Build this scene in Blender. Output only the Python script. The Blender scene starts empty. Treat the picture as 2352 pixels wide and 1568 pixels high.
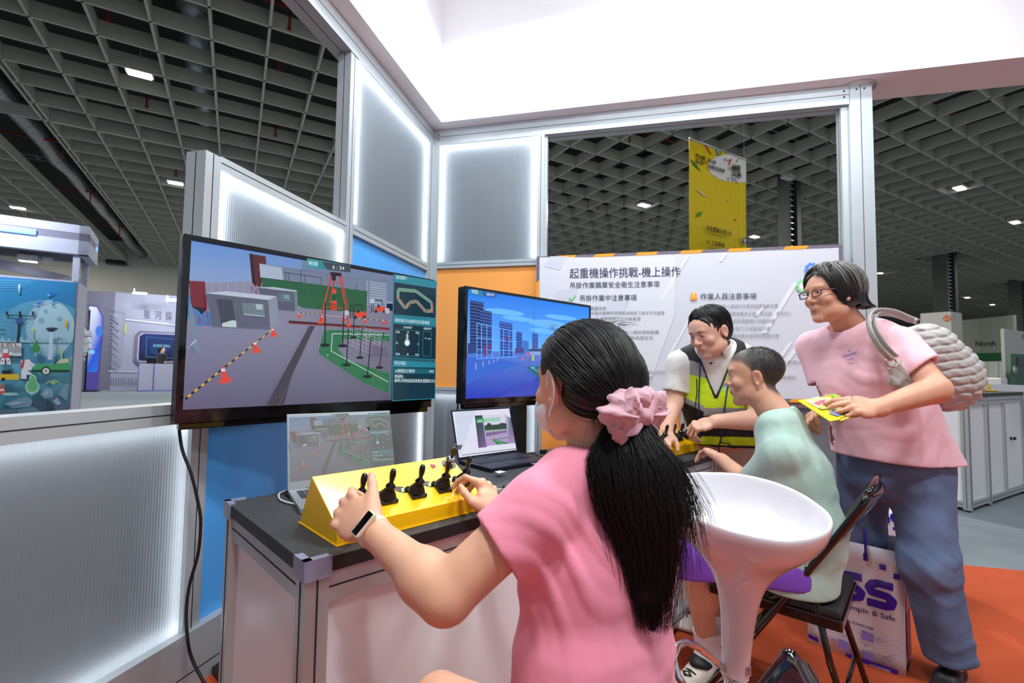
import bpy, bmesh, math, random
import numpy as np
from mathutils import Vector, Matrix, Euler
random.seed(7); np.random.seed(7)
SC = bpy.context.scene
COL = SC.collection
PI = math.pi
R = math.radians

# ------------------------------------------------------------------ camera, world, light, exposure
F_PX, PITCH, ROLL, CAM_H = 1105.14, R(3.1025), R(.80958), 1.17
_cp, _sp, _cr, _sr = math.cos(PITCH), math.sin(PITCH), math.cos(ROLL), math.sin(ROLL)
FW = Vector((0, _cp, _sp)); _rt = Vector((1, 0, 0)); _up = Vector((0, -_sp, _cp))
RT = _rt * _cr + _up * _sr; UP = -_rt * _sr + _up * _cr
EYE = Vector((0, 0, CAM_H))
cam_d = bpy.data.cameras.new('camera'); cam = bpy.data.objects.new('camera', cam_d); COL.objects.link(cam)
cam_d.sensor_fit = 'HORIZONTAL'; cam_d.sensor_width = 36.0; cam_d.lens = 36.0 * F_PX / 2352
cam_d.clip_start = .05; cam_d.clip_end = 300
cam.matrix_world = Matrix(((RT.x, UP.x, -FW.x, 0), (RT.y, UP.y, -FW.y, 0), (RT.z, UP.z, -FW.z, CAM_H), (0, 0, 0, 1)))
cam_d.dof.use_dof = True; cam_d.dof.focus_distance = 1.55; cam_d.dof.aperture_fstop = 5.0
SC.camera = cam

SC.view_settings.view_transform = 'Standard'; SC.view_settings.look = 'None'
SC.view_settings.gamma = 1.0; SC.view_settings.use_curve_mapping = False
SC.view_settings.exposure = 0.0

def lin(c):
    c = c / 255.0
    return c / 12.92 if c <= .04045 else ((c + .055) / 1.055) ** 2.4
def rgb(r, g=None, b=None):
    if g is None:
        h = r.lstrip('#'); r, g, b = int(h[:2], 16), int(h[2:4], 16), int(h[4:], 16)
    return (lin(r), lin(g), lin(b), 1.0)

wd = bpy.data.worlds.new('hall_air'); SC.world = wd; wd.use_nodes = True
wd.node_tree.nodes['Background'].inputs[0].default_value = (.80, .88, 1.0, 1)
wd.node_tree.nodes['Background'].inputs[1].default_value = .55

# booth frame (u right along the back wall, v away along the left wall), counter frame, hall frame
def frame(x, y, z, deg): return Matrix.Translation((x, y, z)) @ Matrix.Rotation(R(deg), 4, 'Z')
_a = R(13.51); _B = Vector((math.cos(_a), -math.sin(_a), 0)); _A = Vector((math.sin(_a), math.cos(_a), 0))
_c = _B * -1.538 + _A * 3.5756
FB = frame(_c.x, _c.y, 0, -13.51)
FK = frame(-.4299, 1.0442, 0, 44.15)
FH = frame(0, 0, 0, 29.83)

def area(name, loc, target, size, watts, color=(1, 1, 1), spread=180):
    l = bpy.data.lights.new(name, 'AREA'); l.shape = 'RECTANGLE'; l.size, l.size_y = size; l.energy = watts; l.color = color
    l.spread = R(spread)
    o = bpy.data.objects.new(name, l); COL.objects.link(o); o.location = loc
    o.rotation_euler = (Vector(target) - Vector(loc)).to_track_quat('-Z', 'Y').to_euler()
    return o
# flood lamps of the booth (above the frame, between the fascia walls) and the hall's high-bay light
_w = lambda u, v, z: tuple(FB @ Vector((u, v, z)))
area('booth_flood', _w(.9, -1.0, 3.95), _w(1.2, -1.5, 0), (.5, .3), 44, (.93, .97, 1))
area('booth_flood', _w(2.6, -1.0, 3.95), _w(2.5, -1.6, 0), (.5, .3), 44, (.93, .97, 1))
area('booth_flood', _w(1.4, -3.4, 3.9), _w(1.5, -2.4, 0), (.6, .4), 62, (.93, .97, 1))
area('booth_flood', _w(3.6, -3.0, 3.9), _w(3.0, -2.0, 0), (.6, .4), 52, (.93, .97, 1))
area('fascia_flood', _w(2.3, -1.7, 3.2), _w(2.2, 0, 3.65), (1.2, .15), 12, (.93, .97, 1), 120)
area('fascia_flood', _w(1.2, -1.6, 3.2), _w(0, -1.5, 3.7), (1.2, .15), 7, (.93, .97, 1), 120)

# ------------------------------------------------------------------ ray helpers (pixel of the 2352x1568 frame -> point)
def ray(px, py): return FW + RT * ((px - 1176) / F_PX) - UP * ((py - 784) / F_PX)
def at(px, py, d): return EYE + ray(px, py) * d
def onz(px, py, z):
    r = ray(px, py); return EYE + r * ((z - CAM_H) / r.z)
def onplane(px, py, p0, n):
    r = ray(px, py); return EYE + r * ((p0 - EYE).dot(n) / r.dot(n))
def onM(px, py, M):
    "hit the local XY plane of matrix M; returns local x, y"
    q = onplane(px, py, M.translation, (M.to_3x3() @ Vector((0, 0, 1))).normalized())
    l = M.inverted() @ q
    return l.x, l.y

# ------------------------------------------------------------------ tagging
def tag(o, label=None, cat=None, group=None, kind=None):
    if label: o['label'] = label
    if cat: o['category'] = cat
    if group: o['group'] = group
    if kind: o['kind'] = kind
    return o
def empty(name, M, label=None, cat=None, group=None, kind=None):
    o = bpy.data.objects.new(name, None); COL.objects.link(o); o.matrix_world = M.copy(); o.empty_display_size = .05
    return tag(o, label, cat, group, kind)
def link(name, me, parent=None, M=None):
    o = bpy.data.objects.new(name, me); COL.objects.link(o)
    if parent: o.parent = parent
    if M is not None: o.matrix_local = M.copy()
    return o
def children(o): return [c for c in bpy.data.objects if c.parent == o]
def copy_tree(o, parent=None, kids=None):
    c = o.copy(); COL.objects.link(c)
    if parent: c.parent = parent
    for ch in list(o.children): copy_tree(ch, c)
    return c

# ------------------------------------------------------------------ materials
MATS = {}
def mat(name, col=(.8, .8, .8, 1), rough=.5, metal=0, bump=0, bscale=200, var=0, vscale=8, emit=0, ecol=None, coat=0,
        trans=0, spec=.5, attr=False, sheen=0, sss=0, bstretch=None, ior=1.45, wrinkle=0):
    if name in MATS: return MATS[name]
    m = bpy.data.materials.new(name); m.use_nodes = True; nt = m.node_tree; N = nt.nodes; L = nt.links
    b = N['Principled BSDF']
    b.inputs['Roughness'].default_value = rough; b.inputs['Metallic'].default_value = metal
    b.inputs['Specular IOR Level'].default_value = spec; b.inputs['IOR'].default_value = ior
    b.inputs['Coat Weight'].default_value = coat; b.inputs['Coat Roughness'].default_value = .08
    b.inputs['Transmission Weight'].default_value = trans
    b.inputs['Sheen Weight'].default_value = sheen
    if sss:
        b.inputs['Subsurface Weight'].default_value = sss; b.inputs['Subsurface Radius'].default_value = (.012, .004, .002)
        b.inputs['Subsurface Scale'].default_value = .6
    src = None
    if attr:
        a = N.new('ShaderNodeAttribute'); a.attribute_name = 'Col'; src = a.outputs['Color']
    tc = N.new('ShaderNodeTexCoord')
    if var:
        n = N.new('ShaderNodeTexNoise'); n.inputs['Scale'].default_value = vscale; n.inputs['Detail'].default_value = 4
        L.new(tc.outputs['Object'], n.inputs['Vector'])
        mr = N.new('ShaderNodeMapRange'); mr.inputs['From Min'].default_value = .3; mr.inputs['From Max'].default_value = .7
        mr.inputs['To Min'].default_value = 1 - var; mr.inputs['To Max'].default_value = 1 + var
        L.new(n.outputs['Fac'], mr.inputs['Value'])
        mx = N.new('ShaderNodeMix'); mx.data_type = 'RGBA'; mx.blend_type = 'MULTIPLY'; mx.inputs['Factor'].default_value = 1
        if src: L.new(src, mx.inputs['A'])
        else: mx.inputs['A'].default_value = col
        L.new(mr.outputs['Result'], mx.inputs['B']); src = mx.outputs['Result']
    if src: L.new(src, b.inputs['Base Color'])
    else: b.inputs['Base Color'].default_value = col
    if bump:
        n = N.new('ShaderNodeTexNoise'); n.inputs['Scale'].default_value = bscale; n.inputs['Detail'].default_value = 3
        if bstretch:
            mp = N.new('ShaderNodeMapping'); mp.inputs['Scale'].default_value = bstretch
            L.new(tc.outputs['Object'], mp.inputs['Vector']); L.new(mp.outputs['Vector'], n.inputs['Vector'])
        else: L.new(tc.outputs['Object'], n.inputs['Vector'])
        bp = N.new('ShaderNodeBump'); bp.inputs['Strength'].default_value = min(1, bump); bp.inputs['Distance'].default_value = .002
        L.new(n.outputs['Fac'], bp.inputs['Height']); L.new(bp.outputs['Normal'], b.inputs['Normal'])
        if wrinkle:
            mp = N.new('ShaderNodeMapping'); mp.inputs['Scale'].default_value = (1.3, 1, .55); mp.inputs['Rotation'].default_value = (.5, .3, .4)
            n2 = N.new('ShaderNodeTexNoise'); n2.inputs['Scale'].default_value = 17; n2.inputs['Detail'].default_value = 1; n2.inputs['Distortion'].default_value = .3
            L.new(tc.outputs['Object'], mp.inputs['Vector']); L.new(mp.outputs['Vector'], n2.inputs['Vector'])
            b2 = N.new('ShaderNodeBump'); b2.inputs['Strength'].default_value = wrinkle; b2.inputs['Distance'].default_value = .012
            L.new(n2.outputs['Fac'], b2.inputs['Height']); L.new(b2.outputs['Normal'], bp.inputs['Normal'])
    if emit:
        b.inputs['Emission Strength'].default_value = emit
        if attr and ecol is None: L.new(src, b.inputs['Emission Color']); L.remove(b.inputs['Base Color'].links[0]); b.inputs['Base Color'].default_value = (.01, .01, .01, 1)
        else: b.inputs['Emission Color'].default_value = ecol or col
    MATS[name] = m; return m

ALU = mat('brushed_aluminium', rgb(186, 190, 193), .38, .55, bump=.15, bscale=60, bstretch=(1, 1, 12), var=.04, vscale=5)
WALU = mat('white_coated_aluminium', rgb(178, 186, 191), .35, .25, var=.03, vscale=6)
DGAP = mat('dark_groove', rgb(30, 32, 34), .8)
BLACKP = mat('black_plastic', rgb(20, 20, 22), .35, bump=.1, bscale=300)
GLOSSB = mat('gloss_black', rgb(10, 10, 12), .08, coat=.5)
RUBBER = mat('black_rubber', rgb(24, 24, 25), .55, bump=.2, bscale=120)
CHROME = mat('chrome', rgb(225, 225, 228), .08, 1.0)
WHITEP = mat('white_laminate', rgb(226, 226, 230), .3, var=.02, vscale=3)
YEL = mat('yellow_powder_coat', rgb(252, 196, 4), .32, bump=.12, bscale=400, coat=.15, var=.02)

# ------------------------------------------------------------------ mesh builder
class MB:
    def __init__(s): s.v = []; s.f = []; s.m = []; s.sm = []; s.mi = 0; s.c = []; s.col = None
    def add(s, vs, fs, M=None, smooth=False):
        o = len(s.v)
        for p in vs:
            p = Vector(p)
            if M is not None: p = M @ p
            s.v.append(tuple(p)); s.c.append(s.col)
        for f in fs: s.f.append(tuple(i + o for i in f)); s.m.append(s.mi); s.sm.append(smooth)
        return s
    def box(s, c, d, M=None, rot=None):
        x, y, z = d[0] / 2, d[1] / 2, d[2] / 2
        vs = [Vector((sx * x, sy * y, sz * z)) for sz in (-1, 1) for sy in (-1, 1) for sx in (-1, 1)]
        if rot is not None: vs = [rot @ v for v in vs]
        vs = [v + Vector(c) for v in vs]
        return s.add(vs, [(0, 2, 3, 1), (4, 5, 7, 6), (0, 1, 5, 4), (2, 6, 7, 3), (0, 4, 6, 2), (1, 3, 7, 5)], M)
    def span(s, a, b, M=None):
        return s.box([(a[i] + b[i]) / 2 for i in range(3)], [abs(b[i] - a[i]) for i in range(3)], M)
    def bbox(s, c, d, r, M=None, rot=None):
        "box with chamfered vertical and horizontal edges"
        bm = bmesh.new(); bmesh.ops.create_cube(bm, size=1)
        for v in bm.verts: v.co = Vector((v.co.x * d[0], v.co.y * d[1], v.co.z * d[2]))
        bmesh.ops.bevel(bm, geom=bm.edges[:], offset=r, segments=2, profile=.6, affect='EDGES')
        vs = [v.co.copy() for v in bm.verts]
        if rot is not None: vs = [rot @ v for v in vs]
        vs = [v + Vector(c) for v in vs]; fs = [[v.index for v in f.verts] for f in bm.faces]
        bm.free(); return s.add(vs, fs, M, False)
    def prism(s, poly, h, M=None, z0=0):
        "extrude 2d polygon (xy, ccw) from z0 to z0+h"
        n = len(poly)
        vs = [(p[0], p[1], z0) for p in poly] + [(p[0], p[1], z0 + h) for p in poly]
        fs = [tuple(range(n - 1, -1, -1)), tuple(range(n, 2 * n))] + [(i, (i + 1) % n, n + (i + 1) % n, n + i) for i in range(n)]
        return s.add(vs, fs, M)
    def tube(s, pts, r, n=8, caps=True, M=None, closed=False, flat=None):
        pts = [Vector(p) for p in pts]; k = len(pts)
        rs = r if isinstance(r, (list, tuple)) else [r] * k
        if flat is None: flat = 1
        T = []
        for i in range(k):
            a = pts[(i - 1) % k] if (i or closed) else pts[0]; b = pts[(i + 1) % k] if (i < k - 1 or closed) else pts[-1]
            T.append((b - a).normalized())
        ref = Vector((0, 0, 1)) if abs(T[0].z) < .9 else Vector((1, 0, 0))
        u = T[0].cross(ref).normalized(); vs = []; fs = []
        for i in range(k):
            u = (u - T[i] * u.dot(T[i])).normalized(); w = T[i].cross(u)
            for j in range(n):
                a = 2 * PI * j / n
                vs.append(pts[i] + (u * math.cos(a) + w * math.sin(a) * flat) * rs[i])
        for i in range(k if closed else k - 1):
            for j in range(n):
                a, b = i * n + j, i * n + (j + 1) % n; i2 = (i + 1) % k
                fs.append((a, b, i2 * n + (j + 1) % n, i2 * n + j))
        if caps and not closed:
            fs.append(tuple(range(n - 1, -1, -1))); fs.append(tuple((k - 1) * n + j for j in range(n)))
        return s.add(vs, fs, M, True)
    def lathe(s, prof, n=24, M=None, cap=True):
        "profile [(r, z)...] around z"
        vs = []; fs = []; k = len(prof)
        for r, z in prof:
            for j in range(n): vs.append((r * math.cos(2 * PI * j / n), r * math.sin(2 * PI * j / n), z))
        for i in range(k - 1):
            for j in range(n): fs.append((i * n + j, i * n + (j + 1) % n, (i + 1) * n + (j + 1) % n, (i + 1) * n + j))
        if cap:
            if prof[0][0] > 1e-5: fs.append(tuple(range(n - 1, -1, -1)))
            if prof[-1][0] > 1e-5: fs.append(tuple((k - 1) * n + j for j in range(n)))
        return s.add(vs, fs, M, True)
    def ball(s, c, r, n=12, M=None):
        r = r if isinstance(r, (list, tuple)) else (r, r, r); prof = []
        vs = []; fs = []; m = n // 2 + 1
        for i in range(m):
            t = PI * i / (m - 1)
            for j in range(n): vs.append((c[0] + r[0] * math.sin(t) * math.cos(2 * PI * j / n), c[1] + r[1] * math.sin(t) * math.sin(2 * PI * j / n), c[2] - r[2] * math.cos(t)))
        for i in range(m - 1):
            for j in range(n): fs.append((i * n + j, i * n + (j + 1) % n, (i + 1) * n + (j + 1) % n, (i + 1) * n + j))
        return s.add(vs, fs, M, True)
    def mesh(s, name, mats, weld=False):
        me = bpy.data.meshes.new(name); me.from_pydata(s.v, [], s.f)
        mats = mats if isinstance(mats, (list, tuple)) else [mats]
        for m in mats: me.materials.append(m)
        me.polygons.foreach_set('material_index', s.m); me.polygons.foreach_set('use_smooth', s.sm)
        if any(c is not None for c in s.c):
            at_ = me.color_attributes.new('Col', 'FLOAT_COLOR', 'POINT')
            at_.data.foreach_set('color', [x for c in s.c for x in (c or (1, 1, 1, 1))])
        me.update(); me.validate()
        return me
    def build(s, name, mats, parent=None, M=None, **kw):
        return link(name, s.mesh(name, mats), parent, M)

def autosmooth(o, ang=35):
    me = o.data
    for p in me.polygons: p.use_smooth = True
    try: me.set_sharp_from_angle(angle=R(ang))
    except Exception: pass
    return o

# ------------------------------------------------------------------ text and flat print
FONT_CACHE = {}
def text_geo(txt, size, align='LEFT', bold=0, spacing=1.0, shear=0):
    key = (txt, align, bold, spacing, shear)
    if key not in FONT_CACHE:
        cu = bpy.data.curves.new('t', 'FONT'); cu.body = txt; cu.size = 1; cu.align_x = align; cu.offset = bold; cu.space_character = spacing
        cu.shear = shear; cu.resolution_u = 3
        o = bpy.data.objects.new('t', cu); COL.objects.link(o)
        dg = bpy.context.evaluated_depsgraph_get(); dg.update()
        me = bpy.data.meshes.new_from_object(o.evaluated_get(dg))
        vs = [tuple(v.co) for v in me.vertices]; fs = [tuple(p.vertices) for p in me.polygons]
        bpy.data.objects.remove(o); bpy.data.curves.remove(cu); bpy.data.meshes.remove(me)
        FONT_CACHE[key] = (vs, fs)
    vs, fs = FONT_CACHE[key]
    return [(v[0] * size, v[1] * size, 0) for v in vs], fs

class Canvas:
    "flat print: layered polygons with a colour per corner, on the local XY plane, facing +Z. map: uv -> local"
    def __init__(s, quad=None, step=.00012):
        s.mb = MB(); s.k = 0; s.step = step; s.f = None
        s.X = s.Y = None
    def homography(s, src, dst):
        A = []; b = []
        for (x, y), (u, v) in zip(src, dst):
            A.append([x, y, 1, 0, 0, 0, -u * x, -u * y]); b.append(u)
            A.append([0, 0, 0, x, y, 1, -v * x, -v * y]); b.append(v)
        h = np.linalg.solve(np.array(A, float), np.array(b, float)); H_ = np.append(h, 1).reshape(3, 3)
        s.f = lambda x, y: (lambda q: (q[0] / q[2], q[1] / q[2]))(H_ @ np.array([x, y, 1.0]))
        return s
    def P(s, x, y): return s.f(x, y) if s.f else (x, y)
    def clip(s, p): return p
    def poly(s, pts, col, cols=None, raw=False):
        s.k += 1; z = s.k * s.step; n = len(pts); q = []
        for p in pts:
            x, y = p if raw else s.P(*p); q.append((x, y, z))
        # make it face +Z
        ar = sum(q[i][0] * q[(i + 1) % n][1] - q[(i + 1) % n][0] * q[i][1] for i in range(n))
        idx = list(range(n)) if ar > 0 else list(range(n - 1, -1, -1))
        o = len(s.mb.v)
        for i in range(n):
            s.mb.v.append(q[i]); s.mb.c.append(cols[i] if cols else col)
        s.mb.f.append(tuple(o + i for i in idx)); s.mb.m.append(0); s.mb.sm.append(False)
        return s
    def line(s, a, b, w, col, raw=False):
        a = a if raw else s.P(*a); b = b if raw else s.P(*b)
        dx, dy = b[0] - a[0], b[1] - a[1]; l = math.hypot(dx, dy) or 1; nx, ny = -dy / l * w / 2, dx / l * w / 2
        return s.poly([(a[0] + nx, a[1] + ny), (a[0] - nx, a[1] - ny), (b[0] - nx, b[1] - ny), (b[0] + nx, b[1] + ny)], col, raw=True)
    def path(s, pts, w, col, raw=False):
        for a, b in zip(pts, pts[1:]): s.line(a, b, w, col, raw)
        return s
    def rect(s, x0, y0, x1, y1, col, cols=None, raw=False): return s.poly([(x0, y0), (x1, y0), (x1, y1), (x0, y1)], col, cols, raw)
    def disc(s, x, y, rx, ry, col, n=20, rot=0, raw=False):
        c, t = math.cos(rot), math.sin(rot)
        return s.poly([(x + rx * math.cos(a) * c - ry * math.sin(a) * t, y + rx * math.cos(a) * t + ry * math.sin(a) * c) for a in [2 * PI * i / n for i in range(n)]], col, raw=raw)
    def text(s, txt, x, y, size, col, ex=(1, 0), ey=(0, 1), raw=True, **kw):
        "raw local placement; ex, ey are the local axes of the text"
        s.k += 1; z = s.k * s.step
        vs, fs = text_geo(txt, size, **kw)
        o = len(s.mb.v)
        for v in vs:
            s.mb.v.append((x + v[0] * ex[0] + v[1] * ey[0], y + v[0] * ex[1] + v[1] * ey[1], z)); s.mb.c.append(col)
        for f in fs: s.mb.f.append(tuple(o + i for i in f)); s.mb.m.append(0); s.mb.sm.append(False)
        return s
    def ptext(s, txt, xa, ya, xb, yb, hpx, col, fit=True, **kw):
        "text traced between two photo points of its baseline; hpx = its height in photo pixels"
        b = kw.pop('bold', 0)
        if b:
            for k in (-1, 1): s.ptext(txt, xa + k * b * hpx * 1.1, ya, xb + k * b * hpx * 1.1, yb, hpx, col, **kw)
        s.k += 1; z = s.k * s.step
        vs, fs = text_geo(txt, 1, **kw)
        if not vs: return s
        w = max(v[0] for v in vs); o = len(s.mb.v)
        for v in vs:
            t = v[0] / w; X = xa + (xb - xa) * t; Y = ya + (yb - ya) * t - v[1] / .84 * hpx
            p = s.P(X, Y); s.mb.v.append((p[0], p[1], z)); s.mb.c.append(col)
        o0 = o
        for f in fs: s.mb.f.append(tuple(o0 + i for i in f)); s.mb.m.append(0); s.mb.sm.append(False)
        return s
    def build(s, name, m, parent=None, M=None): return s.mb.build(name, m, parent, M)
SCREEN = mat('screen_pixels', attr=True, emit=1.0, rough=.25)
PRINT = mat('printed_ink', attr=True, rough=.55)
GPRINT = mat('glossy_printed_ink', attr=True, rough=.3, coat=.2)

def copies(mesh, name, mats_list, parent):
    for M in mats_list: link(name, mesh, parent, M)
# ================================================================== SETTING: floor, ceiling, hall walls
HALLC = mat('grey_aisle_carpet', rgb(122, 132, 140), .95, bump=.6, bscale=900, var=.10, vscale=3)
ORANGE = mat('orange_booth_carpet', rgb(190, 80, 42), .95, bump=.6, bscale=1200, var=.05, vscale=5)
WALLC = mat('hall_wall_paint', rgb(196, 194, 184), .9, var=.03, vscale=.5)
BLADE = mat('ceiling_blade_paint', rgb(190, 190, 176), .6, var=.04, vscale=2)
SLAB = mat('dark_soffit', rgb(44, 46, 43), .95, var=.3, vscale=1.2)
REDP = mat('red_pipe_paint', rgb(150, 22, 26), .5)
FOIL = mat('foil_duct', rgb(150, 152, 156), .35, .7, bump=1, bscale=9, var=.25, vscale=6)

mb = MB(); mb.span((-70, -12, -.05), (110, 60, 0)); tag(mb.build('floor', HALLC, M=FH), kind='structure')
mb = MB(); mb.span((-.35, -7, 0), (7, 0, .004)); tag(mb.build('floor_carpet', ORANGE, M=FB), kind='structure')
ceil = empty('ceiling', FH, kind='structure')
mb = MB(); mb.span((-30, -12, 10.7), (110, 50, 10.9)); mb.build('soffit_slab', SLAB, ceil)
def blade(a, b):
    "thin plate with a flange along its foot, from a to b (hall frame)"
    L = (Vector(b) - Vector(a)).length; mb = MB()
    d = (Vector(b) - Vector(a)); ang = math.atan2(d.y, d.x); c = (Vector(a) + Vector(b)) / 2
    Mx = Matrix.Translation((c.x, c.y, 0)) @ Matrix.Rotation(ang, 4, 'Z')
    mb.box((0, 0, 9.2), (L, .025, .40), Mx); mb.box((0, 0, 9.005), (L, .06, .012), Mx)
    mb.build('ceiling_blade', BLADE, ceil)
GAP0, GAP1 = -7.75, -5.75
y = 1.1
while y < 48:
    blade((-24, y, 0), (GAP0, y, 0)); blade((GAP1, y, 0), (100, y, 0)); y += 1.2355
blade((-24, 20.95, 0), (100, 20.95, 0))
x = -3.2 - 1.197 * 2
xs = [GAP0, GAP1]
while x < 97: xs.append(x); x += 1.197
x = GAP0 - 1.197
while x > -24: xs.append(x); x -= 1.197
xs.append(12.35)
for x in xs: blade((x, -6, 0), (x, 48, 0))
for k, (x, y0, y1) in enumerate([(-6.9, 0, 48), (-1.2, 10, 20), (14.5, 3, 30), (5.5, 8, 22), (31, 0, 30)]):
    mb = MB(); pts = [(x + .1 * random.uniform(-1, 1), y0 + (y1 - y0) * i / 30, 9.85 + random.uniform(-.05, .05)) for i in range(31)]
    mb.tube(pts, [random.uniform(.28, .36) for _ in pts], 10); mb.build('foil_duct', FOIL, ceil)
for yy in (6.1, 12.2, 14.1, 18.3, 24.5, 31, 38):
    mb = MB(); mb.tube([(-22, yy, 9.62), (90, yy, 9.62)], .035, 6)
    for i in range(28):
        xx = -21 + i * 3.6 + (yy % 1); mb.tube([(xx, yy, 9.62), (xx, yy, 9.1)], .028, 6); mb.tube([(xx, yy, 9.12), (xx, yy, 9.06)], .05, 6)
    mb.build('sprinkler_pipe', REDP, ceil)
for yy in (10.2, 16.5, 22.5, 28.8):
    mb = MB()
    for s in (-.25, .25): mb.tube([(-22, yy + s, 10.2), (80, yy + s, 10.2)], .02, 4)
    for i in range(120): mb.box((-20 + i * .8, yy, 10.2), (.03, .5, .03))
    mb.build('cable_ladder', ALU, ceil)['kind'] = 'stuff'

mb = MB(); mb.span((-30, 48, 0), (110, 48.3, 10.7)); tag(mb.build('wall_back', WALLC, M=FH), kind='structure')
mb = MB(); mb.span((98, -12, 0), (98.3, 48, 10.7)); tag(mb.build('wall_north', WALLC, M=FH), kind='structure')
mb = MB(); mb.span((-.6, -.5, -.25), (.6, .5, .25)); p = onplane(268, 601, FH @ Vector((0, 47.7, 0)), FH.to_3x3() @ Vector((0, 1, 0)))
tag(mb.build('wall_speaker', BLACKP, M=frame(p.x, p.y, p.z, 29.83)), 'black loudspeaker box high on the beige back wall', 'speaker')

# trussed hall columns
CONC = mat('column_concrete', rgb(96, 98, 92), .85, var=.1, vscale=2)
for (px, py, w, lab) in ((1815, 424, 1.0, 'dark steel hall column with ladder rungs behind the yellow banner'),
                         (2170, 588, 1.6, 'dark steel hall column with ladder rungs behind the tall white block'),
                         (2338, 648, 1.6, 'dark steel hall column at the far right edge of the hall')):
    q = onz(px, py, 9.0); M = frame(q.x, q.y, 0, 29.83)
    e = empty('hall_column', M, lab, 'column')
    mb = MB(); mb.span((-.15 * w, -.35 * w, 0), (.12 * w, .35 * w, 10.6)); mb.build('core', mat('dark_steel', rgb(34, 38, 42), .6), e)
    for sx in (-.42, .3):
        mb = MB(); mb.span((sx * w, -.2 * w, 0), (sx * w + .14 * w, .3 * w, 10.6)); mb.build('flange', CONC, e)
    mb = MB()
    for i in range(40): mb.box((-.32 * w, -.25 * w, 1 + i * .24), (.26 * w, .04, .03))
    mb.build('ladder_rungs', ALU, e)['kind'] = 'stuff'

# high-bay lamps
LAMP = mat('lamp_lens', (1, 1, 1, 1), emit=9, ecol=(1, .98, .93, 1))
lamp_mesh = None
for i, (px, py, sz, where) in enumerate([
        (320, 173, 1, 'nearest, above the cut corner of the left panel wall'), (403, 422, 1, 'just left of the tall left panel post'),
        (41, 479, 1, 'above the lilac booth at the far left'), (437, 535, 1, 'just over the upper left corner of the large monitor'),
        (1479, 473, 1, 'seen between the ribbed panel and the yellow banner'), (1733, 545, 1, 'right of the foot of the yellow banner'),
        (2204, 434, 1, 'right of the booth column, the highest there'), (2331, 512, 1, 'near the right edge of the hall view'),
        (2020, 628, 1, 'beside the white booth column behind the woman'), (2222, 684, 1.1, 'above the white block marked 2-7'),
        (2279, 700, 1.1, 'right of the white block marked 2-7'), (1812, 412, .9, 'unlit looking, above the steel column')]):
    q = onz(px, py, 9.0); M = frame(q.x, q.y, 9.0, 29.83)
    e = empty('high_bay_lamp', M, 'white high-bay ceiling lamp ' + where, 'lamp', 'high-bay lamps in the hall ceiling')
    mb = MB(); mb.bbox((0, 0, .09), (.62, .36, .1), .02); mb.tube([(0, 0, .12), (0, 0, .9)], .02, 6); mb.build('housing', WHITEP, e)
    mb = MB(); mb.box((0, 0, .025), (.52, .28, .03)); mb.build('lens', LAMP if sz != .9 else WHITEP, e)
for i, (x, y) in enumerate([(-2.6, 16), (-2.6, 34), (-12, 25), (7, 8), (7, 26), (16.7, 16.6), (26, 8), (26, 26), (45, 8), (45, 26), (70, 15), (7, 42), (9, -1.5), (0, -3), (-12, 41)]):  # last entries are added to brighten the far counter, people and back wall
    p = FH @ Vector((x, y, 8.98))
    l = area('hall_light', p, p - Vector((0, 0, 5)), (.55, .3), 700 if y > 0 else 200, (1, .97, .92))

# ================================================================== BOOTH FRAME
def profile_post(name, a, b, parent=None, M=FB, m=WALU, grooves='xy', inset=.004):
    "aluminium profile between opposite corners, with dark grooves down the middle of its faces"
    e = empty(name, M) if parent is None else None
    tgt = parent or e
    return e
def bar(mb, gb, a, b, faces='', g=.0035):
    "bar a..b into mb, groove strips on faces into gb. faces like '+x0' list: (axis, sign, along-axis)"
    mb.span(a, b)
    a = Vector(a); b = Vector(b); c = (a + b) / 2; d = Vector([abs(b[i] - a[i]) for i in range(3)])
    L = max(range(3), key=lambda i: d[i])
    for fc in faces.split():
        sgn = 1 if fc[0] == '+' else -1; ax = 'xyz'.index(fc[1]); ot = [i for i in range(3) if i not in (ax, L)][0]
        cc = Vector(c); cc[ax] += sgn * (d[ax] / 2); dd = Vector((0, 0, 0)); dd[L] = d[L] * .998; dd[ot] = g; dd[ax] = .0016
        gb.box(cc, dd)
def framework(name, bars, kind='structure', m=WALU):
    e = empty(name, FB, kind=kind)
    for (nm, a, b, faces) in bars:
        mb = MB(); gb = MB(); bar(mb, gb, a, b, faces); o = mb.build(nm, m, e)
        if faces: gb.build('groove', DGAP, o)
    return e
D = .045   # half thickness is not needed: panels sit behind the inner faces
# left wall (plane u=0, body at u<0)
T = .09
framework('wall_left', [
    ('post', (-T, -2.13, 0), (0, -2.06, 1.97), '+x -y'), ('post', (-T, -1.20, 0), (-.005, -1.125, 2.97), '+x -y'),
    ('post', (-T, -5.2, .13), (0, -5.13, 1.03), '+x'), ('post', (-T, -3.66, .13), (0, -3.60, 1.0), '+x'),
    ('rail', (-T, -5.13, .955), (0, -2.13, 1.025), '+x'), ('rail', (-T, -2.06, 1.925), (0, -1.20, 1.975), '+x'),
    ('rail', (-T, -1.125, 1.925), (0, -.075, 1.985), '+x'), ('rail', (-T, -2.06, .965), (0, -1.20, 1.015), '+x'),
    ('rail', (-T, -1.125, .965), (0, -.075, 1.015), '+x'),
    ('bottom_rail', (-T, -5.13, .13), (.02, -.07, .21), '+z'), ('plinth', (-.07, -5.2, .0), (.02, 0, .13), '+x'),
    ('header_beam', (-.13, -5.2, 2.97), (0, 0, 3.10), '+x -z'),
    ('corner_post', (-.13, -.075, 0), (.0, .0, 2.97), '+x'), ('corner_post', (-.06, -.0, 0), (.05, .06, 2.97), '-y'),
])
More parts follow.
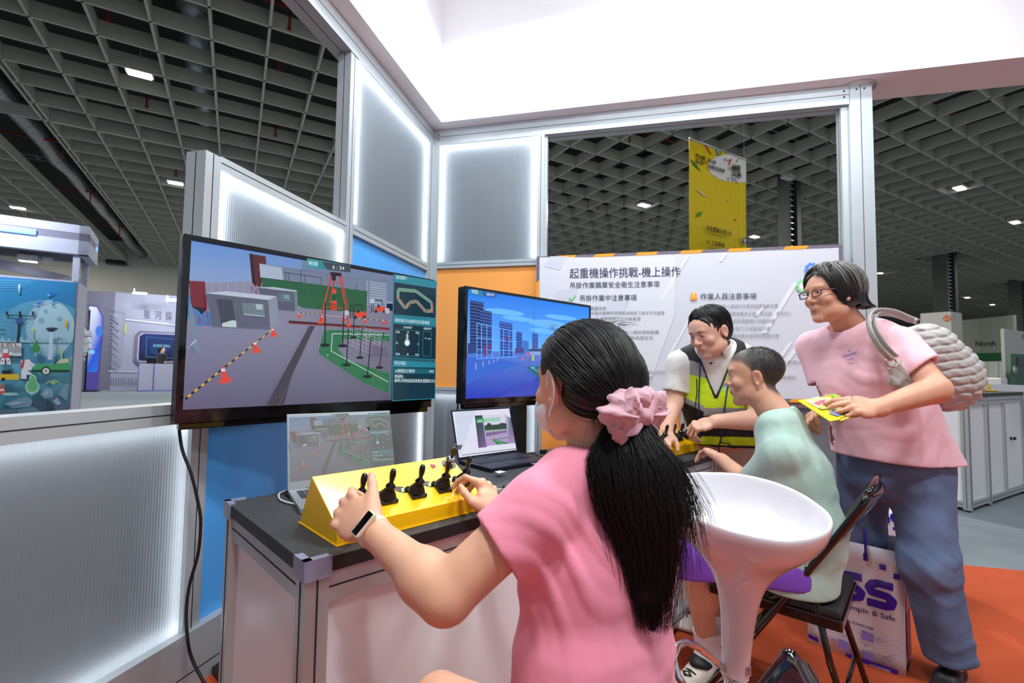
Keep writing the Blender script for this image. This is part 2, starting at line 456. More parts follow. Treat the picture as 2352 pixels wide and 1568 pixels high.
framework('wall_back_booth', [
    ('header_beam', (0, 0, 2.97), (2.99, .13, 3.10), '-y -z'), ('column', (2.985, -.0, 0), (3.12, .13, 3.10), '-y +x'),
    ('inner_stile', (2.945, .03, 0), (2.985, .11, 2.97), '-x'), ('post', (.862, 0, 0), (.915, T, 2.97), '-y'),
    ('rail', (.05, 0, 1.955), (.862, T, 2.005), '-y'), ('rail', (.05, 0, .955), (.862, T, 1.01), '-y'),
    ('rail', (.915, 0, .93), (2.945, T, .985), '-y'), ('plinth', (.05, 0, 0), (2.985, T, .10), '-y'),
    ('post', (1.90, 0, .1), (1.95, T, .95), '-y'), ('cover_post', (.915, .02, .985), (.935, .07, 2.97), ''),
])
mb = MB()
for (u, z) in ((.04, 3.05), (.04, 3.015), (2.955, 3.06), (2.955, 3.02), (3.03, 3.065), (3.075, 3.065)): mb.lathe([(.006, 0), (.006, .002)], 10, Matrix.Translation((u, -.0005, z)) @ Matrix.Rotation(R(90), 4, 'X'))
tag(mb.build('trim_1', DGAP, M=FB), kind='structure')
mb = MB(); mb.lathe([(.118, 0), (.118, .006), (0, .006)], 32, Matrix.Translation((3.05, .065, 3.094)))
tag(mb.build('trim_2', WALU, M=FB), kind='structure')

# panels: coloured sheets and lit ribbed polycarbonate boxes
BLUE = mat('blue_panel', rgb(84, 172, 250), .35, var=.02, vscale=2)
ORG = mat('orange_panel', rgb(252, 166, 80), .4, var=.02, vscale=2)
def mat_ribbed():
    m = bpy.data.materials.new('ribbed_polycarbonate'); m.use_nodes = True; nt = m.node_tree; N = nt.nodes; L = nt.links
    b = N['Principled BSDF']; out = N['Material Output']
    b.inputs['Base Color'].default_value = rgb(142, 149, 156); b.inputs['Roughness'].default_value = .22
    tr = N.new('ShaderNodeBsdfTranslucent'); tr.inputs['Color'].default_value = (.66, .70, .74, 1)
    mx = N.new('ShaderNodeMixShader'); mx.inputs[0].default_value = .62
    tc = N.new('ShaderNodeTexCoord'); n = N.new('ShaderNodeTexNoise'); n.inputs['Scale'].default_value = 260; n.inputs['Detail'].default_value = 2
    L.new(tc.outputs['Object'], n.inputs['Vector']); bp = N.new('ShaderNodeBump'); bp.inputs['Strength'].default_value = .35; bp.inputs['Distance'].default_value = .002
    L.new(n.outputs['Fac'], bp.inputs['Height']); L.new(bp.outputs['Normal'], b.inputs['Normal']); L.new(bp.outputs['Normal'], tr.inputs['Normal'])
    L.new(b.outputs[0], mx.inputs[1]); L.new(tr.outputs[0], mx.inputs[2]); L.new(mx.outputs[0], out.inputs['Surface'])
    return m
POLY = mat_ribbed()
BACKP = mat('grey_backing_sheet', rgb(146, 152, 158), .7)
def led(strength):
    return mat('led_strip_%d' % int(strength * 10), (1, 1, 1, 1), emit=strength, ecol=(.90, .96, 1, 1))
def ribbed(mb, x0, x1, z0, z1, y, pitch=.0105, amp=.0022):
    "corrugated sheet in the local xz plane facing -y"
    n = max(2, int((x1 - x0) / pitch)); o = len(mb.v)
    for i in range(n * 4 + 1):
        t = i / (n * 4); x = x0 + (x1 - x0) * t; yy = y - amp * abs(math.sin(PI * (i / 4)))
        for z in (z0, z1): mb.v.append((x, yy, z)); mb.c.append(None)
    for i in range(n * 4): mb.f.append((o + 2 * i, o + 2 * i + 2, o + 2 * i + 3, o + 2 * i + 1)); mb.m.append(0); mb.sm.append(True)
def lit_panel(M, x0, x1, z0, z1, sides='tblr', s=8, label=None):
    e = empty('window_panel', M, kind='structure')
    mb = MB(); ribbed(mb, x0, x1, z0, z1, .018); mb.build('ribbed_sheet', POLY, e)
    mb = MB(); mb.span((x0, .075, z0), (x1, .079, z1)); mb.build('backing_sheet', BACKP, e)
    for c in sides:
        mb = MB(); w = .010; g = .012
        if c == 't': mb.span((x0, .038, z1 - w - g), (x1, .048, z1 - g))
        if c == 'b': mb.span((x0, .038, z0 + g), (x1, .048, z0 + w + g))
        if c == 'l': mb.span((x0 + g, .038, z0), (x0 + w + g, .048, z1))
        if c == 'r': mb.span((x1 - w - g, .038, z0), (x1 - g, .048, z1))
        mb.build('led_strip', led(s), e)
    return e
ML = FB @ Matrix.Rotation(R(90), 4, 'Z')     # local x along +v, y along -u
lit_panel(ML, -3.60, -2.13, .21, .957, 'trb', 5)
lit_panel(ML, -5.13, -3.66, .21, .957, 'tb', 5)
lit_panel(ML, -2.06, -1.20, 1.015, 1.927, 'tlr', 13)
lit_panel(ML, -1.125, -.075, 1.985, 2.97, 'tlr', 17)
lit_panel(ML, -1.125, -.075, .21, .967, 'rl', 14)
lit_panel(FB, .05, .862, 2.005, 2.97, 'trl', 12)
lit_panel(FB, .05, .862, .10, .957, 'rt', 5)
lit_panel(FB, 1.95, 2.945, .10, .93, 'l', 2)
mb = MB(); mb.span((-2.06, .02, .21), (-1.20, .03, .967)); tag(mb.build('wall_panel', BLUE, M=ML), kind='structure')
mb = MB(); mb.span((-1.125, .02, 1.015), (-.075, .03, 1.927)); tag(mb.build('wall_panel', BLUE, M=ML), kind='structure')
mb = MB(); mb.span((.05, .02, 1.01), (.862, .03, 1.957)); tag(mb.build('wall_panel', ORG, M=FB), kind='structure')
mb = MB(); mb.span((.915, .02, .10), (1.90, .03, .93)); tag(mb.build('wall_panel', ORG, M=FB), kind='structure')

# white fabric fascia ring on top of the frame
FAB = mat('white_fascia_fabric', rgb(236, 236, 240), .8, bump=.1, bscale=500)
fa = empty('fascia', FB, 'white fabric fascia box running round the top of the booth', 'fascia')
mb = MB(); mb.span((.105, -.105, 3.10), (7, .24, 4.7)); mb.build('back_fascia', FAB, fa)
mb = MB(); mb.span((-.24, -6, 3.10), (.105, .24, 4.7)); mb.build('side_fascia', FAB, fa)
# ================================================================== FURNITURE AND DEVICES
def tr(M, ox=0, oy=0, sc=1.0):
    "photo crop point -> local xy of M's plane (ox, oy: crop origin, sc: crop scale)"
    Mi = M.inverted(); n = (M.to_3x3() @ Vector((0, 0, 1))).normalized(); p0 = M.translation
    def f(x, y):
        q = Mi @ onplane(ox + x / sc, oy + y / sc, p0, n); return q.x, q.y
    return f
def face_M(PL, PR, z0):
    "upright plane from PL to PR: X right, Y up, Z toward the viewer side"
    x = Vector((PR.x - PL.x, PR.y - PL.y, 0)).normalized(); y = Vector((0, 0, 1)); z = x.cross(y)
    return Matrix(((x.x, y.x, z.x, PL.x), (x.y, y.y, z.y, PL.y), (x.z, y.z, z.z, z0), (0, 0, 0, 1)))
def W(c, a=1.0): return tuple(x * a for x in c[:3]) + (1,)

# ---- front counter
TOPB = mat('charcoal_worktop', rgb(54, 56, 58), .55, bump=.5, bscale=700, var=.06, vscale=60)
EDGEB = mat('black_edge_band', rgb(34, 34, 36), .5)
def counter_unit(M, L, Dp, H, label, cat='counter', doors=None, seam=None, guards=(), top=(TOPB, EDGEB), name='counter'):
    e = empty(name, M, label, cat)
    mb = MB(); mb.mi = 0; mb.span((0, 0, H - .032), (L, Dp, H))
    o = mb.build('worktop', top[0], e)
    mb = MB(); mb.span((-.0015, -.0015, H - .032), (L + .0015, Dp + .0015, H - .0006)); mb.build('edge_band', top[1], o)
    w = .052; posts = [(.0, .0), (L - w, 0), (0, Dp - w), (L - w, Dp - w)]
    if seam: posts += [(s - w / 2, 0) for s in seam]
    for (x, y) in posts:
        mb = MB(); mb.span((x, y, .015), (x + w, y + w, H - .032)); o = mb.build('leg', ALU, e)
        gb = MB()
        gb.box((x + w / 2, y - .0005, H / 2), (.0035, .002, H - .06)); gb.box((x - .0005, y + w / 2, H / 2), (.002, .0035, H - .06)); gb.box((x + w + .0005, y + w / 2, H / 2), (.002, .0035, H - .06))
        gb.build('groove', DGAP, o)
        fb = MB(); fb.lathe([(.018, 0), (.02, .006), (.012, .015)], 12, Matrix.Translation((x + w / 2, y + w / 2, 0))); fb.build('foot', BLACKP, o)
    for (a, b) in (((w, .006, 0), (L - w, .046, 0)), ((w, Dp - .046, 0), (L - w, Dp - .006, 0)), ((.006, w, 0), (.046, Dp - w, 0)), ((L - .046, w, 0), (L - .006, Dp - w, 0))):
        for (z0, z1) in ((H - .10, H - .034), (.03, .085)):
            mb = MB(); mb.span((a[0], a[1], z0), (b[0], b[1], z1)); o = mb.build('rail', ALU, e)
            gb = MB(); c = [(a[i] + b[i]) / 2 for i in (0, 1)]; d = [b[i] - a[i] for i in (0, 1)]
            gb.box((c[0], c[1], (z0 + z1) / 2), (d[0] * .999 + (.002 if d[0] < d[1] else 0), d[1] * .999 + (.002 if d[1] < d[0] else 0), .0035)); gb.build('groove', DGAP, o)
    xs = [w] + [s for s in (seam or [])] + [L - w]
    for x0, x1 in zip(xs, xs[1:]):
        for y in (.024, Dp - .028):
            mb = MB(); mb.span((x0, y, .085), (x1, y + .004, H - .10)); mb.build('panel', WHITEP, e)
    for x in (.024, L - .028):
        mb = MB(); mb.span((x, w, .085), (x + .004, Dp - w, H - .10)); mb.build('panel', WHITEP, e)
    return e
CL, CD, CH = 2.06, .62, .75
counter = counter_unit(FK, CL, CD, CH, 'long white panelled counter with charcoal top in front of the monitors', seam=[1.03])
GUARD = mat('clear_lavender_plastic', rgb(196, 200, 232), .15, trans=.6, coat=.3)
for (x, y, sx, sy) in ((0, 0, 1, 1), (0, CD, 1, -1)):
    mb = MB()
    for a, b in ((( -.006, -.006, -.04), (.055, .0, .004)), ((-.006, -.006, -.04), (0, .055, .004)), ((-.006, -.006, .0005), (.05, .012, .005)), ((-.006, -.006, .0005), (.012, .05, .005))):
        mb.span((x + a[0] * sx, y + a[1] * sy, CH + a[2]), (x + b[0] * sx, y + b[1] * sy, CH + b[2]))
    o = mb.build('corner_guard', GUARD, M=FK)
    tag(o, 'clear plastic corner guard on the ' + ('near' if y == 0 else 'rear left') + ' corner of the front counter', 'corner guard', 'corner guards')

# ---- yellow control boxes
BELL = mat('bellows_rubber', rgb(22, 22, 23), .45)
DEC = GPRINT
def joystick(M, parent, tilt=(0, 0), hold=False):
    mb = MB(); mb.bbox((0, 0, .004), (.046, .046, .008), .002)
    for sx in (-1, 1):
        for sy in (-1, 1): mb.lathe([(.004, .008), (.004, .0095), (0, .0095)], 8, Matrix.Translation((sx * .019, sy * .019, 0)))
    prof = [(.0215, .008)]
    for i in range(4):
        r = .0215 - i * .0035; z = .010 + i * .0065
        prof += [(r, z), (r + .0006, z + .003), (r - .003, z + .0055)]
    prof += [(.009, .038), (.008, .040), (0, .040)]
    mb.lathe(prof, 20)
    o = mb.build('joystick', BELL, parent, M)
    T = Euler((tilt[0], tilt[1], 0)).to_matrix().to_4x4(); T = Matrix.Translation((0, 0, .034)) @ T
    mb = MB(); mb.lathe([(.007, 0), (.0125, .003), (.014, .006), (.012, .010), (.0065, .015), (.0055, .020), (.007, .026), (.0085, .036), (.0085, .044), (.0065, .052), (.004, .0545), (0, .055)], 16)
    mb.build('joystick_handle', GLOSSB, o, T)
    return o
def control_box(P0, P1, label, sticks, keypx, redpx, detail=True):
    x = Vector((P1.x - P0.x, P1.y - P0.y, 0)); L = x.length; x.normalize(); y = Vector((-x.y, x.x, 0))
    M = Matrix(((x.x, y.x, 0, P0.x), (x.y, y.y, 0, P0.y), (0, 0, 1, .7505), (0, 0, 0, 1)))
    e = empty('control_box', M, label, 'control box', 'yellow joystick control boxes on the counter')
    w, h, r, fh = .227, .133, .158, .044
    mb = MB(); poly = [(0, 0), (w, 0), (r, h), (.004, fh), (0, fh - .003)]
    # profile in yz extruded along x
    Mx = Matrix(((0, 0, 1, 0), (1, 0, 0, 0), (0, 1, 0, 0), (0, 0, 0, 1)))
    mb.prism(poly, L, Mx); o = mb.build('housing', YEL, e)
    bv = o.modifiers.new('b', 'BEVEL'); bv.width = .0016; bv.segments = 2
    mb = MB(); mb.span((-.002, -.003, 0), (L + .002, w + .003, .0022)); mb.build('base_flange', YEL, e)
    sl = math.atan2(h - fh, r - .004)
    MS = M @ Matrix.Translation((0, .004, fh)) @ Matrix.Rotation(sl, 4, 'X')
    MSl = M.inverted() @ MS
    f = tr(MS)
    dc = Canvas(); 
    for i, s in enumerate(sticks):
        dc = Canvas()
        if isinstance(s[0], str): px, py = s[1], s[2]
        else: px, py = s[0], s[1]
        lx, ly = f(px, py); lx = max(.03, min(L - .03, lx)); ly = max(.035, min(.12, ly))
        joystick(MSl @ Matrix.Translation((lx, ly, 0)), e, s[-1] if isinstance(s[-1], tuple) else (-.24, 0))
        # oval decal beside each stick
        dx, dy = lx - .034, ly + .022
        dc.disc(dx, dy, .020, .0125, rgb(28, 28, 30), 24, rot=-.5, raw=True)
        dc.poly([(dx - .004, dy - .011), (dx + .004, dy - .008), (dx + .012, dy + .006), (dx + .004, dy + .004)], rgb(214, 220, 40), raw=True)
        dc.poly([(dx - .013, dy + .002), (dx - .006, dy + .001), (dx - .009, dy + .006)], rgb(200, 40, 60), raw=True)
        dc.disc(dx + .003, dy + .001, .0035, .003, rgb(240, 240, 240), 10, raw=True)
        dc.build('direction_decal', DEC, e, MSl)
    dc = Canvas(); kx, ky = f(*keypx)
    dc.disc(kx, ky, .025, .0225, rgb(30, 30, 32), 28, raw=True)
    dc.text('OFF', kx - .022, ky + .006, .0075, rgb(220, 60, 60)); dc.text('ON', kx + .012, ky - .014, .0075, rgb(200, 220, 60))
    dc.build('key_decal', DEC, e, MSl)
    mb = MB(); mb.lathe([(.0135, 0), (.0135, .010), (.0155, .012), (.0155, .018), (.0125, .021), (.0125, .026), (.007, .028), (0, .028)], 20)
    k = mb.build('key_switch', CHROME, e, MSl @ Matrix.Translation((kx, ky, 0)))
    mb = MB(); mb.mi = 0; mb.box((0, 0, .034), (.0022, .009, .014)); mb.bbox((.001, 0, .051), (.005, .021, .022), .0015); mb.build('key', BLACKP, k, Matrix.Rotation(.5, 4, 'Z'))
    mb = MB(); mb.tube([(.011 * math.cos(a), 0, .067 + .011 * math.sin(a)) for a in [2 * PI * i / 16 for i in range(16)]], .0008, 5, closed=True)
    mb.bbox((.017, .003, .062), (.018, .003, .019), .001)
    mb.build('key_ring', CHROME, k)
    rx, ry = f(*redpx)
    mb = MB(); mb.lathe([(.0105, 0), (.0105, .002), (.0085, .003), (.008, .0028)], 20, cap=False); b = mb.build('red_button', CHROME, e, MSl @ Matrix.Translation((rx, ry, 0)))
    mb = MB(); mb.lathe([(.008, .002), (.006, .0042), (0, .0048)], 20); mb.build('button_cap', mat('red_button', rgb(214, 40, 34), .3, coat=.4), b)
    return e, MS
BOX1, MS1 = control_box(onz(773, 1255, .75), onz(1106, 1170, .75), 'bright yellow joystick control box under the seated girl\'s hands',
    [(822, 1158), (888, 1144.5), (955, 1132), (1015, 1119), (1069, 1106)], (1031, 1066), (994, 1071))
_pr = onz(1599, 1034, .75); _dx = (FK.to_3x3() @ Vector((1, 0, 0)))
BOX2, MS2 = control_box(_pr - _dx * .442, _pr, 'second yellow joystick control box at the far end of the counter before the vest man',
    [(1499, 1014), (1520, 1012), (1538, 1010), (1556, 1007), (1574, 1002)], (1537, 985), (1519, 989))

# ---- monitors
def monitor(PL, PR, zt, zb, label, draw, bez=(.012, .014, .012, .034), stand=None, thick=.05):
    M = face_M(PL, PR, zb); Wd = (Vector((PR.x, PR.y)) - Vector((PL.x, PL.y))).length; Hh = zt - zb
    e = empty('monitor', M, label, 'monitor')
    mb = MB(); mb.bbox((Wd / 2, Hh / 2, -thick / 2 - .002), (Wd, Hh, thick), .006); mb.bbox((Wd / 2, Hh * .45, -thick - .015), (Wd * .7, Hh * .6, .04), .01); mb.build('casing', BLACKP, e)
    l, t, r, b = bez
    mb = MB(); z0, z1 = -.002, .004
    mb.span((0, 0, z0), (Wd, b, z1)); mb.span((0, Hh - t, z0), (Wd, Hh, z1)); mb.span((0, b, z0), (l, Hh - t, z1)); mb.span((Wd - r, b, z0), (Wd, Hh - t, z1))
    mb.build('bezel', GLOSSB, e)
    mb = MB(); mb.bbox((Wd / 2, -.012, -.02), (Wd - .03, .024, .03), .004); mb.build('lower_lip', GLOSSB, e)
    c = Canvas(); c.rect(l, b, Wd - r, Hh - t, rgb(20, 30, 60), raw=True)
    draw(c, M, (l, b, Wd - r, Hh - t)); c.build('screen', SCREEN, e, Matrix.Translation((0, 0, .0002)))
    if stand:
        mb = MB()
        mb.span((Wd / 2 - .035, -zb + .03, -thick - .10), (Wd / 2 + .035, Hh * .7, -thick - .04)); mb.span((Wd / 2 - .35, -zb + .0, -thick - .30), (Wd / 2 + .35, -zb + .03, -thick + .16))
        mb.span((Wd / 2 - .2, Hh * .3, -thick - .045), (Wd / 2 + .2, Hh * .65, -thick - .03))
        mb.build('floor_stand', BLACKP, e)
    return e, M
# everything traced from crops of the screens; clip keeps it inside the display
def clipped(c, M, rect, ox, oy, sc, grow=0):
    f0 = tr(M, ox, oy, sc); x0, y0, x1, y1 = rect
    c.f = lambda x, y: (lambda q: (min(x1, max(x0, q[0])), min(y1, max(y0, q[1]))))(f0(x, y))
    return c
def mixc(c, w, k): return tuple(c[i] * (1 - k) + w[i] * k for i in range(3)) + (1,)
def draw_sim(c, k=0.0, w=(.55, .55, .5), g=1.0, txt=True):
    "the crane simulator picture; coordinates are those of the large monitor crop"
    K = lambda r, gg, b: mixc(W(rgb(r, gg, b), g), w, k)
    def R4(pts, col, cols=None): c.poly(pts, K(*col), [K(*q) for q in cols] if cols else None)
    R4([(110, 108), (2012, 432), (2010, 620), (96, 520)], (110, 150, 205), [(96, 140, 205), (112, 140, 185), (140, 155, 185), (140, 158, 196)])
    R4([(1000, 262), (2012, 432), (2010, 620), (1000, 520)], (110, 125, 155))
    R4([(94, 440), (600, 430), (1000, 520), (2005, 720), (1995, 1375), (52, 1470)], (112, 112, 138), [(140, 142, 170), (136, 134, 160), (130, 128, 150), (120, 118, 138), (96, 92, 108), (92, 88, 118)])
    R4([(250, 440), (490, 432), (620, 445), (620, 520), (250, 510)], (132, 134, 160))
    for i in range(6): c.line((290 + i * 62, 440), (300 + i * 62, 510), .0016, K(160, 164, 184))
    R4([(90, 520), (150, 560), (300, 700), (300, 780), (150, 775), (85, 700)], (70, 120, 180))
    # silo left
    R4([(97, 422), (240, 430), (258, 640), (130, 625)], (112, 34, 48)); R4([(130, 625), (258, 640), (215, 690), (190, 660)], (24, 22, 30))
    for a, b in (((135, 630), (150, 770)), ((250, 640), (268, 775)), ((150, 690), (262, 775)), ((262, 690), (145, 770)), ((195, 690), (200, 775))): c.line(a, b, .0022, K(150, 40, 50))
    # silo 2
    R4([(586, 212), (716, 235), (718, 300), (672, 480), (610, 440)], (84, 26, 38)); R4([(586, 212), (612, 215), (640, 480), (608, 435)], (44, 16, 26))
    for a, b in (((612, 440), (600, 520)), ((640, 480), (640, 540)), ((600, 470), (645, 530))): c.line(a, b, .002, K(130, 30, 40))
    # shed: green lower, slatted grey-white upper
    R4([(665, 290), (1660, 440), (1660, 640), (1500, 640), (1500, 510), (675, 400)], (120, 132, 156))
    R4([(665, 290), (840, 320), (850, 420), (672, 400)], (176, 190, 212))
    for i in range(9):
        t = i / 9; c.line((670, 300 + 110 * t), (1500, 425 + 85 * t), .0012, K(74, 82, 106))
    for i in range(10):
        t = i / 10; c.line((1500, 430 + 200 * t), (1660, 452 + 190 * t), .0022, K(184, 196, 216))
    for i in range(60): c.line((672 + i * 16.5, 286 + i * 2.5), (672 + i * 16.5, 302 + i * 2.5), .0016, K(70, 78, 100))
    R4([(672, 400), (1500, 508), (1492, 680), (1000, 640), (680, 480)], (34, 92, 60))
    for i in range(44): x = 690 + i * 18.6; c.line((x, 404 + i * 2.4), (x, 470 + i * 4.4), .0011, K(20, 62, 42))
    for x, y0, y1 in ((975, 340, 450), (1135, 400, 470), (1005, 385, 440), (1410, 450, 500), (1508, 420, 640), (858, 360, 430), (880, 365, 430)): c.line((x, y0), (x, y1), .003, K(60, 68, 92))
    c.line((840, 362), (1140, 405), .003, K(60, 68, 92))
    # dark track
    R4([(1040, 780), (1085, 780), (905, 1165), (840, 1415), (700, 1425)], (66, 60, 72)); c.line((1040, 900), (800, 1400), .0012, K(110, 106, 118))
    # containers
    R4([(228, 525), (395, 510), (785, 550), (720, 578)], (178, 188, 206)); R4([(228, 525), (720, 578), (736, 810), (290, 790)], (92, 96, 116)); R4([(720, 578), (785, 552), (802, 765), (738, 812)], (132, 138, 158))
    for i in range(25): x = 240 + i * 19.6; c.line((x, 535 + i * 2), (x + 42 - i * 1.2, 785), .0012, K(66, 70, 88))
    R4([(312, 570), (438, 578), (470, 792), (358, 786)], (58, 66, 80)); R4([(358, 760), (440, 735), (468, 742), (470, 792), (358, 786)], (184, 196, 204))
    R4([(510, 600), (685, 610), (690, 705), (525, 690)], (104, 122, 132)); R4([(618, 610), (672, 614), (674, 655), (624, 650)], (160, 180, 188)); c.line((525, 690), (690, 705), .003, K(184, 190, 204))
    R4([(630, 480), (760, 478), (942, 505), (925, 520)], (166, 178, 196)); R4([(636, 485), (925, 515), (925, 668), (796, 655), (785, 550), (650, 535)], (84, 90, 110)); R4([(920, 515), (942, 507), (948, 650), (925, 668)], (112, 120, 142))
    for i in range(10): x = 800 + i * 13; c.line((x, 600), (x + 3, 658), .0011, K(56, 60, 78))
    R4([(792, 528), (892, 538), (894, 598), (798, 590)], (92, 108, 118)); R4([(835, 535), (878, 540), (880, 575), (838, 570)], (110, 150, 150))
    # grey trestle at left
    R4([(88, 580), (140, 700), (190, 990), (150, 990), (84, 700)], (112, 130, 150)); R4([(72, 940), (150, 880), (160, 900), (76, 955)], (150, 166, 184)); R4([(78, 930), (96, 925), (160, 985), (150, 995)], (96, 112, 132))
    # green lane
    R4([(1150, 812), (1400, 812), (1660, 840), (1660, 900), (1300, 880), (1260, 960), (1320, 1040), (1660, 1150), (1652, 1300), (1450, 1215), (1130, 1010), (1105, 985)], (44, 112, 76))
    c.path([(1660, 850), (1215, 840), (1205, 975), (1650, 1215)], .0028, K(210, 214, 222))
    R4([(1500, 935), (1620, 940), (1655, 1015), (1505, 1015)], (100, 96, 118)); c.path([(1478, 925), (1622, 938), (1655, 1015), (1500, 1010), (1478, 925)], .0011, K(60, 58, 72))
    # rail
    R4([(875, 738), (1660, 795), (1660, 812), (872, 762)], (60, 22, 26)); R4([(872, 755), (1660, 800), (1660, 812), (872, 762)], (132, 40, 40))
    # crane
    for a, b, wd in (((1210, 370), (1115, 760), .007), ((1268, 372), (1342, 780), .007), ((1240, 372), (1190, 600), .004), ((1280, 372), (1335, 640), .004), ((1150, 632), (1320, 645), .004), ((1190, 440), (1280, 448), .004)): c.line(a, b, wd, K(190, 56, 48))
    R4([(1195, 362), (1285, 370), (1280, 395), (1200, 390)], (46, 26, 36)); R4([(1208, 390), (1240, 390), (1240, 430), (1208, 428)], (34, 30, 44))
    c.line((1222, 425), (1225, 585), .0018, K(40, 40, 50)); c.disc(1226, 512, 19, 22, K(206, 66, 56)); c.line((1216, 540), (1222, 590), .0016, K(30, 40, 50)); c.line((1234, 540), (1228, 590), .0016, K(30, 40, 50))
    R4([(1198, 590), (1247, 592), (1245, 662), (1200, 658)], (186, 62, 34)); c.disc(1222, 591, 24, 7, K(206, 84, 50)); c.line((1198, 612), (1246, 614), .0022, K(110, 40, 30)); c.line((1198, 636), (1246, 638), .0022, K(110, 40, 30))
    R4([(1103, 740), (1135, 742), (1137, 766), (1100, 764)], (214, 76, 52)); R4([(1327, 760), (1355, 762), (1356, 784), (1324, 782)], (214, 76, 52))
    # forklifts
    for ox, oy, s in ((1410, 665, 1.0), (1570, 625, .9)):
        q = lambda a, b: (ox + a * s, oy + b * s)
        c.path([q(-55, -50), q(-60, 55)], .004, K(24, 26, 36)); c.path([q(-40, -50), q(-44, 55)], .003, K(24, 26, 36)); c.path([q(-30, -48), q(30, -48), q(38, 20)], .004, K(26, 28, 38)); R4([q(-20, 5), q(60, 5), q(72, 45), q(-30, 52)], (206, 66, 44)); c.disc(*q(-22, 48), 13 * s, 13 * s, K(26, 26, 34)); c.disc(*q(50, 50), 13 * s, 13 * s, K(26, 26, 34)); R4([q(-10, -10), q(12, -10), q(12, 12), q(-10, 12)], (30, 32, 42))
    R4([(1500, 570), (1536, 570), (1536, 605), (1500, 605)], (176, 186, 204)); R4([(1620, 640), (1655, 645), (1655, 685), (1620, 680)], (170, 178, 196)); R4([(1290, 660), (1336, 662), (1336, 700), (1290, 698)], (176, 184, 200))
    # tapes, cones and stanchions
    def tape(a, b, n, w0, w1):
        for i in range(n):
            p = (a[0] + (b[0] - a[0]) * i / n, a[1] + (b[1] - a[1]) * i / n); q = (a[0] + (b[0] - a[0]) * (i + 1) / n, a[1] + (b[1] - a[1]) * (i + 1) / n)
            c.line(p, q, w0 + (w1 - w0) * i / n, K(214, 164, 50) if i % 2 else K(30, 28, 34))
    tape((58, 1350), (735, 812), 26, .007, .0035); tape((955, 680), (1130, 690), 10, .002, .002); tape((1380, 722), (1655, 742), 12, .002, .002)
    for i in range(14): c.line((1140 + i * 12, 698 + i), (1152 + i * 12, 699 + i), .0025, K(220, 220, 226) if i % 2 else K(200, 60, 60))
    for x, y, s in ((368, 1215, 1.0), (610, 985, .72), (746, 862, .56), (945, 718, .34), (1126, 745, .38), (1298, 745, .32), (1455, 757, .32), (1604, 768, .32)):
        R4([(x - 62 * s, y + 8 * s), (x + 30 * s, y + 8 * s), (x + 62 * s, y - 35 * s), (x - 20 * s, y - 35 * s)], (206, 74, 62)); R4([(x - 36 * s, y - 8 * s), (x + 34 * s, y - 16 * s), (x - 10 * s, y - 118 * s), (x - 26 * s, y - 118 * s)], (214, 66, 54)); R4([(x - 31 * s, y - 82 * s), (x + 5 * s, y - 84 * s), (x - 4 * s, y - 104 * s), (x - 28 * s, y - 104 * s)], (212, 214, 226))
    for i in range(5): t = i / 4; c.line((1318, 800 + 120 * t), (1500, 872 + 125 * t), .0013, K(176, 174, 198)); c.line((1425, 785 + 90 * t), (1600, 850 + 95 * t), .0013, K(176, 174, 198))
    for i in range(6): t = i / 5; c.line((1320 + 180 * t, 805 + 70 * t), (1320 + 180 * t, 920 + 75 * t), .0013, K(176, 174, 198)); c.line((1425 + 172 * t, 790 + 62 * t), (1425 + 172 * t, 880 + 65 * t), .0013, K(176, 174, 198))
    for x0, y0, x1, y1 in ((1142, 600, 1140, 930), (1288, 615, 1276, 935), (1366, 640, 1362, 870), (1322, 800, 1306, 1082), (1430, 775, 1410, 1026), (1597, 832, 1562, 1103), (1498, 868, 1467, 1172)):
        s = (y1 - y0) / 290; c.disc(x1, y1, 30 * s + 3, 12 * s, K(22, 22, 28)); c.line((x0, y0), (x1, y1), .0042 * s + .001, K(26, 26, 32))
    R4([(1155, 1000), (1164, 1008), (1157, 1014)], (235, 235, 240))
    # panels
    PT = [(1670, 380), (2010, 430), (1990, 1372), (1652, 1362)]
    c.poly(PT, K(20, 66, 84), [K(44, 110, 128), K(60, 130, 148), K(18, 56, 72), K(16, 60, 76)])
    R4([(1672, 380), (2012, 432), (2010, 478), (1672, 438)], (36, 130, 148)); R4([(1675, 440), (2005, 490), (2000, 720), (1668, 695)], (10, 46, 62)); c.path([(1675, 440), (2005, 490), (2000, 722), (1668, 695), (1675, 440)], .0025, K(40, 150, 176))
    lane = [(1705, 500), (1845, 512), (1968, 600), (1975, 665), (1920, 668), (1850, 590), (1800, 600), (1762, 645), (1705, 570), (1705, 500)]
    c.path(lane, .016, K(120, 158, 140)); c.path(lane, .0018, K(20, 60, 60)); c.path([(1705, 548), (1712, 578), (1762, 640), (1822, 590), (1845, 588), (1905, 660), (1975, 668)], .0035, K(206, 40, 44)); c.line((1975, 600), (1978, 688), .0035, K(206, 40, 44))
    R4([(1666, 705), (2000, 735), (1998, 775), (1664, 758)], (36, 128, 148)); R4([(1664, 762), (2000, 790), (1996, 1040), (1660, 1022)], (8, 44, 58)); c.path([(1664, 762), (2000, 790), (1996, 1040), (1660, 1022), (1664, 762)], .002, K(40, 140, 166))
    c.path([(1680, 808), (1868, 822), (1864, 1018), (1676, 1008), (1680, 808)], .0012, K(80, 160, 180)); c.path([(1898, 822), (1962, 828), (1958, 1018), (1894, 1014), (1898, 822)], .0012, K(80, 160, 180))
    c.disc(1773, 912, 22, 26, K(150, 200, 214)); c.disc(1773, 912, 14, 17, K(232, 240, 244))
    for i in range(4): c.poly([(1760, 890 - i * 11), (1773, 874 - i * 11), (1786, 890 - i * 11), (1773, 882 - i * 11)], K(220, 236, 240))
    R4([(1910, 877), (1919, 870), (1919, 884)], (230, 240, 244))
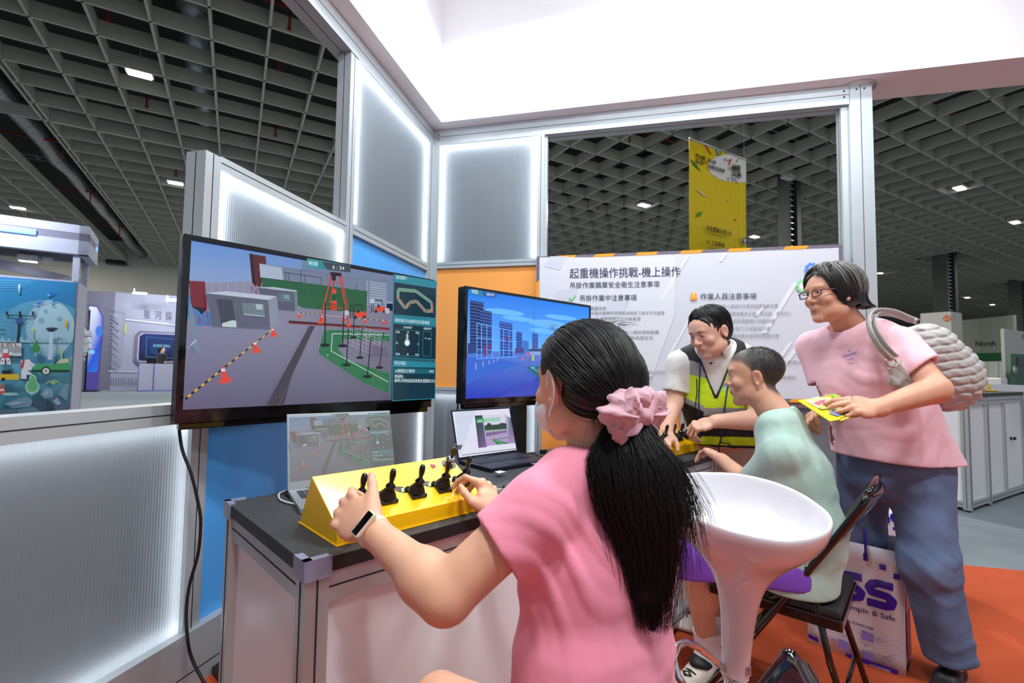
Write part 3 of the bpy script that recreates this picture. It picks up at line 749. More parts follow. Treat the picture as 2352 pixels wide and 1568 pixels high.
    R4([(1660, 1045), (1996, 1065), (1995, 1098), (1658, 1092)], (36, 128, 148)); R4([(1660, 1095), (1994, 1100), (1988, 1368), (1654, 1362)], (10, 50, 66)); c.path([(1660, 1095), (1994, 1100), (1988, 1368), (1654, 1362), (1660, 1095)], .0025, K(40, 150, 176)); R4([(1666, 1106), (1988, 1112), (1986, 1152), (1666, 1150)], (20, 92, 110))
    R4([(992, 262), (1330, 312), (1330, 372), (990, 328)], (30, 122, 140), [(60, 150, 160), (40, 62, 76), (30, 52, 66), (40, 150, 166)]); R4([(1110, 290), (1330, 318), (1328, 370), (1150, 350)], (54, 66, 74))
    if txt:
        wt = K(214, 236, 240)
        for t, xa, ya, xb, yb, h in (('時間', 1002, 314, 1074, 322, 32), ('6 : 34', 1188, 342, 1280, 354, 34), ('路徑顯示', 1684, 418, 1768, 426, 26), ('請依指示方向操作並注意高度', 1676, 748, 1946, 770, 26),
            ('方向指示', 1740, 800, 1810, 803, 18), ('高度指示', 1898, 808, 1962, 811, 16), ('西南', 1682, 835, 1712, 838, 16), ('西', 1769, 837, 1783, 838, 16), ('西北', 1836, 842, 1866, 844, 16), ('南', 1682, 920, 1696, 921, 16), ('北', 1850, 928, 1862, 929, 16),
            ('東南', 1680, 1004, 1712, 1006, 16), ('東', 1766, 1008, 1780, 1008, 16), ('東北', 1832, 1010, 1862, 1012, 16), ('296', 1928, 886, 1952, 888, 14), ('評分項目', 1670, 1078, 1756, 1082, 26),
            ('AI預期扣分機率:', 1674, 1140, 1832, 1142, 26), ('40%', 1938, 1140, 1978, 1141, 20), ('障礙物 -', 1670, 1182, 1748, 1184, 26), ('橫桿D荷物底面高度黃色範圍扣3分', 1668, 1214, 1985, 1218, 26)):
            c.ptext(t, xa, ya, xb, yb, h, wt)
TV1L, TV1R = at(422, 542, 1.65), at(996, 640, 2.47)
def _d1(c, M, rect):
    clipped(c, M, rect, 400, 520, 3.408); draw_sim(c)
monitor(TV1L, TV1R, 1.613, .966, 'large black monitor at left showing a crane yard simulation', _d1, bez=(.022, .014, .016, .045), stand=True)
def _d2(c, M, rect):
    x0, y0, x1, y1 = rect; clipped(c, M, rect, 1000, 640, 3.267); K = lambda r, g, b: W(rgb(r, g, b), 1.25)
    c.poly([(245, 65), (1160, 215), (1160, 560), (235, 560)], None, [K(30, 110, 214), K(26, 120, 224), K(96, 170, 236), K(90, 160, 236)])
    for (x, y, rx, ry) in ((520, 250, 150, 22), (850, 340, 150, 30), (940, 290, 120, 18), (800, 390, 90, 20), (620, 300, 120, 18)): c.disc(x, y, rx, ry, K(96, 168, 232), rot=.12)
    c.poly([(236, 545), (1160, 545), (1160, 950), (220, 915)], None, [K(70, 110, 196), K(86, 120, 196), K(36, 44, 150), K(24, 50, 170)])
    c.poly([(232, 590), (420, 590), (640, 640), (300, 760), (226, 800)], K(44, 92, 190)); c.poly([(640, 800), (860, 700), (860, 915), (480, 915)], K(52, 66, 168))
    def tower(x0_, x1_, y0_, y1_, col, st=0, n=8):
        c.poly([(x0_, y0_), (x1_, y0_ + (x1_ - x0_) * .2), (x1_, y1_), (x0_, y1_)], K(*col))
        for i in range(n): t = (i + .5) / n; c.line((x0_, y0_ + (y1_ - y0_) * t), (x1_, y0_ + (x1_ - x0_) * .2 + (y1_ - y0_) * t * .95), .0014, K(110, 160, 226) if st else K(40, 80, 150))
    tower(258, 360, 160, 560, (16, 36, 92), 1, 16); tower(330, 420, 230, 560, (22, 46, 112), 1, 14); tower(475, 572, 318, 590, (36, 66, 150), 1, 12)
    tower(600, 643, 395, 560, (30, 60, 140), 1, 8); tower(645, 692, 460, 550, (56, 110, 190), 0, 4); tower(718, 762, 405, 530, (32, 70, 150), 1, 8); tower(870, 912, 430, 540, (32, 74, 158), 1, 8); tower(232, 290, 482, 560, (26, 52, 110), 0, 4)
    c.poly([(690, 528), (870, 522), (870, 548), (690, 548)], K(36, 60, 110)); c.poly([(690, 545), (870, 545), (870, 575), (690, 572)], K(120, 146, 200))
    for x in (300, 335, 375, 415, 470, 500, 540, 575): c.line((x, 335 + (x - 300) * .22), (x, 605 - (x - 300) * .05), .004, K(96, 164, 236))
    for t in (0, .4, .75, 1): c.line((298, 335 + 265 * t), (600, 400 + 185 * t), .004, K(90, 156, 232))
    for x, y in ((345, 500), (380, 490), (515, 430), (350, 540), (585, 520), (630, 520)): c.poly([(x, y), (x + 22, y + 3), (x + 22, y + 40), (x, y + 38)], K(96, 50, 110))
    for x in (290, 345, 390, 423, 452): c.line((x, 680 - (x - 290) * .38), (x, 630 - (x - 290) * .2), .0035, K(180, 190, 150))
    for x, y in ((640, 612), (722, 616), (802, 624), (690, 570), (676, 582)): c.poly([(x - 8, y), (x + 8, y), (x, y - 28)], K(214, 84, 70))
    for i in range(12): c.line((770 + i * 9, 597), (779 + i * 9, 597), .0018, K(200, 90, 90) if i % 2 else K(200, 210, 230))
    c.poly([(665, 660), (866, 650), (866, 672), (738, 676), (866, 745), (860, 815), (832, 818)], K(24, 92, 104)); c.line((712, 668), (832, 752), .0022, K(140, 214, 240)); c.disc(714, 667, 18, 6, K(90, 180, 200))
    c.line((726, 148), (722, 490), .0016, K(24, 40, 80)); c.line((686, 545), (686, 662), .0018, K(60, 60, 90)); c.poly([(716, 490), (726, 490), (726, 524), (716, 524)], K(150, 40, 50)); c.poly([(708, 574), (724, 574), (724, 612), (708, 612)], K(176, 170, 60))
    c.line((520, 835), (700, 690), .0011, K(30, 40, 110)); c.line((600, 835), (690, 720), .0011, K(30, 40, 110))
    c.poly([(246, 68), (444, 100), (442, 146), (246, 120)], K(30, 84, 150)); c.poly([(246, 70), (330, 84), (345, 132), (246, 118)], K(40, 116, 150))
    c.ptext('時間:', 254, 112, 305, 116, 30, K(190, 220, 235)); c.ptext('00:41', 366, 128, 422, 134, 26, K(210, 225, 240))
TV2L, TV2R = at(1067, 654, 2.27), at(1356, 705, 2.92)
TV2, MT2 = monitor(TV2L, TV2R, 1.552, .995, 'smaller black monitor showing a blue construction site', _d2, bez=(.016, .014, .014, .026), stand=True)
c = Canvas(); c.f = tr(MT2, 900, 860, 5.227); c.ptext('PHILIPS', 1690, 306, 1730, 306, 10, W(rgb(150, 210, 90)))
c.build('brand_mark', SCREEN, TV2, Matrix.Translation((0, 0, .0045)))
def cable(pts, r, label, cat='cable', m=RUBBER, name='power_cable', n=6):
    P = [Vector(p) for p in pts]; out = []
    for i in range(len(P) - 1):
        p0, p1, p2, p3 = P[max(0, i - 1)], P[i], P[i + 1], P[min(len(P) - 1, i + 2)]
        for k in range(6):
            t = k / 6; out.append(.5 * ((2 * p1) + (-p0 + p2) * t + (2 * p0 - 5 * p1 + 4 * p2 - p3) * t * t + (-p0 + 3 * p1 - 3 * p2 + p3) * t ** 3))
    out.append(P[-1]); mb = MB(); mb.tube(out, r, n); return tag(mb.build(name, m), label, cat)
cable([at(410, 970, 1.66), at(418, 1030, 1.66), at(440, 1090, 1.66), at(456, 1160, 1.66), at(461, 1200, 1.66), at(455, 1270, 1.66), at(436, 1340, 1.66), at(428, 1400, 1.64), at(430, 1460, 1.62), at(440, 1510, 1.62), at(470, 1568, 1.60), at(500, 1600, 1.58)], .0052, 'black power cable hanging from the left corner of the large monitor')
cable([at(1066, 830, 2.5), at(1058, 870, 2.5), at(1052, 920, 2.5), at(1050, 1000, 2.55), at(1060, 1100, 2.6)], .005, 'black power cable behind the left edge of the smaller monitor')
cable([at(1206, 930, 2.55), at(1200, 950, 2.55), at(1193, 975, 2.55), at(1180, 1010, 2.6)], .004, 'black cable dropping from under the smaller monitor')

# ---- laptops
def laptop(M, w, dpt, lean, hl, label, mats, screen, keys=True, bez=(.007, .010, .020)):
    body, lidm, keym = mats
    e = empty('laptop', M, label, 'laptop')
    mb = MB(); mb.bbox((w / 2, -dpt / 2, .008), (w, dpt, .016), .003); b = mb.build('base', body, e)
    mb = MB(); nx, ny = 14, 5; kw = (w - .04) / nx; kd = dpt * .42 / ny
    for i in range(nx):
        for j in range(ny): mb.box((.02 + kw * (i + .5), -.03 - kd * (j + .5), .0168), (kw * .84, kd * .82, .0016))
    o = mb.build('keyboard', keym, b); o['kind'] = 'stuff'
    mb = MB(); mb.box((w * .52, -dpt * .78, .0163), (w * .34, dpt * .30, .0006)); mb.build('touchpad', keym, b)
    L = Matrix.Translation((0, .0, .014)) @ Matrix.Rotation(R(90) - lean, 4, 'X')    # lid plane: local x right, y up the lid, z toward user
    mb = MB(); mb.bbox((w / 2, hl / 2, -.003), (w, hl, .0055), .002); mb.tube([(w * .15, 0, -.002), (w * .85, 0, -.002)], .006, 8); lid = mb.build('lid', lidm, e, L)
    s, t, bb = bez; c = Canvas(step=.00006); c.rect(s, bb, w - s, hl - t, rgb(12, 12, 14), raw=True)
    LM = M @ L; screen(c, LM, (s, bb, w - s, hl - t)); c.build('screen', SCREEN, lid, Matrix.Translation((0, 0, .0003)))
    mb = MB(); mb.lathe([(.0016, 0), (.0016, .0004), (0, .0004)], 8, Matrix.Translation((w / 2, hl - t / 2, 0))); mb.build('webcam', BLACKP, lid)
    return e, LM
SILV = mat('silver_laptop', rgb(150, 156, 162), .35, .5); NAVY = mat('navy_laptop', rgb(28, 34, 48), .35, .4); KEYS = mat('laptop_keys', rgb(44, 48, 58), .5)
b1 = onz(661, 1119, .775); M1 = frame(b1.x, b1.y, .7505, 32.5)
def _l1(c, LM, rect):
    x0, y0, x1, y1 = rect
    # the same picture as on the large monitor, mapped onto this display by its own corners
    c.homography([(110, 108), (2012, 432), (1995, 1375), (52, 1470)], [(x0, y1), (x1, y1), (x1, y0), (x0, y0)])
    f = c.f; c.f = lambda x, y: (lambda q: (min(x1, max(x0, q[0])), min(y1, max(y0, q[1]))))(f(x, y))
    ol = c.line; c.line = lambda a, b, w, col, raw=False: ol(a, b, w * .32, col, raw)
    draw_sim(c, k=.34, w=(.40, .40, .36), g=.62)  # dimmed and greyed: washed-out screen reflection mixed into the picture's colours
laptop(M1, .358, .235, R(20), .252, 'silver laptop on the counter behind the near control box', (SILV, SILV, KEYS), _l1, bez=(.008, .012, .028))
b2 = onz(1053, 1057, .765); b2r = onz(1189, 1038, .765); ang = math.degrees(math.atan2(b2r.y - b2.y, b2r.x - b2.x)); M2 = frame(b2.x, b2.y, .7505, ang)
def _l2(c, LM, rect):
    x0, y0, x1, y1 = rect; clipped(c, LM, rect, 900, 860, 5.227); K = lambda r, g, b: W(rgb(r, g, b), 1.0)
    c.rect(x0, y0, x1, y1, K(222, 222, 240), raw=True)
    c.poly([(755, 430), (1000, 420), (830, 960), (800, 960)], K(206, 212, 234)); 
    c.poly([(995, 492), (1085, 488), (1140, 870), (1040, 880)], None, [K(24, 70, 64), K(30, 76, 68), K(120, 100, 150), K(90, 76, 120)])
    c.poly([(1345, 470), (1450, 520), (1500, 820), (1395, 830)], None, [K(214, 208, 232), K(60, 90, 90), K(150, 128, 176), K(160, 140, 184)])
    c.poly([(1095, 486), (1355, 470), (1372, 590), (1108, 630)], K(214, 208, 232)); c.poly([(1108, 610), (1372, 590), (1380, 660), (1118, 690)], K(40, 70, 62)); c.disc(1165, 610, 28, 30, K(30, 60, 54)); c.disc(1330, 600, 50, 20, K(36, 66, 58)); c.disc(1240, 630, 50, 16, K(34, 64, 56))
    c.poly([(1118, 670), (1380, 652), (1382, 668), (1120, 686)], K(150, 176, 140)); c.poly([(1120, 686), (1382, 665), (1394, 830), (1140, 858)], K(176, 150, 200)); c.poly([(1125, 700), (1380, 668), (1380, 690), (1130, 740)], K(120, 100, 140)); c.line((1130, 745), (1380, 695), .001, K(70, 50, 80))
    c.poly([(1195, 780), (1385, 750), (1388, 762), (1250, 782), (1394, 820), (1392, 832), (1260, 838)], K(44, 132, 74)); c.line((1230, 782), (1345, 834), .001, K(220, 230, 220))
    c.poly([(1229, 746), (1242, 745), (1242, 775), (1230, 776)], K(176, 160, 40)); c.poly([(1223, 680), (1231, 680), (1231, 706), (1223, 706)], K(130, 30, 50))
    for x, y0_, y1_ in ((1060, 428, 490), (1205, 482, 780), (1100, 488, 860), (1352, 472, 828)): c.line((x, y0_), (x + (y1_ - y0_) * .1, y1_), .0006, K(60, 80, 80))
    c.poly([(1012, 532), (1300, 510), (1302, 560), (1018, 582)], K(150, 206, 176)); c.poly([(1012, 532), (1100, 526), (1104, 574), (1018, 582)], K(60, 160, 96)); c.ptext('起始點', 1024, 574, 1088, 568, 24, K(225, 240, 230))
    for r in range(5):
        for q in range(3): x = 898 + q * 46 + r * 4; y = 768 + r * 41 - q * 5; c.disc(x, y, 3, 3, K(40, 44, 90), 6)
    for x, y in ((1040, 880), (1098, 908), (1054, 914), (1197, 874), (1331, 458)): c.disc(x, y, 4, 4, K(40, 44, 70), 6)
    for j in range(3):
        for i in range(9): c.line((785 + i * 20, 520 + j * 18 - i), (797 + i * 20, 519 + j * 18 - i), .0008, K(150, 150, 180))
    c.poly([(832, 965), (1497, 885), (1502, 892), (833, 972)], K(60, 62, 76)); c.poly([(838, 985), (1500, 900), (1502, 925), (840, 1015)], K(232, 230, 244))
    for i in range(11): c.disc(1070 + i * 23.5, 971 - i * 3.2, 6, 7, K(*[(60, 70, 90), (214, 60, 150), (220, 160, 60), (90, 100, 120), (50, 90, 200), (40, 150, 220), (120, 40, 40), (60, 60, 70), (30, 170, 220), (60, 180, 90), (40, 60, 190)][i]), 8)
    for i in range(4): c.disc(1372 + i * 20, 928 - i * 3, 4, 5, K(70, 80, 140), 6)
    c.rect(*tr(LM, 900, 860, 5.227)(915, 1000), *tr(LM, 900, 860, 5.227)(930, 984), K(60, 150, 220), raw=True)
LAP2, LM2 = laptop(M2, (b2r - b2).length, .225, R(17), .222, 'navy laptop with a white slide open below the smaller monitor', (NAVY, NAVY, KEYS), _l2, bez=(.005, .008, .012))
c = Canvas(step=.0001); Mb = M2 @ Matrix.Translation((0, 0, .0165)); c.f = tr(Mb, 900, 860, 5.227)
c.poly([(1232, 1165), (1300, 1150), (1372, 1165), (1285, 1186)], rgb(214, 216, 214)); c.poly([(1660, 1066), (1850, 1038), (1915, 1060), (1730, 1088)], rgb(90, 100, 130)); c.line((1700, 1068), (1860, 1048), .002, rgb(220, 225, 235)); c.disc(1826, 1046, 10, 4, rgb(210, 70, 60), 8)
c.build('palm_rest_stickers', GPRINT, LAP2, Matrix.Translation((0, 0, .0165)))
c = Canvas(step=.0001); c.f = tr(LM2, 900, 860, 5.227); c.ptext('ASUS Zenbook', 1146, 1000, 1215, 990, 9, rgb(190, 190, 180)); c.build('lid_lettering', GPRINT, LAP2, M2.inverted() @ LM2 @ Matrix.Translation((0, 0, .0012)))

# loose things on the counter
zc = .7505
GREYC = mat('grey_cable', rgb(190, 192, 194), .4)
cable([onz(*p, zc + .004) for p in ((700, 1160), (670, 1156), (645, 1148), (640, 1136), (652, 1128), (672, 1126))], .0032, 'light grey cable looped beside the silver laptop', m=GREYC, name='usb_cable')
cable([onz(*p, zc + .006) for p in ((690, 1150), (672, 1143), (656, 1130), (668, 1128))], .004, 'black cable plugged into the side of the silver laptop', name='usb_cable')
cable([onz(*p, zc + .006) for p in ((1190, 1046), (1215, 1040), (1228, 1042), (1240, 1048), (1258, 1050), (1268, 1056))], .0028, 'short black cable end lying behind the navy laptop', name='usb_cable')
M = frame(*onz(1273, 1056, zc + .002), 20); mb = MB(); mb.bbox((0, 0, .005), (.03, .012, .008), .002); e = tag(mb.build('usb_plug', mat('grey_plug', rgb(150, 152, 158), .3, .5), M=M), 'grey cable plug lying on the counter past the navy laptop', 'plug')
M = frame(*onz(1248, 1041, zc), 40); mb = MB(); mb.bbox((0, 0, .01), (.035, .018, .018), .004); mb.tube([(.015, 0, .012), (.03, .01, .008)], .005, 6); tag(mb.build('cable_adapter', BLACKP, M=M), 'small black cable adapter behind the navy laptop', 'adapter')
# mouse
M = frame(*onz(1143, 1146, zc), 46)
e = empty('computer_mouse', M, 'black computer mouse beside the girl\'s right hand', 'mouse')
mb = MB(); n = 14; vs = []; fs = []
for i in range(9):
    t = PI / 2 * i / 8
    for j in range(n): a = 2 * PI * j / n; vs.append((.054 * math.cos(a) * math.cos(t), .031 * math.sin(a) * math.cos(t) * (1 + .12 * math.cos(a)), .036 * math.sin(t) ** .8))
for i in range(8):
    for j in range(n): fs.append((i * n + j, i * n + (j + 1) % n, (i + 1) * n + (j + 1) % n, (i + 1) * n + j))
mb.add(vs, fs, smooth=True); mb.build('shell', mat('mouse_shell', rgb(26, 26, 28), .35), e)
mb = MB(); mb.tube([(.03, -.004, .032), (.03, .004, .032)], .007, 10); mb.build('scroll_wheel', RUBBER, e)
# papers
c = Canvas(step=.0003); c.f = tr(Matrix.Translation((0, 0, zc + .001)), 900, 860, 5.227)
PAPER = mat('white_paper', rgb(236, 238, 240), .7)
q = [onz(900 + x / 5.227, 860 + y / 5.227, zc) for x, y in ((1352, 1400), (1560, 1335), (1740, 1450), (1480, 1560))]
mb = MB(); mb.prism([(p.x, p.y) for p in q][::-1], .0016, z0=zc); sh = tag(mb.build('leaflet', PAPER), 'white leaflet with a yellow edge by the mouse', 'leaflet')
c.poly([(1352, 1400), (1560, 1335), (1575, 1346), (1372, 1412)], rgb(232, 222, 50)); c.poly([(1490, 1362), (1520, 1352), (1526, 1358), (1498, 1368)], rgb(220, 80, 70)); c.build('yellow_edge', PRINT, sh, Matrix.Translation((0, 0, zc + .0016)))

# ---- information board on the back wall
PLUM = mat('board_frame', rgb(112, 106, 122), .5); BOARDW = mat('board_white', rgb(206, 209, 219), .35, coat=.1)
MBd = FB @ Matrix.Translation((.872, -.045, .968)) @ Matrix.Rotation(R(90), 4, 'X')
BW, BH = 2.035, 1.04
e = empty('information_board', MBd, 'wide white safety notice board with grey and orange striped edging', 'notice board')
mb = MB(); mb.span((0, 0, -.045), (BW, BH, 0)); mb.build('board', BOARDW, e)
c = Canvas(step=.00015); f0 = tr(MBd, 1200, 560, 3.095); c.f = lambda x, y: (lambda q: (min(BW, max(0, q[0])), min(BH, max(0, q[1]))))(f0(x, y))
fr = .022; pl = rgb(112, 106, 124); og = rgb(246, 158, 40)
for (a, b, x1, y1) in ((0, BH - fr, BW, BH), (0, 0, BW, fr), (0, 0, fr, BH), (BW - fr, 0, BW, BH)): c.rect(a, b, x1, y1, pl, raw=True)
for x in [.14, .42, .72, 1.02, 1.33, 1.68]: c.poly([(x, BH - fr), (x + .14, BH - fr), (x + .16, BH), (x + .02, BH)], og, raw=True)
for x in [.2, .55, .95, 1.35, 1.7]: c.poly([(x, 0), (x + .14, 0), (x + .16, fr), (x + .02, fr)], og, raw=True)
for y in (.2, .66): c.poly([(0, y), (fr, y + .02), (fr, y + .2), (0, y + .18)], og, raw=True)
lt = rgb(226, 228, 238); gy = rgb(204, 207, 218)
c.poly([(122, 96), (1090, 96), (1082, 500), (870, 1110), (122, 1110)], rgb(216, 218, 227))
for q in (((325, 100), (312, 100), (268, 200), (278, 202)), ((1192, 78), (1168, 80), (972, 398), (996, 398)), ((1458, 62), (1436, 64), (1396, 124), (1418, 126)), ((1190, 548), (1170, 548), (1024, 808), (1046, 808)), ((1965, 268), (1925, 272), (1690, 640), (1735, 632)), ((2006, 690), (1968, 690), (1820, 880), (1860, 880)), ((1922, 698), (1890, 700), (1800, 830), (1830, 830)), ((1745, 420), (1720, 430), (1640, 515), (1672, 513)), ((512, 318), (500, 320), (460, 400), (474, 400))): c.poly(list(q), lt)
for q in (((200, 90), (325, 90), (270, 190), (150, 160)), ((250, 330), (390, 322), (330, 410), (230, 400)), ((600, 420), (760, 400), (700, 520), (560, 530))): c.poly(list(q), rgb(206, 209, 220))
dk = rgb(62, 66, 92); gr = rgb(140, 140, 150)
for t, xa, ya, xb, yb, h, col, b in (
    ('起重機操作挑戰-機上操作', 334, 240, 1122, 226, 66, dk, .008), ('吊掛作業職業安全衛生注意事項', 334, 314, 974, 304, 40, dk, .006), ('吊掛作業中注意事項', 404, 404, 812, 400, 40, dk, .006), ('作業人員注意事項', 1262, 392, 1662, 388, 40, dk, .006),
    ('禁止超載吊掛', 430, 468, 596, 467, 23, gr, .003), ('應依吊重表查詢不同角度與臂長下最大可吊重量', 430, 502, 1010, 500, 23, gr, 0), ('不得以目視或經驗方式判斷載重', 430, 542, 842, 542, 23, gr, 0), ('吊掛過程重心偏移導致翻覆', 600, 638, 970, 637, 23, gr, 0), ('注意吊物平衡與穩定性', 600, 678, 930, 677, 23, gr, 0),
    ('強風時應停止高空吊掛作業', 810, 922, 1090, 921, 23, gr, 0), ('隨時注意通訊', 780, 960, 926, 960, 23, gr, 0),
    ('合格人員操作天車與指揮吊掛作業', 1390, 454, 1816, 450, 24, gr, 0), ('人員應穿戴安全帽、安全鞋、反光背心', 1430, 506, 1914, 504, 24, gr, 0), ('使用手勢或對講機進行明確指揮', 1370, 558, 1790, 557, 24, gr, 0), ('嚴禁於吊物下方逗留或行走', 1390, 612, 1760, 611, 24, gr, 0), ('夜間作業時應加設照明與警示燈', 1400, 664, 1822, 663, 24, gr, 0),
    ('發現異常,立即停止操作', 1700, 852, 2052, 850, 24, gr, 0), ('完成檢點與登記', 1720, 960, 1942, 958, 24, gr, 0)):
    c.ptext(t, xa, ya, xb, yb, h, col, bold=b)
c.path([(334, 385), (350, 404), (382, 364)], .009, rgb(110, 206, 120))
c.poly([(1190, 382), (1244, 380), (1240, 398), (1196, 400)], rgb(240, 160, 50)); c.disc(1216, 366, 21, 20, rgb(240, 160, 50)); c.poly([(1208, 346), (1224, 346), (1224, 380), (1208, 380)], rgb(250, 200, 110))
for gx, gy_, rr, col in ((2052, 190, 46, rgb(84, 140, 232)), (1985, 300, 38, rgb(150, 222, 160))):
    for i in range(10):
        a = 2 * PI * i / 10; c.line((gx + rr * .7 * math.cos(a), gy_ + rr * 1.1 * .7 * math.sin(a)), (gx + rr * 1.15 * math.cos(a), gy_ + rr * 1.25 * math.sin(a)), .012, col)
    c.disc(gx, gy_, rr, rr * 1.1, col, 28); c.disc(gx, gy_, rr * .55, rr * .62, rgb(228, 230, 238), 24)
c.build('printed_face', GPRINT, e, Matrix.Translation((0, 0, .0006)))

# ---- hanging yellow banner
PB0, PB1 = at(1583, 318, 8.6), at(1713, 370, 9.43)
MBn = face_M(PB0, PB1, 2.9); bw = (Vector((PB1.x, PB1.y)) - Vector((PB0.x, PB0.y))).length; bh = PB0.z - 2.9
e = empty('hanging_banner', MBn, 'tall yellow cloth banner hanging from the hall ceiling', 'banner')
mb = MB(); vs = []; fs = []; n = 40
for i in range(n + 1):
    x = bw * i / n; z = .008 * math.sin(i * 1.9) * (i / n) - .012
    for y in (0, bh * .5, bh * .8, bh): vs.append((x, y, z * (1 if y < bh * .75 else .2)))
for i in range(n):
    for j in range(3): a = i * 4 + j; fs.append((a, a + 4, a + 5, a + 1))
mb.add(vs, fs, smooth=True); o = mb.build('cloth', mat('banner_yellow', rgb(242, 212, 20), .5), e); sd = o.modifiers.new('s', 'SOLIDIFY'); sd.thickness = .003
mb = MB(); mb.tube([(0, bh, 0), (bw, bh, 0)], .02, 8); mb.tube([(.05, bh, 0), (.05, bh + 3.6, 0)], .004, 4); mb.tube([(bw - .05, bh, 0), (bw - .05, bh + 3.6, 0)], .004, 4); mb.build('top_rod', ALU, e)
c = Canvas(step=.0012); f1 = tr(MBn, 1560, 300, 5.6); c.f = lambda x, y: (lambda q: (min(bw, max(0, q[0])), min(bh, max(0, q[1]))))(f1(x, y))
c.poly([(366, 470), (385, 400), (460, 345), (560, 312), (640, 306), (858, 395), (858, 660), (760, 668), (640, 660), (500, 620), (400, 550)], rgb(238, 238, 232))
for q, col in ((((310, 168), (345, 172), (415, 308), (400, 308)), (206, 50, 44)), (((458, 232), (480, 238), (510, 320), (490, 325)), (70, 130, 200)), (((515, 262), (522, 266), (535, 318), (525, 316)), (40, 130, 60)), (((136, 358), (210, 430), (285, 536), (180, 450)), (40, 140, 60)), (((188, 735), (240, 762), (375, 868), (300, 835)), (222, 222, 200)),
    (((205, 1110), (230, 1060), (297, 1040), (270, 1100)), (90, 160, 60)), (((692, 1172), (708, 1142), (736, 1132), (722, 1156)), (220, 50, 40)), (((600, 890), (618, 898), (632, 920), (612, 910)), (90, 150, 60)), (((705, 1490), (716, 1492), (732, 1514), (720, 1514)), (220, 50, 40)),
    (((640, 372), (676, 368), (640, 420), (655, 425), (620, 455), (632, 410)), (214, 44, 50)), (((575, 360), (588, 362), (590, 395), (578, 392)), (60, 100, 190)), (((608, 368), (625, 372), (622, 405), (612, 400)), (226, 176, 40)), (((710, 410), (755, 360), (762, 366), (728, 405)), (50, 140, 60)), (((700, 612), (745, 680), (738, 684), (695, 622)), (200, 50, 60)), (((612, 598), (625, 610), (630, 646), (618, 640)), (60, 150, 80)), (((655, 600), (672, 610), (690, 658), (675, 655)), (120, 150, 180))): c.poly(list(q), rgb(*col))
for t, xa, ya, xb, yb, h, b in (('THE', 190, 345, 328, 395, 62, .03), ('55', 190, 415, 296, 448, 60, .03), ('th', 294, 422, 334, 438, 30, .02), ('第55屆', 345, 405, 452, 440, 46, .01), ('全國技能競賽', 345, 478, 562, 552, 46, .01), ('自造', 600, 500, 650, 512, 30, 0), ('極限', 655, 510, 764, 530, 72, .03), ('定義', 655, 580, 770, 610, 66, .03), ('ASK FOR SKILL', 640, 580, 756, 642, 16, 0),
    ('技能體驗站第1站', 316, 1278, 640, 1362, 56, .004), ('Try a Skill- Station 1', 316, 1332, 550, 1392, 26, 0), ('01 工業機械', 316, 1462, 548, 1512, 56, .004), ('Industrial Machinery', 316, 1518, 520, 1560, 28, 0)): c.ptext(t, xa, ya, xb, yb, h, rgb(40, 42, 34), bold=b)
c.line((160, 1258), (780, 1420), .006, rgb(180, 160, 30)); c.line((160, 1442), (400, 1510), .006, rgb(180, 160, 30))
c.disc(806, 1428, 27, 46, rgb(40, 60, 160)); c.poly([(806, 1390), (824, 1425), (813, 1425), (813, 1462), (800, 1462), (800, 1425), (788, 1425)], rgb(240, 240, 240))
c.build('printed_face', PRINT, e, Matrix.Translation((0, 0, .004)))
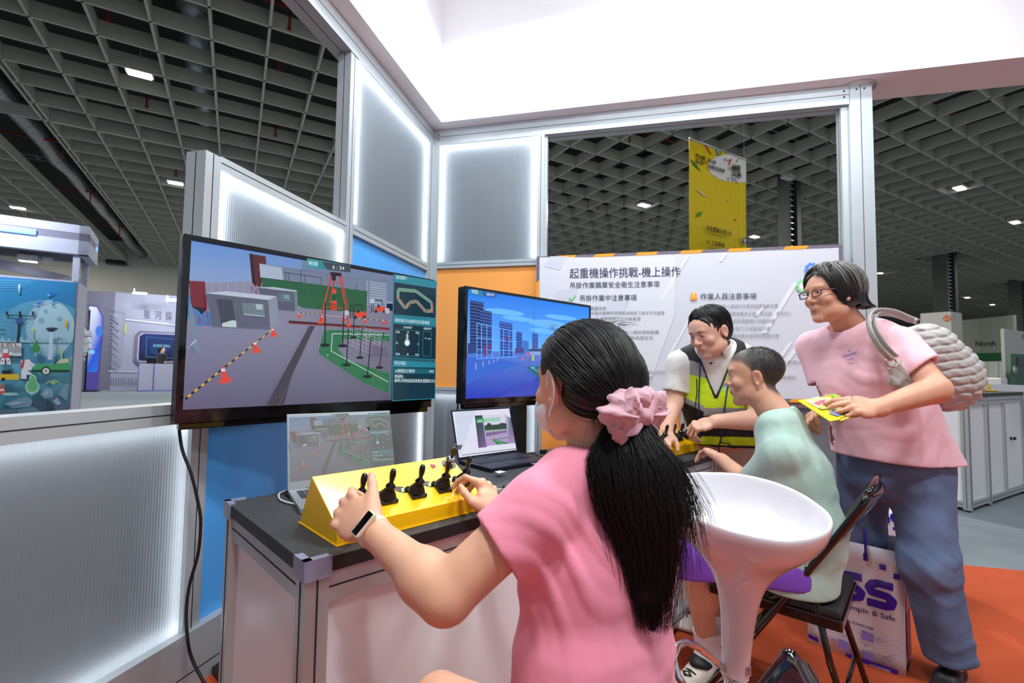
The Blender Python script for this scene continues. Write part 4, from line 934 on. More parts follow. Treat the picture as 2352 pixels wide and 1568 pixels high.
# ================================================================== SMOOTH-BODY MODELLER (numpy distance field + surface nets)
def _arr(v): return np.array(v, float)
class Sculpt:
    def __init__(s): s.ops = []; s.M = np.eye(4); s.col = (.8, .6, .5); s.k = .012; s.disp = []
    def frame(s, M): s.M = np.array(M, float); return s
    def _pt(s, p): return (s.M @ np.append(_arr(p), 1))[:3]
    def _add(s, fn, c, rad, mode, k, col): s.ops.append((fn, _arr(c), rad, mode, s.k if k is None else k, col or s.col)); return s
    def cone(s, a, b, r1, r2=None, k=None, mode='u', col=None):
        "tapered capsule"
        a = s._pt(a); b = s._pt(b); r2 = r1 if r2 is None else r2; ba = b - a; l2 = ba @ ba + 1e-12
        def fn(p):
            h = np.clip(((p - a) @ ba) / l2, 0, 1); return np.linalg.norm(p - a - h[:, None] * ba, axis=1) - (r1 + (r2 - r1) * h)
        return s._add(fn, (a + b) / 2, math.sqrt(l2) / 2 + max(r1, r2), mode, k, col)
    def ell(s, c, r, rot=None, k=None, mode='u', col=None):
        M = s.M[:3, :3]; sc = np.linalg.det(M) ; 
        Rm = np.array(Euler([R(a) for a in rot]).to_matrix()) if rot else np.eye(3)
        A = M @ Rm; A = A / np.linalg.norm(A, axis=0); cc = s._pt(c); r = _arr(r) * np.linalg.norm(M[:, 0])
        def fn(p):
            q = (p - cc) @ A; k0 = np.linalg.norm(q / r, axis=1); k1 = np.linalg.norm(q / (r * r), axis=1) + 1e-9
            return k0 * (k0 - 1) / k1
        return s._add(fn, cc, r.max(), mode, k, col)
    def slab(s, a, b, ra, rb, up, k=None, mode='u', col=None, sq=2.6):
        "tapered limb with an elliptical (superellipse) section: ra, rb = (width, depth) at the ends; up = depth direction"
        a = s._pt(a); b = s._pt(b); ba = b - a; L = np.linalg.norm(ba); t = ba / L; u = s.M[:3, :3] @ _arr(up); u = u - t * (u @ t); u /= np.linalg.norm(u); w = np.cross(t, u)
        def fn(p):
            q = p - a; z = q @ t; h = np.clip(z / L, 0, 1); wx = ra[0] + (rb[0] - ra[0]) * h; wy = ra[1] + (rb[1] - ra[1]) * h
            x = (q @ w) / wx; y = (q @ u) / wy; m = np.minimum(wx, wy); ez = np.maximum(np.maximum(-z, z - L), 0) / m
            return ((np.abs(x) ** sq + np.abs(y) ** sq + ez ** sq) ** (1 / sq) - 1) * m
        return s._add(fn, (a + b) / 2, L / 2 + max(ra + rb) * 1.1, mode, k, col)
    def rbox(s, c, d, r, rot=None, k=None, mode='u', col=None):
        M = s.M[:3, :3]; Rm = np.array(Euler([R(a) for a in rot]).to_matrix()) if rot else np.eye(3); A = M @ Rm; cc = s._pt(c); d = _arr(d) / 2 - r
        def fn(p):
            q = np.abs((p - cc) @ A) - d; return np.linalg.norm(np.maximum(q, 0), axis=1) + np.minimum(q.max(axis=1), 0) - r
        return s._add(fn, cc, np.linalg.norm(d) + r, mode, k, col)
    def cut(s, p0, n, k=.004):
        "remove everything on the side the normal points to"
        p0 = s._pt(p0); n = s.M[:3, :3] @ _arr(n); n = n / np.linalg.norm(n)
        s.ops.append((lambda p: (p0 - p) @ n, p0, 1e9, 's', k, s.col)); return s
    def keep_from(s, fn, c, rad, k=.004): s.ops.append((fn, _arr(c), rad, 's', k, s.col)); return s
    def fold(s, fn): s.disp.append(fn); return s
    def ev(s, p, c0=None, rad=0, want=False):
        d = np.full(len(p), 1e3); C = np.tile(_arr(s.col), (len(p), 1)) if want else None
        for fn, c, r, mode, k, col in s.ops:
            e = fn(p)
            if mode == 'u':
                h = np.clip(.5 + .5 * (d - e) / k, 0, 1) if k > 0 else (d > e).astype(float)
                nd = d * (1 - h) + e * h - k * h * (1 - h)
                if want: hh = np.clip(.5 + .5 * (d - e) / max(k * .3, .0015), 0, 1)[:, None]; C = C * (1 - hh) + _arr(col[:3]) * hh
                d = nd
            else:
                h = np.clip(.5 - .5 * (d + e) / k, 0, 1); d = d * (1 - h) - e * h + k * h * (1 - h)
        for f in s.disp: d = d - f(p)
        return (d, C) if want else d
    def mesh(s, name, m, h=.003, parent=None, paint=None, smooth_iter=1):
        cs = np.array([o[1] for o in s.ops if o[3] == 'u']); rs = np.array([o[2] for o in s.ops if o[3] == 'u'])
        lo = (cs - rs[:, None]).min(0) - .01; hi = (cs + rs[:, None]).max(0) + .01
        B = 8; bs = B * h; n = np.ceil((hi - lo) / bs).astype(int) + 1
        g = np.stack(np.meshgrid(*[np.arange(q) for q in n], indexing='ij'), -1).reshape(-1, 3)
        cen = lo + (g + .5) * bs
        # coarse evaluation, culled per primitive
        d = np.full(len(cen), 1e3); E = []
        for fn, c, r, mode, k, col in s.ops:
            if mode == 'u':
                near = np.linalg.norm(cen - c, axis=1) < r + bs * 3 + k
                e = np.full(len(cen), 1e3)
                if near.any(): e[near] = fn(cen[near])
                hh = np.clip(.5 + .5 * (d - e) / max(k, 1e-6), 0, 1); d = d * (1 - hh) + e * hh - k * hh * (1 - hh)
            else: e = fn(cen); d = np.maximum(d, -e)
            E.append(e)
        rad = bs * .87
        act = np.abs(d) < rad * 1.55 + .012; g = g[act]; cen = cen[act]; E = [e[act] for e in E]; nb = len(g)
        ii = np.stack(np.meshgrid(*[np.arange(B + 1)] * 3, indexing='ij'), -1).reshape(-1, 3)
        P = (lo + (g[:, None, :] * B + ii[None]) * h)          # nb, 729, 3
        D_ = np.full((nb, len(ii)), 1e3)
        for (fn, c, r, mode, k, col), e in zip(s.ops, E):
            lim = rad * 1.5 + k + .02
            sel = (e < lim) if mode == 'u' else (e < lim)
            if not sel.any(): continue
            ee = fn(P[sel].reshape(-1, 3)).reshape(-1, len(ii)); dd = D_[sel]
            if mode == 'u':
                kk = max(k, 1e-6); hh = np.clip(.5 + .5 * (dd - ee) / kk, 0, 1); D_[sel] = dd * (1 - hh) + ee * hh - kk * hh * (1 - hh)
            else:
                hh = np.clip(.5 - .5 * (dd + ee) / k, 0, 1); D_[sel] = dd * (1 - hh) - ee * hh + k * hh * (1 - hh)
        for f in s.disp: D_ = D_ - f(P.reshape(-1, 3)).reshape(D_.shape)
        V = D_.reshape(nb, B + 1, B + 1, B + 1)
        # cell vertices
        crn = [(a, b, c) for a in (0, 1) for b in (0, 1) for c in (0, 1)]
        sub = lambda o: V[:, o[0]:o[0] + B, o[1]:o[1] + B, o[2]:o[2] + B]
        cv = {o: sub(o) for o in crn}
        neg = sum((cv[o] < 0).astype(np.int8) for o in crn); m_ = (neg > 0) & (neg < 8)
        bi, x, y, z = np.nonzero(m_); acc = np.zeros((len(bi), 3)); cnt = np.zeros(len(bi))
        for ax in range(3):
            for o in crn:
                if o[ax]: continue
                o2 = list(o); o2[ax] = 1; va = cv[o][m_]; vb = cv[tuple(o2)][m_]; cr_ = (va < 0) != (vb < 0)
                t = np.where(cr_, va / np.where(va == vb, 1, va - vb), 0); q = np.tile(_arr(o), (len(bi), 1)); q[:, ax] += t
                acc += q * cr_[:, None]; cnt += cr_
        gi = g[bi] * B + np.stack([x, y, z], -1); pos = lo + (gi + acc / cnt[:, None]) * h
        N = (n * B + 2).astype(np.int64); key = (gi[:, 0] * N[1] + gi[:, 1]) * N[2] + gi[:, 2]
        order = np.argsort(key); ks = key[order]
        def look(G):
            kk = (G[:, 0] * N[1] + G[:, 1]) * N[2] + G[:, 2]; i = np.searchsorted(ks, kk); i = np.minimum(i, len(ks) - 1); ok = ks[i] == kk
            return order[i], ok
        quads = []
        for ax in range(3):
            a1, a2 = (ax + 1) % 3, (ax + 2) % 3
            s0 = V[:, :B, :B, :B]; sl = [slice(None), slice(0, B), slice(0, B), slice(0, B)]; sl[ax + 1] = slice(1, B + 1); s1 = V[tuple(sl)]
            cr_ = (s0 < 0) != (s1 < 0); bi2, x2, y2, z2 = np.nonzero(cr_)
            if not len(bi2): continue
            G = g[bi2] * B + np.stack([x2, y2, z2], -1); flip = s0[cr_] < 0
            e1 = np.zeros(3, int); e1[a1] = 1; e2 = np.zeros(3, int); e2[a2] = 1
            r_ = [look(G - e1 - e2), look(G - e2), look(G), look(G - e1)]
            ok = r_[0][1] & r_[1][1] & r_[2][1] & r_[3][1]
            Q = np.stack([q[0] for q in r_], -1); Q = np.where(flip[:, None], Q, Q[:, ::-1])[ok]; quads.append(Q)
        Q = np.concatenate(quads)
        for _ in range(smooth_iter):      # one light relax
            a = np.zeros_like(pos); w = np.zeros(len(pos))
            for i in range(4):
                np.add.at(a, Q[:, i], pos[Q[:, (i + 1) % 4]]); np.add.at(w, Q[:, i], 1)
                np.add.at(a, Q[:, i], pos[Q[:, (i + 3) % 4]]); np.add.at(w, Q[:, i], 1)
            pos = pos * .5 + .5 * a / np.maximum(w, 1)[:, None]
        me = bpy.data.meshes.new(name); me.vertices.add(len(pos)); me.vertices.foreach_set('co', pos.ravel().astype(np.float32))
        me.loops.add(Q.size); me.loops.foreach_set('vertex_index', Q.ravel().astype(np.int32))
        me.polygons.add(len(Q)); me.polygons.foreach_set('loop_start', (np.arange(len(Q)) * 4).astype(np.int32))
        me.polygons.foreach_set('use_smooth', np.ones(len(Q), bool)); me.update(calc_edges=True)
        C = np.zeros((len(pos), 3)) + _arr(s.col[:3])
        st = 200000
        for i in range(0, len(pos), st):
            if len({o[5][:3] for o in s.ops}) > 1: C[i:i + st] = s.ev(pos[i:i + st], want=True)[1]
        if paint is not None: C = paint(pos, C)
        ca = me.color_attributes.new('Col', 'FLOAT_COLOR', 'POINT'); ca.data.foreach_set('color', np.c_[C, np.ones(len(pos))].ravel().astype(np.float32))
        if isinstance(m, (list, tuple)):
            for q in m: me.materials.append(q)
        else: me.materials.append(m)
        o = bpy.data.objects.new(name, me); COL.objects.link(o)
        if parent: o.parent = parent; o.matrix_parent_inverse = parent.matrix_world.inverted()
        return o

def c3(*a): return rgb(*a)[:3]
def folds(dirs, amp, freq, ph=0, warp=.6):
    "soft cloth folds running across direction d"
    out = []
    for i, d in enumerate(dirs):
        d = _arr(d); d /= np.linalg.norm(d); e = np.cross(d, [.3, .5, .81]); e /= np.linalg.norm(e); out.append((d, e))
    def f(p):
        v = 0
        for i, (d, e) in enumerate(out):
            a = p @ d; b = p @ e; c = p @ np.cross(d, e)
            s_ = np.sin(freq * (a + warp * .06 * np.sin(b * 19 + ph + i) + .02 * np.sin(c * 31 + i * 2)) + ph + i * 1.7)
            g = .5 + .5 * np.sin(b * 11 + c * 7 + ph * 1.3 + i * 2.1)
            v = v + amp * (np.maximum(s_, -.2) ** 1) * g
        return v
    return f
def local_folds(center, radius, d, amp, freq, ph=0):
    c0 = _arr(center); fn = folds([d], amp, freq, ph)
    return lambda p: fn(p) * np.exp(-((p - c0) ** 2).sum(1) / (radius * radius))

def basis(o, fwd, up=(0, 0, 1), s=1.0):
    "frame at o with +Y = fwd and +Z near up"
    y = Vector(fwd).normalized(); x = y.cross(Vector(up)).normalized(); z = x.cross(y)
    return np.array([[x.x * s, y.x * s, z.x * s, o[0]], [x.y * s, y.y * s, z.y * s, o[1]], [x.z * s, y.z * s, z.z * s, o[2]], [0, 0, 0, 1]])
def yaw_pitch(yaw, pitch=0, roll=0):
    "forward direction: yaw degrees clockwise from +Y, pitch up positive"
    y, p = R(yaw), R(pitch); f = Vector((math.sin(y) * math.cos(p), math.cos(y) * math.cos(p), math.sin(p)))
    up = Vector((0, 0, 1)); r = f.cross(up).normalized(); u = r.cross(f); u = u * math.cos(R(roll)) + r * math.sin(R(roll))
    return f, u

def head(S, M, skin, wide=1.0, jaw=1.0, nose=1.0, cheek=1.0, brow=1.0, lips=None, chin=1.0):
    S.frame(M); S.col = skin
    S.ell((0, -.012, .032), (.073 * wide, .094, .080), k=.01)
    S.ell((0, .030, .030), (.062 * wide, .058, .060), k=.03)
    S.ell((0, .034, -.030), (.058 * wide, .050, .070), k=.03)
    S.ell((0, .036, -.072), (.046 * jaw * wide, .046, .034), k=.025)
    S.ell((0, .070, -.097 * chin), (.022 * jaw, .016, .015), k=.02)
    for sx in (-1, 1):
        S.ell((sx * .046 * wide, .010, -.062), (.020 * jaw, .034, .030), k=.02)       # jaw corner
        S.ell((sx * .040 * wide, .066, -.022), (.022 * cheek, .018, .020), k=.018)   # cheekbone
        S.ell((sx * .030, .094, .010), (.019, .012, .011), k=.012, mode='s')         # eye socket
        S.ell((sx * .031, .074, .009), (.0150, .0135, .0115), k=.004)                # lid mass
    S.ell((0, .080, .030), (.046 * brow, .011, .009), k=.014)
    S.cone((0, .084, .016), (0, .101 * nose + .002, -.020), .0070, .0100, k=.010)
    S.ell((0, .101 * nose + .002, -.024), (.0115, .010, .009), k=.006)
    for sx in (-1, 1): S.ell((sx * .0125, .092, -.027), (.0075, .009, .0075), k=.005)
    lc = lips or tuple(skin[i] * (.80, .52, .50)[i] for i in range(3))
    S.ell((0, .082, -.052), (.022, .012, .016), k=.012)
    S.ell((0, .0895, -.0537), (.0190, .0056, .0044), k=.004, col=lc); S.ell((0, .0886, -.0612), (.0165, .0060, .0050), k=.004, col=lc)
    S.ell((0, .0985, -.0578), (.0190, .0046, .0012), k=.003, mode='s')
    S.ell((0, .093, -.078), (.016, .006, .006), k=.008, mode='s')
    for sx in (-1, 1):
        r = (0, -12, sx * 18)
        S.ell((sx * .0765 * wide, -.004, -.006), (.0075, .0185, .0310), rot=r, k=.005, col=tuple(skin[i] * (1.02, .93, .90)[i] for i in range(3)))
        S.ell((sx * .0840 * wide, .002, -.002), (.0055, .0095, .0170), rot=r, k=.004, mode='s')
        S.ell((sx * .0790 * wide, .000, -.029), (.0060, .0080, .0090), rot=r, k=.004)
def eyes(M, parent, iris=(.03, .018, .012), look=(0, 0)):
    M = Matrix(M.tolist())
    for sx in (-1, 1):
        mb = MB(); mb.mi = 0; mb.ball((0, 0, 0), .0118, 20)
        T = M @ Matrix.Translation((sx * .0305, .0765, .0090)) @ Euler((R(look[1]), 0, R(-look[0]))).to_matrix().to_4x4()
        o = mb.build('eyeball', EYEW, parent, None); o.matrix_parent_inverse = parent.matrix_world.inverted(); o.matrix_basis = T
        mb = MB(); A = Matrix.Rotation(R(-90), 4, 'X')
        mb.lathe([(.0056, .0104), (.0050, .0112), (.0001, .0121)], 18, A); i_ = mb.build('iris', mat('iris_brown', iris + (1,), .1, coat=.6), o)
def lids(S, M, skin, open_=1.0):
    S.frame(M)
    for sx in (-1, 1):
        S.ell((sx * .0305, .0765, .0090), (.0137, .0132, .0128), k=.002, col=skin)
        S.ell((sx * .0305, .0900, .0072), (.0128, .0115, .0036 * open_), k=.0015, mode='s')
EYEW = mat('eye_white', rgb(226, 222, 216), .15, coat=.4)
def brows(M, parent, col, thick=.0022, z=.0275, tilt=0):
    for sx in (-1, 1):
        mb = MB(); pts = [Vector((sx * x, y, zz)) for x, y, zz in ((.013, .0905, z - .002), (.022, .0915, z + .001 + tilt), (.033, .0880, z + .003 + tilt), (.043, .0790, z + .0015), (.048, .0715, z - .003))]
        mb.tube(pts, [thick * .8, thick, thick, thick * .7, thick * .3], 6, flat=1.0)
        o = mb.build('eyebrow', mat('brow_hair', rgb(34, 28, 26), .8), parent, None); o.matrix_parent_inverse = parent.matrix_world.inverted(); o.matrix_basis = Matrix(M.tolist())

def hand(S, M, side, curls, skin, thumb=((.022, .018, -.004), (.046, .040, -.014), (.058, .064, -.022), (.060, .084, -.030)), spread=1.0, s=1.0, k=.0035, fat=1.0, abd=(0, 0, 0, 0)):
    """local frame: wrist at origin, +Y towards the fingers, -Z the palm, thumb on +X*side.
    curls: per finger (knuckle, middle, tip) degrees"""
    Ms = M.copy(); Ms[:3, :3] = Ms[:3, :3] * s; S.frame(Ms)
    kx = [.028, .010, -.010, -.028]; ky = [.086, .092, .088, .078]; L = [(.042, .025, .020), (.046, .029, .021), (.043, .027, .021), (.033, .020, .018)]; rr = [.0088, .0090, .0085, .0076]
    nail = tuple(min(1, skin[i] * (1.10, 1.0, 1.0)[i]) for i in range(3))
    S.col = skin
    S.slab((0, -.012, 0), (0, .050, -.001), (.027 * fat, .0205), (.040 * fat, .0150), (0, 0, 1), k=.014)
    S.slab((0, .035, -.001), (0, .080, -.001), (.039 * fat, .0150), (.038 * fat, .0125), (0, 0, 1), k=.010)
    S.ell((side * .022, .030, -.010), (.017, .026, .014), rot=(0, 0, side * -20), k=.010)
    for i in range(4):
        x = side * kx[i]; p = Vector((x, ky[i], .002)); a = 0; sp = R(-side * ((i - 1.5) * 4.0 * spread + abd[i])) * -1
        S.ell((x, ky[i] - .003, .006), (.0085, .010, .007), k=.006)
        dirx = math.sin(-side * (i - 1.5) * R(5) * spread - side * R(abd[i]))
        for j in range(3):
            a += curls[i][j]; d = Vector((dirx * math.cos(R(a)) , math.cos(R(a)), -math.sin(R(a)))).normalized(); q = p + d * L[i][j]
            r1 = rr[i] * (1, .93, .86)[j] * fat; r2 = rr[i] * (.93, .86, .76)[j] * fat
            S.cone(p, q, r1, r2, k=k if j else k * 2.2)
            if j == 2:
                up = Vector((0, math.sin(R(a)), math.cos(R(a)))); c = p + d * L[i][j] * .72 + up * (r2 * .72); S.ell(c, (.0052, .0065, .0030), rot=(-a, 0, 0), k=.001, col=nail)
            p = q
    t = [Vector((side * v[0], v[1], v[2])) for v in thumb]
    S.cone(t[0], t[1], .0155 * fat, .0125 * fat, k=.010); S.cone(t[1], t[2], .0118 * fat, .0104 * fat, k=k); S.cone(t[2], t[3], .0104 * fat, .0085 * fat, k=k)

def strands(name, m, roots, n, parent, wid=.0011, sides=3, taper=.25):
    "hair locks: list of point lists (same length)"
    P = np.array(roots); k, L, _ = P.shape
    T = np.gradient(P, axis=1); T /= np.linalg.norm(T, axis=2, keepdims=True) + 1e-9
    ref = np.array([.31, .72, .62]); U = np.cross(T, ref); U /= np.linalg.norm(U, axis=2, keepdims=True) + 1e-9; Wv = np.cross(T, U)
    r = wid * np.linspace(1, taper, L)[None, :, None] * np.random.uniform(.7, 1.3, (k, 1, 1))
    vs = np.stack([P + (U * math.cos(2 * PI * j / sides) + Wv * math.sin(2 * PI * j / sides)) * r for j in range(sides)], 2).reshape(-1, 3)
    base = (np.arange(k)[:, None, None] * L + np.arange(L - 1)[None, :, None]) * sides; j = np.arange(sides)[None, None, :]; j2 = (j + 1) % sides
    Q = np.stack([base + j, base + j2, base + sides + j2, base + sides + j], -1).reshape(-1, 4)
    me = bpy.data.meshes.new(name); me.vertices.add(len(vs)); me.vertices.foreach_set('co', vs.ravel().astype(np.float32)); me.loops.add(Q.size); me.loops.foreach_set('vertex_index', Q.ravel().astype(np.int32))
    me.polygons.add(len(Q)); me.polygons.foreach_set('loop_start', (np.arange(len(Q)) * 4).astype(np.int32)); me.polygons.foreach_set('use_smooth', np.ones(len(Q), bool)); me.update(calc_edges=True); me.materials.append(m)
    o = bpy.data.objects.new(name, me); COL.objects.link(o)
    if parent: o.parent = parent; o.matrix_parent_inverse = parent.matrix_world.inverted()
    o['kind'] = 'stuff'
    return o
def mat_cloth(name, rough=.9, bscale=1500, bump=.25, sheen=.25, var=.03):
    return mat(name, attr=True, rough=rough, bump=bump, bscale=bscale, sheen=sheen, var=var, vscale=9, wrinkle=.3)
SKIN = mat('skin', attr=True, rough=.48, bump=.12, bscale=900, sss=.12, var=.04, vscale=26)
CLOTH = mat_cloth('cotton_cloth')
DENIM = mat('denim_cloth', attr=True, rough=.9, bump=.5, bscale=1400, var=.20, vscale=11, wrinkle=.4)
HAIRB = mat('black_hair', rgb(20, 18, 19), .46, spec=.5)
HAIRG = mat('greying_hair', rgb(52, 50, 50), .42, spec=.6)
HAIRW = mat('grey_hair', rgb(138, 136, 134), .42, spec=.6)
# ================================================================== SEATS, BAGS, FAR COUNTER
# white bowl bar stool
PLW = mat('white_abs_plastic', rgb(214, 212, 217), .12, coat=.6)
pb_ = at(1688, 1545, 1.235); top = at(1732, 1160, 1.235)
ax_ = (top - pb_).normalized()
e = empty('bar_stool', Matrix.Translation((pb_.x, pb_.y, 0)), 'glossy white bowl-seat bar stool on a chrome stem', 'stool')
zv = (Vector((.055, -.02, 1))).normalized(); xv = Vector((1, 0, 0)); xv = (xv - zv * xv.dot(zv)).normalized(); yv = zv.cross(xv)
base = Vector((0, 0, pb_.z)); TS = Matrix(((xv.x, yv.x, zv.x, 0), (xv.y, yv.y, zv.y, 0), (xv.z, yv.z, zv.z, pb_.z), (0, 0, 0, 1)))
Hs = (top - pb_).length
prof = [(.0335, 0), (.0345, .05), (.040, .14), (.050, .20), (.062, .235), (.082, .270), (.118, .305), (.158, .338), (.184, .375), (.1925, .405), (.1945, .420), (.192, .427), (.186, .428), (.181, .418), (.168, .385), (.140, .352), (.100, .330), (.050, .320), (0, .318)]
mb = MB(); vs = []; fs = []; n = 72; k = len(prof)
for (r, z) in prof:
    for j in range(n):
        a = 2 * PI * j / n; lift = (.022 * max(0, math.sin(a)) + .018 * max(0, math.cos(a))) * max(0, (z - .27) / .16) if z > .27 else 0
        tl = .018 * math.sin(a) * max(0, (z - .3) / .13) if z > .3 else 0
        rr = r * (1.0 if z < .3 or r < .12 else 1); vs.append((rr * math.cos(a), rr * math.sin(a) * 1.02, z + lift * (r / .19) + tl * (r / .19)))
for i in range(k - 1):
    for j in range(n): fs.append((i * n + j, i * n + (j + 1) % n, (i + 1) * n + (j + 1) % n, (i + 1) * n + j))
mb.add(vs, fs, TS, True); o = mb.build('bowl_seat', PLW, e); sb = o.modifiers.new('s', 'SUBSURF'); sb.levels = 1; sb.render_levels = 1
mb = MB(); mb.lathe([(.034, 0), (.034, .004), (.030, .006)], 24, TS @ Matrix.Translation((0, 0, -.006))); mb.lathe([(.025, -pb_.z + .03), (.025, .0)], 24, TS); mb.lathe([(.20, .0), (.20, .008), (.05, .03), (.028, .05)], 40); mb.build('chrome_stem', CHROME, e)
mb = MB(); P = [Vector(q) - Vector((pb_.x, pb_.y, 0)) for q in (at(1690, 1556, 1.235), at(1640, 1514, 1.22), at(1600, 1484, 1.20), at(1575, 1474, 1.17), at(1556, 1484, 1.13), at(1546, 1512, 1.10), at(1556, 1552, 1.08), at(1590, 1600, 1.08), at(1650, 1620, 1.14), at(1700, 1600, 1.22))]
mb.tube(P, .0085, 12); mb.build('foot_rest', CHROME, e)
c = Canvas(); Ml = face_M(Vector((0, 0, 0)), Vector((1, 0, 0)), 0); c.rect(.0, 0, .016, .024, rgb(206, 170, 176), raw=True)
for i in range(5): c.rect(.002, .003 + i * .004, .014, .005 + i * .004, rgb(90, 60, 70), raw=True)
c.build('barcode_label', PRINT, e, Matrix.Translation((.012, -.0355, pb_.z + .012)) @ Matrix.Rotation(R(20), 4, 'Z') @ Matrix.Rotation(R(90), 4, 'X'))

# black folding chair
BLK = mat('black_gloss_steel', rgb(14, 13, 14), .14, coat=.5)
VIN = mat('black_vinyl', rgb(34, 34, 36), .42, bump=.4, bscale=400)
def folding_chair(M, label):
    e = empty('folding_chair', M, label, 'chair', 'black folding chairs'); w = .182   # x = left(+)... local: +Y forward, +X right
    def up(s, z, x): return Vector((x, s - .19, z))
    for x in (-w - .012, w + .012):
        mb = MB(); pts = [up(-.075, .802, x * .92), up(-.072, .795, x), up(-.060, .77, x), up(0, .672, x), up(.237, .30, x), up(.425, .012, x)]
        mb.tube(pts, .0115, 12); mb.build('front_leg', BLK, e)
        mb = MB(); mb.tube([up(.085, .55, x * .88), up(.03, .28, x * .88), up(-.05, .012, x * .88)], .0105, 12); mb.build('rear_leg', BLK, e)
        mb = MB(); mb.tube([up(.085, .50, x * 1.02), up(.13, .46, x * 1.02), up(.19, .43, x)], .008, 8); mb.tube([up(.085, .55, x * .86), up(.085, .55, x * 1.04)], .017, 10); mb.build('hinge_link', BLK, e)
        mb = MB(); mb.tube([up(-.052, .0, x * .88), up(-.047, .03, x * .88)], .0145, 10); mb.tube([up(.43, .0, x), up(.415, .03, x)], .0145, 10); mb.build('foot_cap', RUBBER, e)
    mb = MB(); mb.tube([up(-.075, .802, -w * .9), up(-.081, .814, -w * .7), up(-.083, .820, 0), up(-.081, .814, w * .7), up(-.075, .802, w * .9)], .0115, 12); mb.build('top_rail', BLK, e)
    mb = MB(); mb.tube([up(.30, .20, -w), up(.30, .20, w)], .008, 8); mb.tube([up(.0, .17, -w * .88), up(.0, .17, w * .88)], .007, 8); mb.build('cross_bar', BLK, e)
    mb = MB(); vs = []; fs = []; n = 14
    for j in range(5):
        t = j / 4; z = .625 + .172 * t
        for i in range(n + 1): x = -w + 2 * w * i / n; s = .005 - (z - .672) * .62 - .030 * (1 - (x / w) ** 2); vs.append((x, s - .19, z))
    m_ = n + 1
    for j in range(4):
        for i in range(n): fs.append((j * m_ + i, j * m_ + i + 1, (j + 1) * m_ + i + 1, (j + 1) * m_ + i))
    mb.add(vs, fs, smooth=True); o = mb.build('backrest', BLK, e); s_ = o.modifiers.new('s', 'SOLIDIFY'); s_.thickness = .016; s_.offset = 0; bv = o.modifiers.new('b', 'BEVEL'); bv.width = .005; bv.segments = 3
    mb = MB(); mb.bbox((0, 0, .428), (.36, .385, .028), .010); mb.build('seat', VIN, e); mb = MB(); mb.bbox((0, 0, .400), (.372, .395, .036), .006); mb.build('seat_pan', BLK, e)
    return e
RLc, RRc = Vector((1.019, 1.503)), Vector((1.258, 1.778)); Fc = Vector((-.755, .656)); cc = (RLc + RRc) / 2 + Fc * .19 + Vector((-.012, 0))
fc1 = folding_chair(frame(cc.x, cc.y, 0, 49), 'black folding chair the boy sits on behind the white stool')
fc2 = copy_tree(fc1); fc2['label'] = 'black folding chair under the girl, its back top blurred at the bottom edge'
fc2.matrix_world = frame(.19, .752, 0, 73) @ Matrix.Diagonal((.95, .95, .86, 1))

# paper carrier bags
BAGW = mat('white_coated_paper', rgb(232, 230, 238), .35, bump=.5, bscale=18, coat=.2); PUR = rgb(52, 22, 168)
def carrier(BL, BR, h, dep, label, tilt=.02):
    x = Vector((BR.x - BL.x, BR.y - BL.y, 0)); w = x.length; x.normalize(); nrm = Vector((x.y, -x.x, 0)); y = -nrm  # y = into the bag
    M = Matrix(((x.x, y.x, 0, BL.x), (x.y, y.y, 0, BL.y), (0, 0, 1, .004), (0, 0, 0, 1)))
    e = empty('carrier_bag', M, label, 'bag', 'white carrier bags')
    mb = MB(); t = .0015; rg = random.Random(3); nx, nz = 8, 8
    def sheet(p00, p10, p01, p11, wob):
        vs = []; fs = []
        for j in range(nz + 1):
            for i in range(nx + 1):
                u, v = i / nx, j / nz; p = (p00 * (1 - u) + p10 * u) * (1 - v) + (p01 * (1 - u) + p11 * u) * v; nn = (p10 - p00).cross(p01 - p00).normalized(); f = math.sin(PI * u) * math.sin(PI * min(1, v * 1.0)) if v < 1 else 0
                vs.append(p + nn * wob * f * math.sin(3 * u + 5 * v))
        for j in range(nz):
            for i in range(nx): a = j * (nx + 1) + i; fs.append((a, a + 1, a + nx + 2, a + nx + 1))
        mb.add(vs, fs, smooth=True)
    o_ = .012; A, B_, C_, D_ = Vector((0, 0, 0)), Vector((w, 0, 0)), Vector((w, dep, 0)), Vector((0, dep, 0)); T = [Vector((-.004, .0, h)), Vector((w + .004, .0, h - .004)), Vector((w - .004, dep + .015, h + .010)), Vector((.004, dep + .015, h + .008))]
    mid = Vector((w - .006, dep * .5, h - .002)); midl = Vector((.03, dep * .5, h))
    sheet(A, B_, T[0], T[1], .0); sheet(B_, (B_ + C_) / 2 + Vector((-.004, 0, 0)), T[1], mid, .001); sheet((B_ + C_) / 2 + Vector((-.004, 0, 0)), C_, mid, T[2], .002); sheet(C_, D_, T[2], T[3], .004); sheet(D_, (A + D_) / 2, T[3], midl, .002); sheet((A + D_) / 2, A, midl, T[0], .002); mb.add([A, B_, C_, D_], [(0, 1, 2, 3)])
    o = mb.build('bag_paper', BAGW, e); s_ = o.modifiers.new('s', 'SOLIDIFY'); s_.thickness = .0012
    for yy, zz, lean in ((.0, h - .045, -.0), (dep + .012, h - .04, .0)):
        mb = MB(); x0, x1 = w * .36, w * .64; pts = [Vector((x0, yy - .002, zz))]
        for i in range(13): a = PI * i / 12; pts.append(Vector(((x0 + x1) / 2 - (x1 - x0) / 2 * math.cos(a), yy - .002 + .03 * math.sin(a) * (1 if yy < .05 else -1), zz + .05 + .105 * math.sin(a))))
        pts.append(Vector((x1, yy - .002, zz))); mb.tube(pts, .0042, 8)
        for xx in (x0, x1): mb.bbox((xx, yy - .002, zz - .005), (.016, .006, .030), .0025)
        mb.build('bag_handle', mat('purple_handle', PUR, .3, coat=.3), e)
    return e, M, w, h
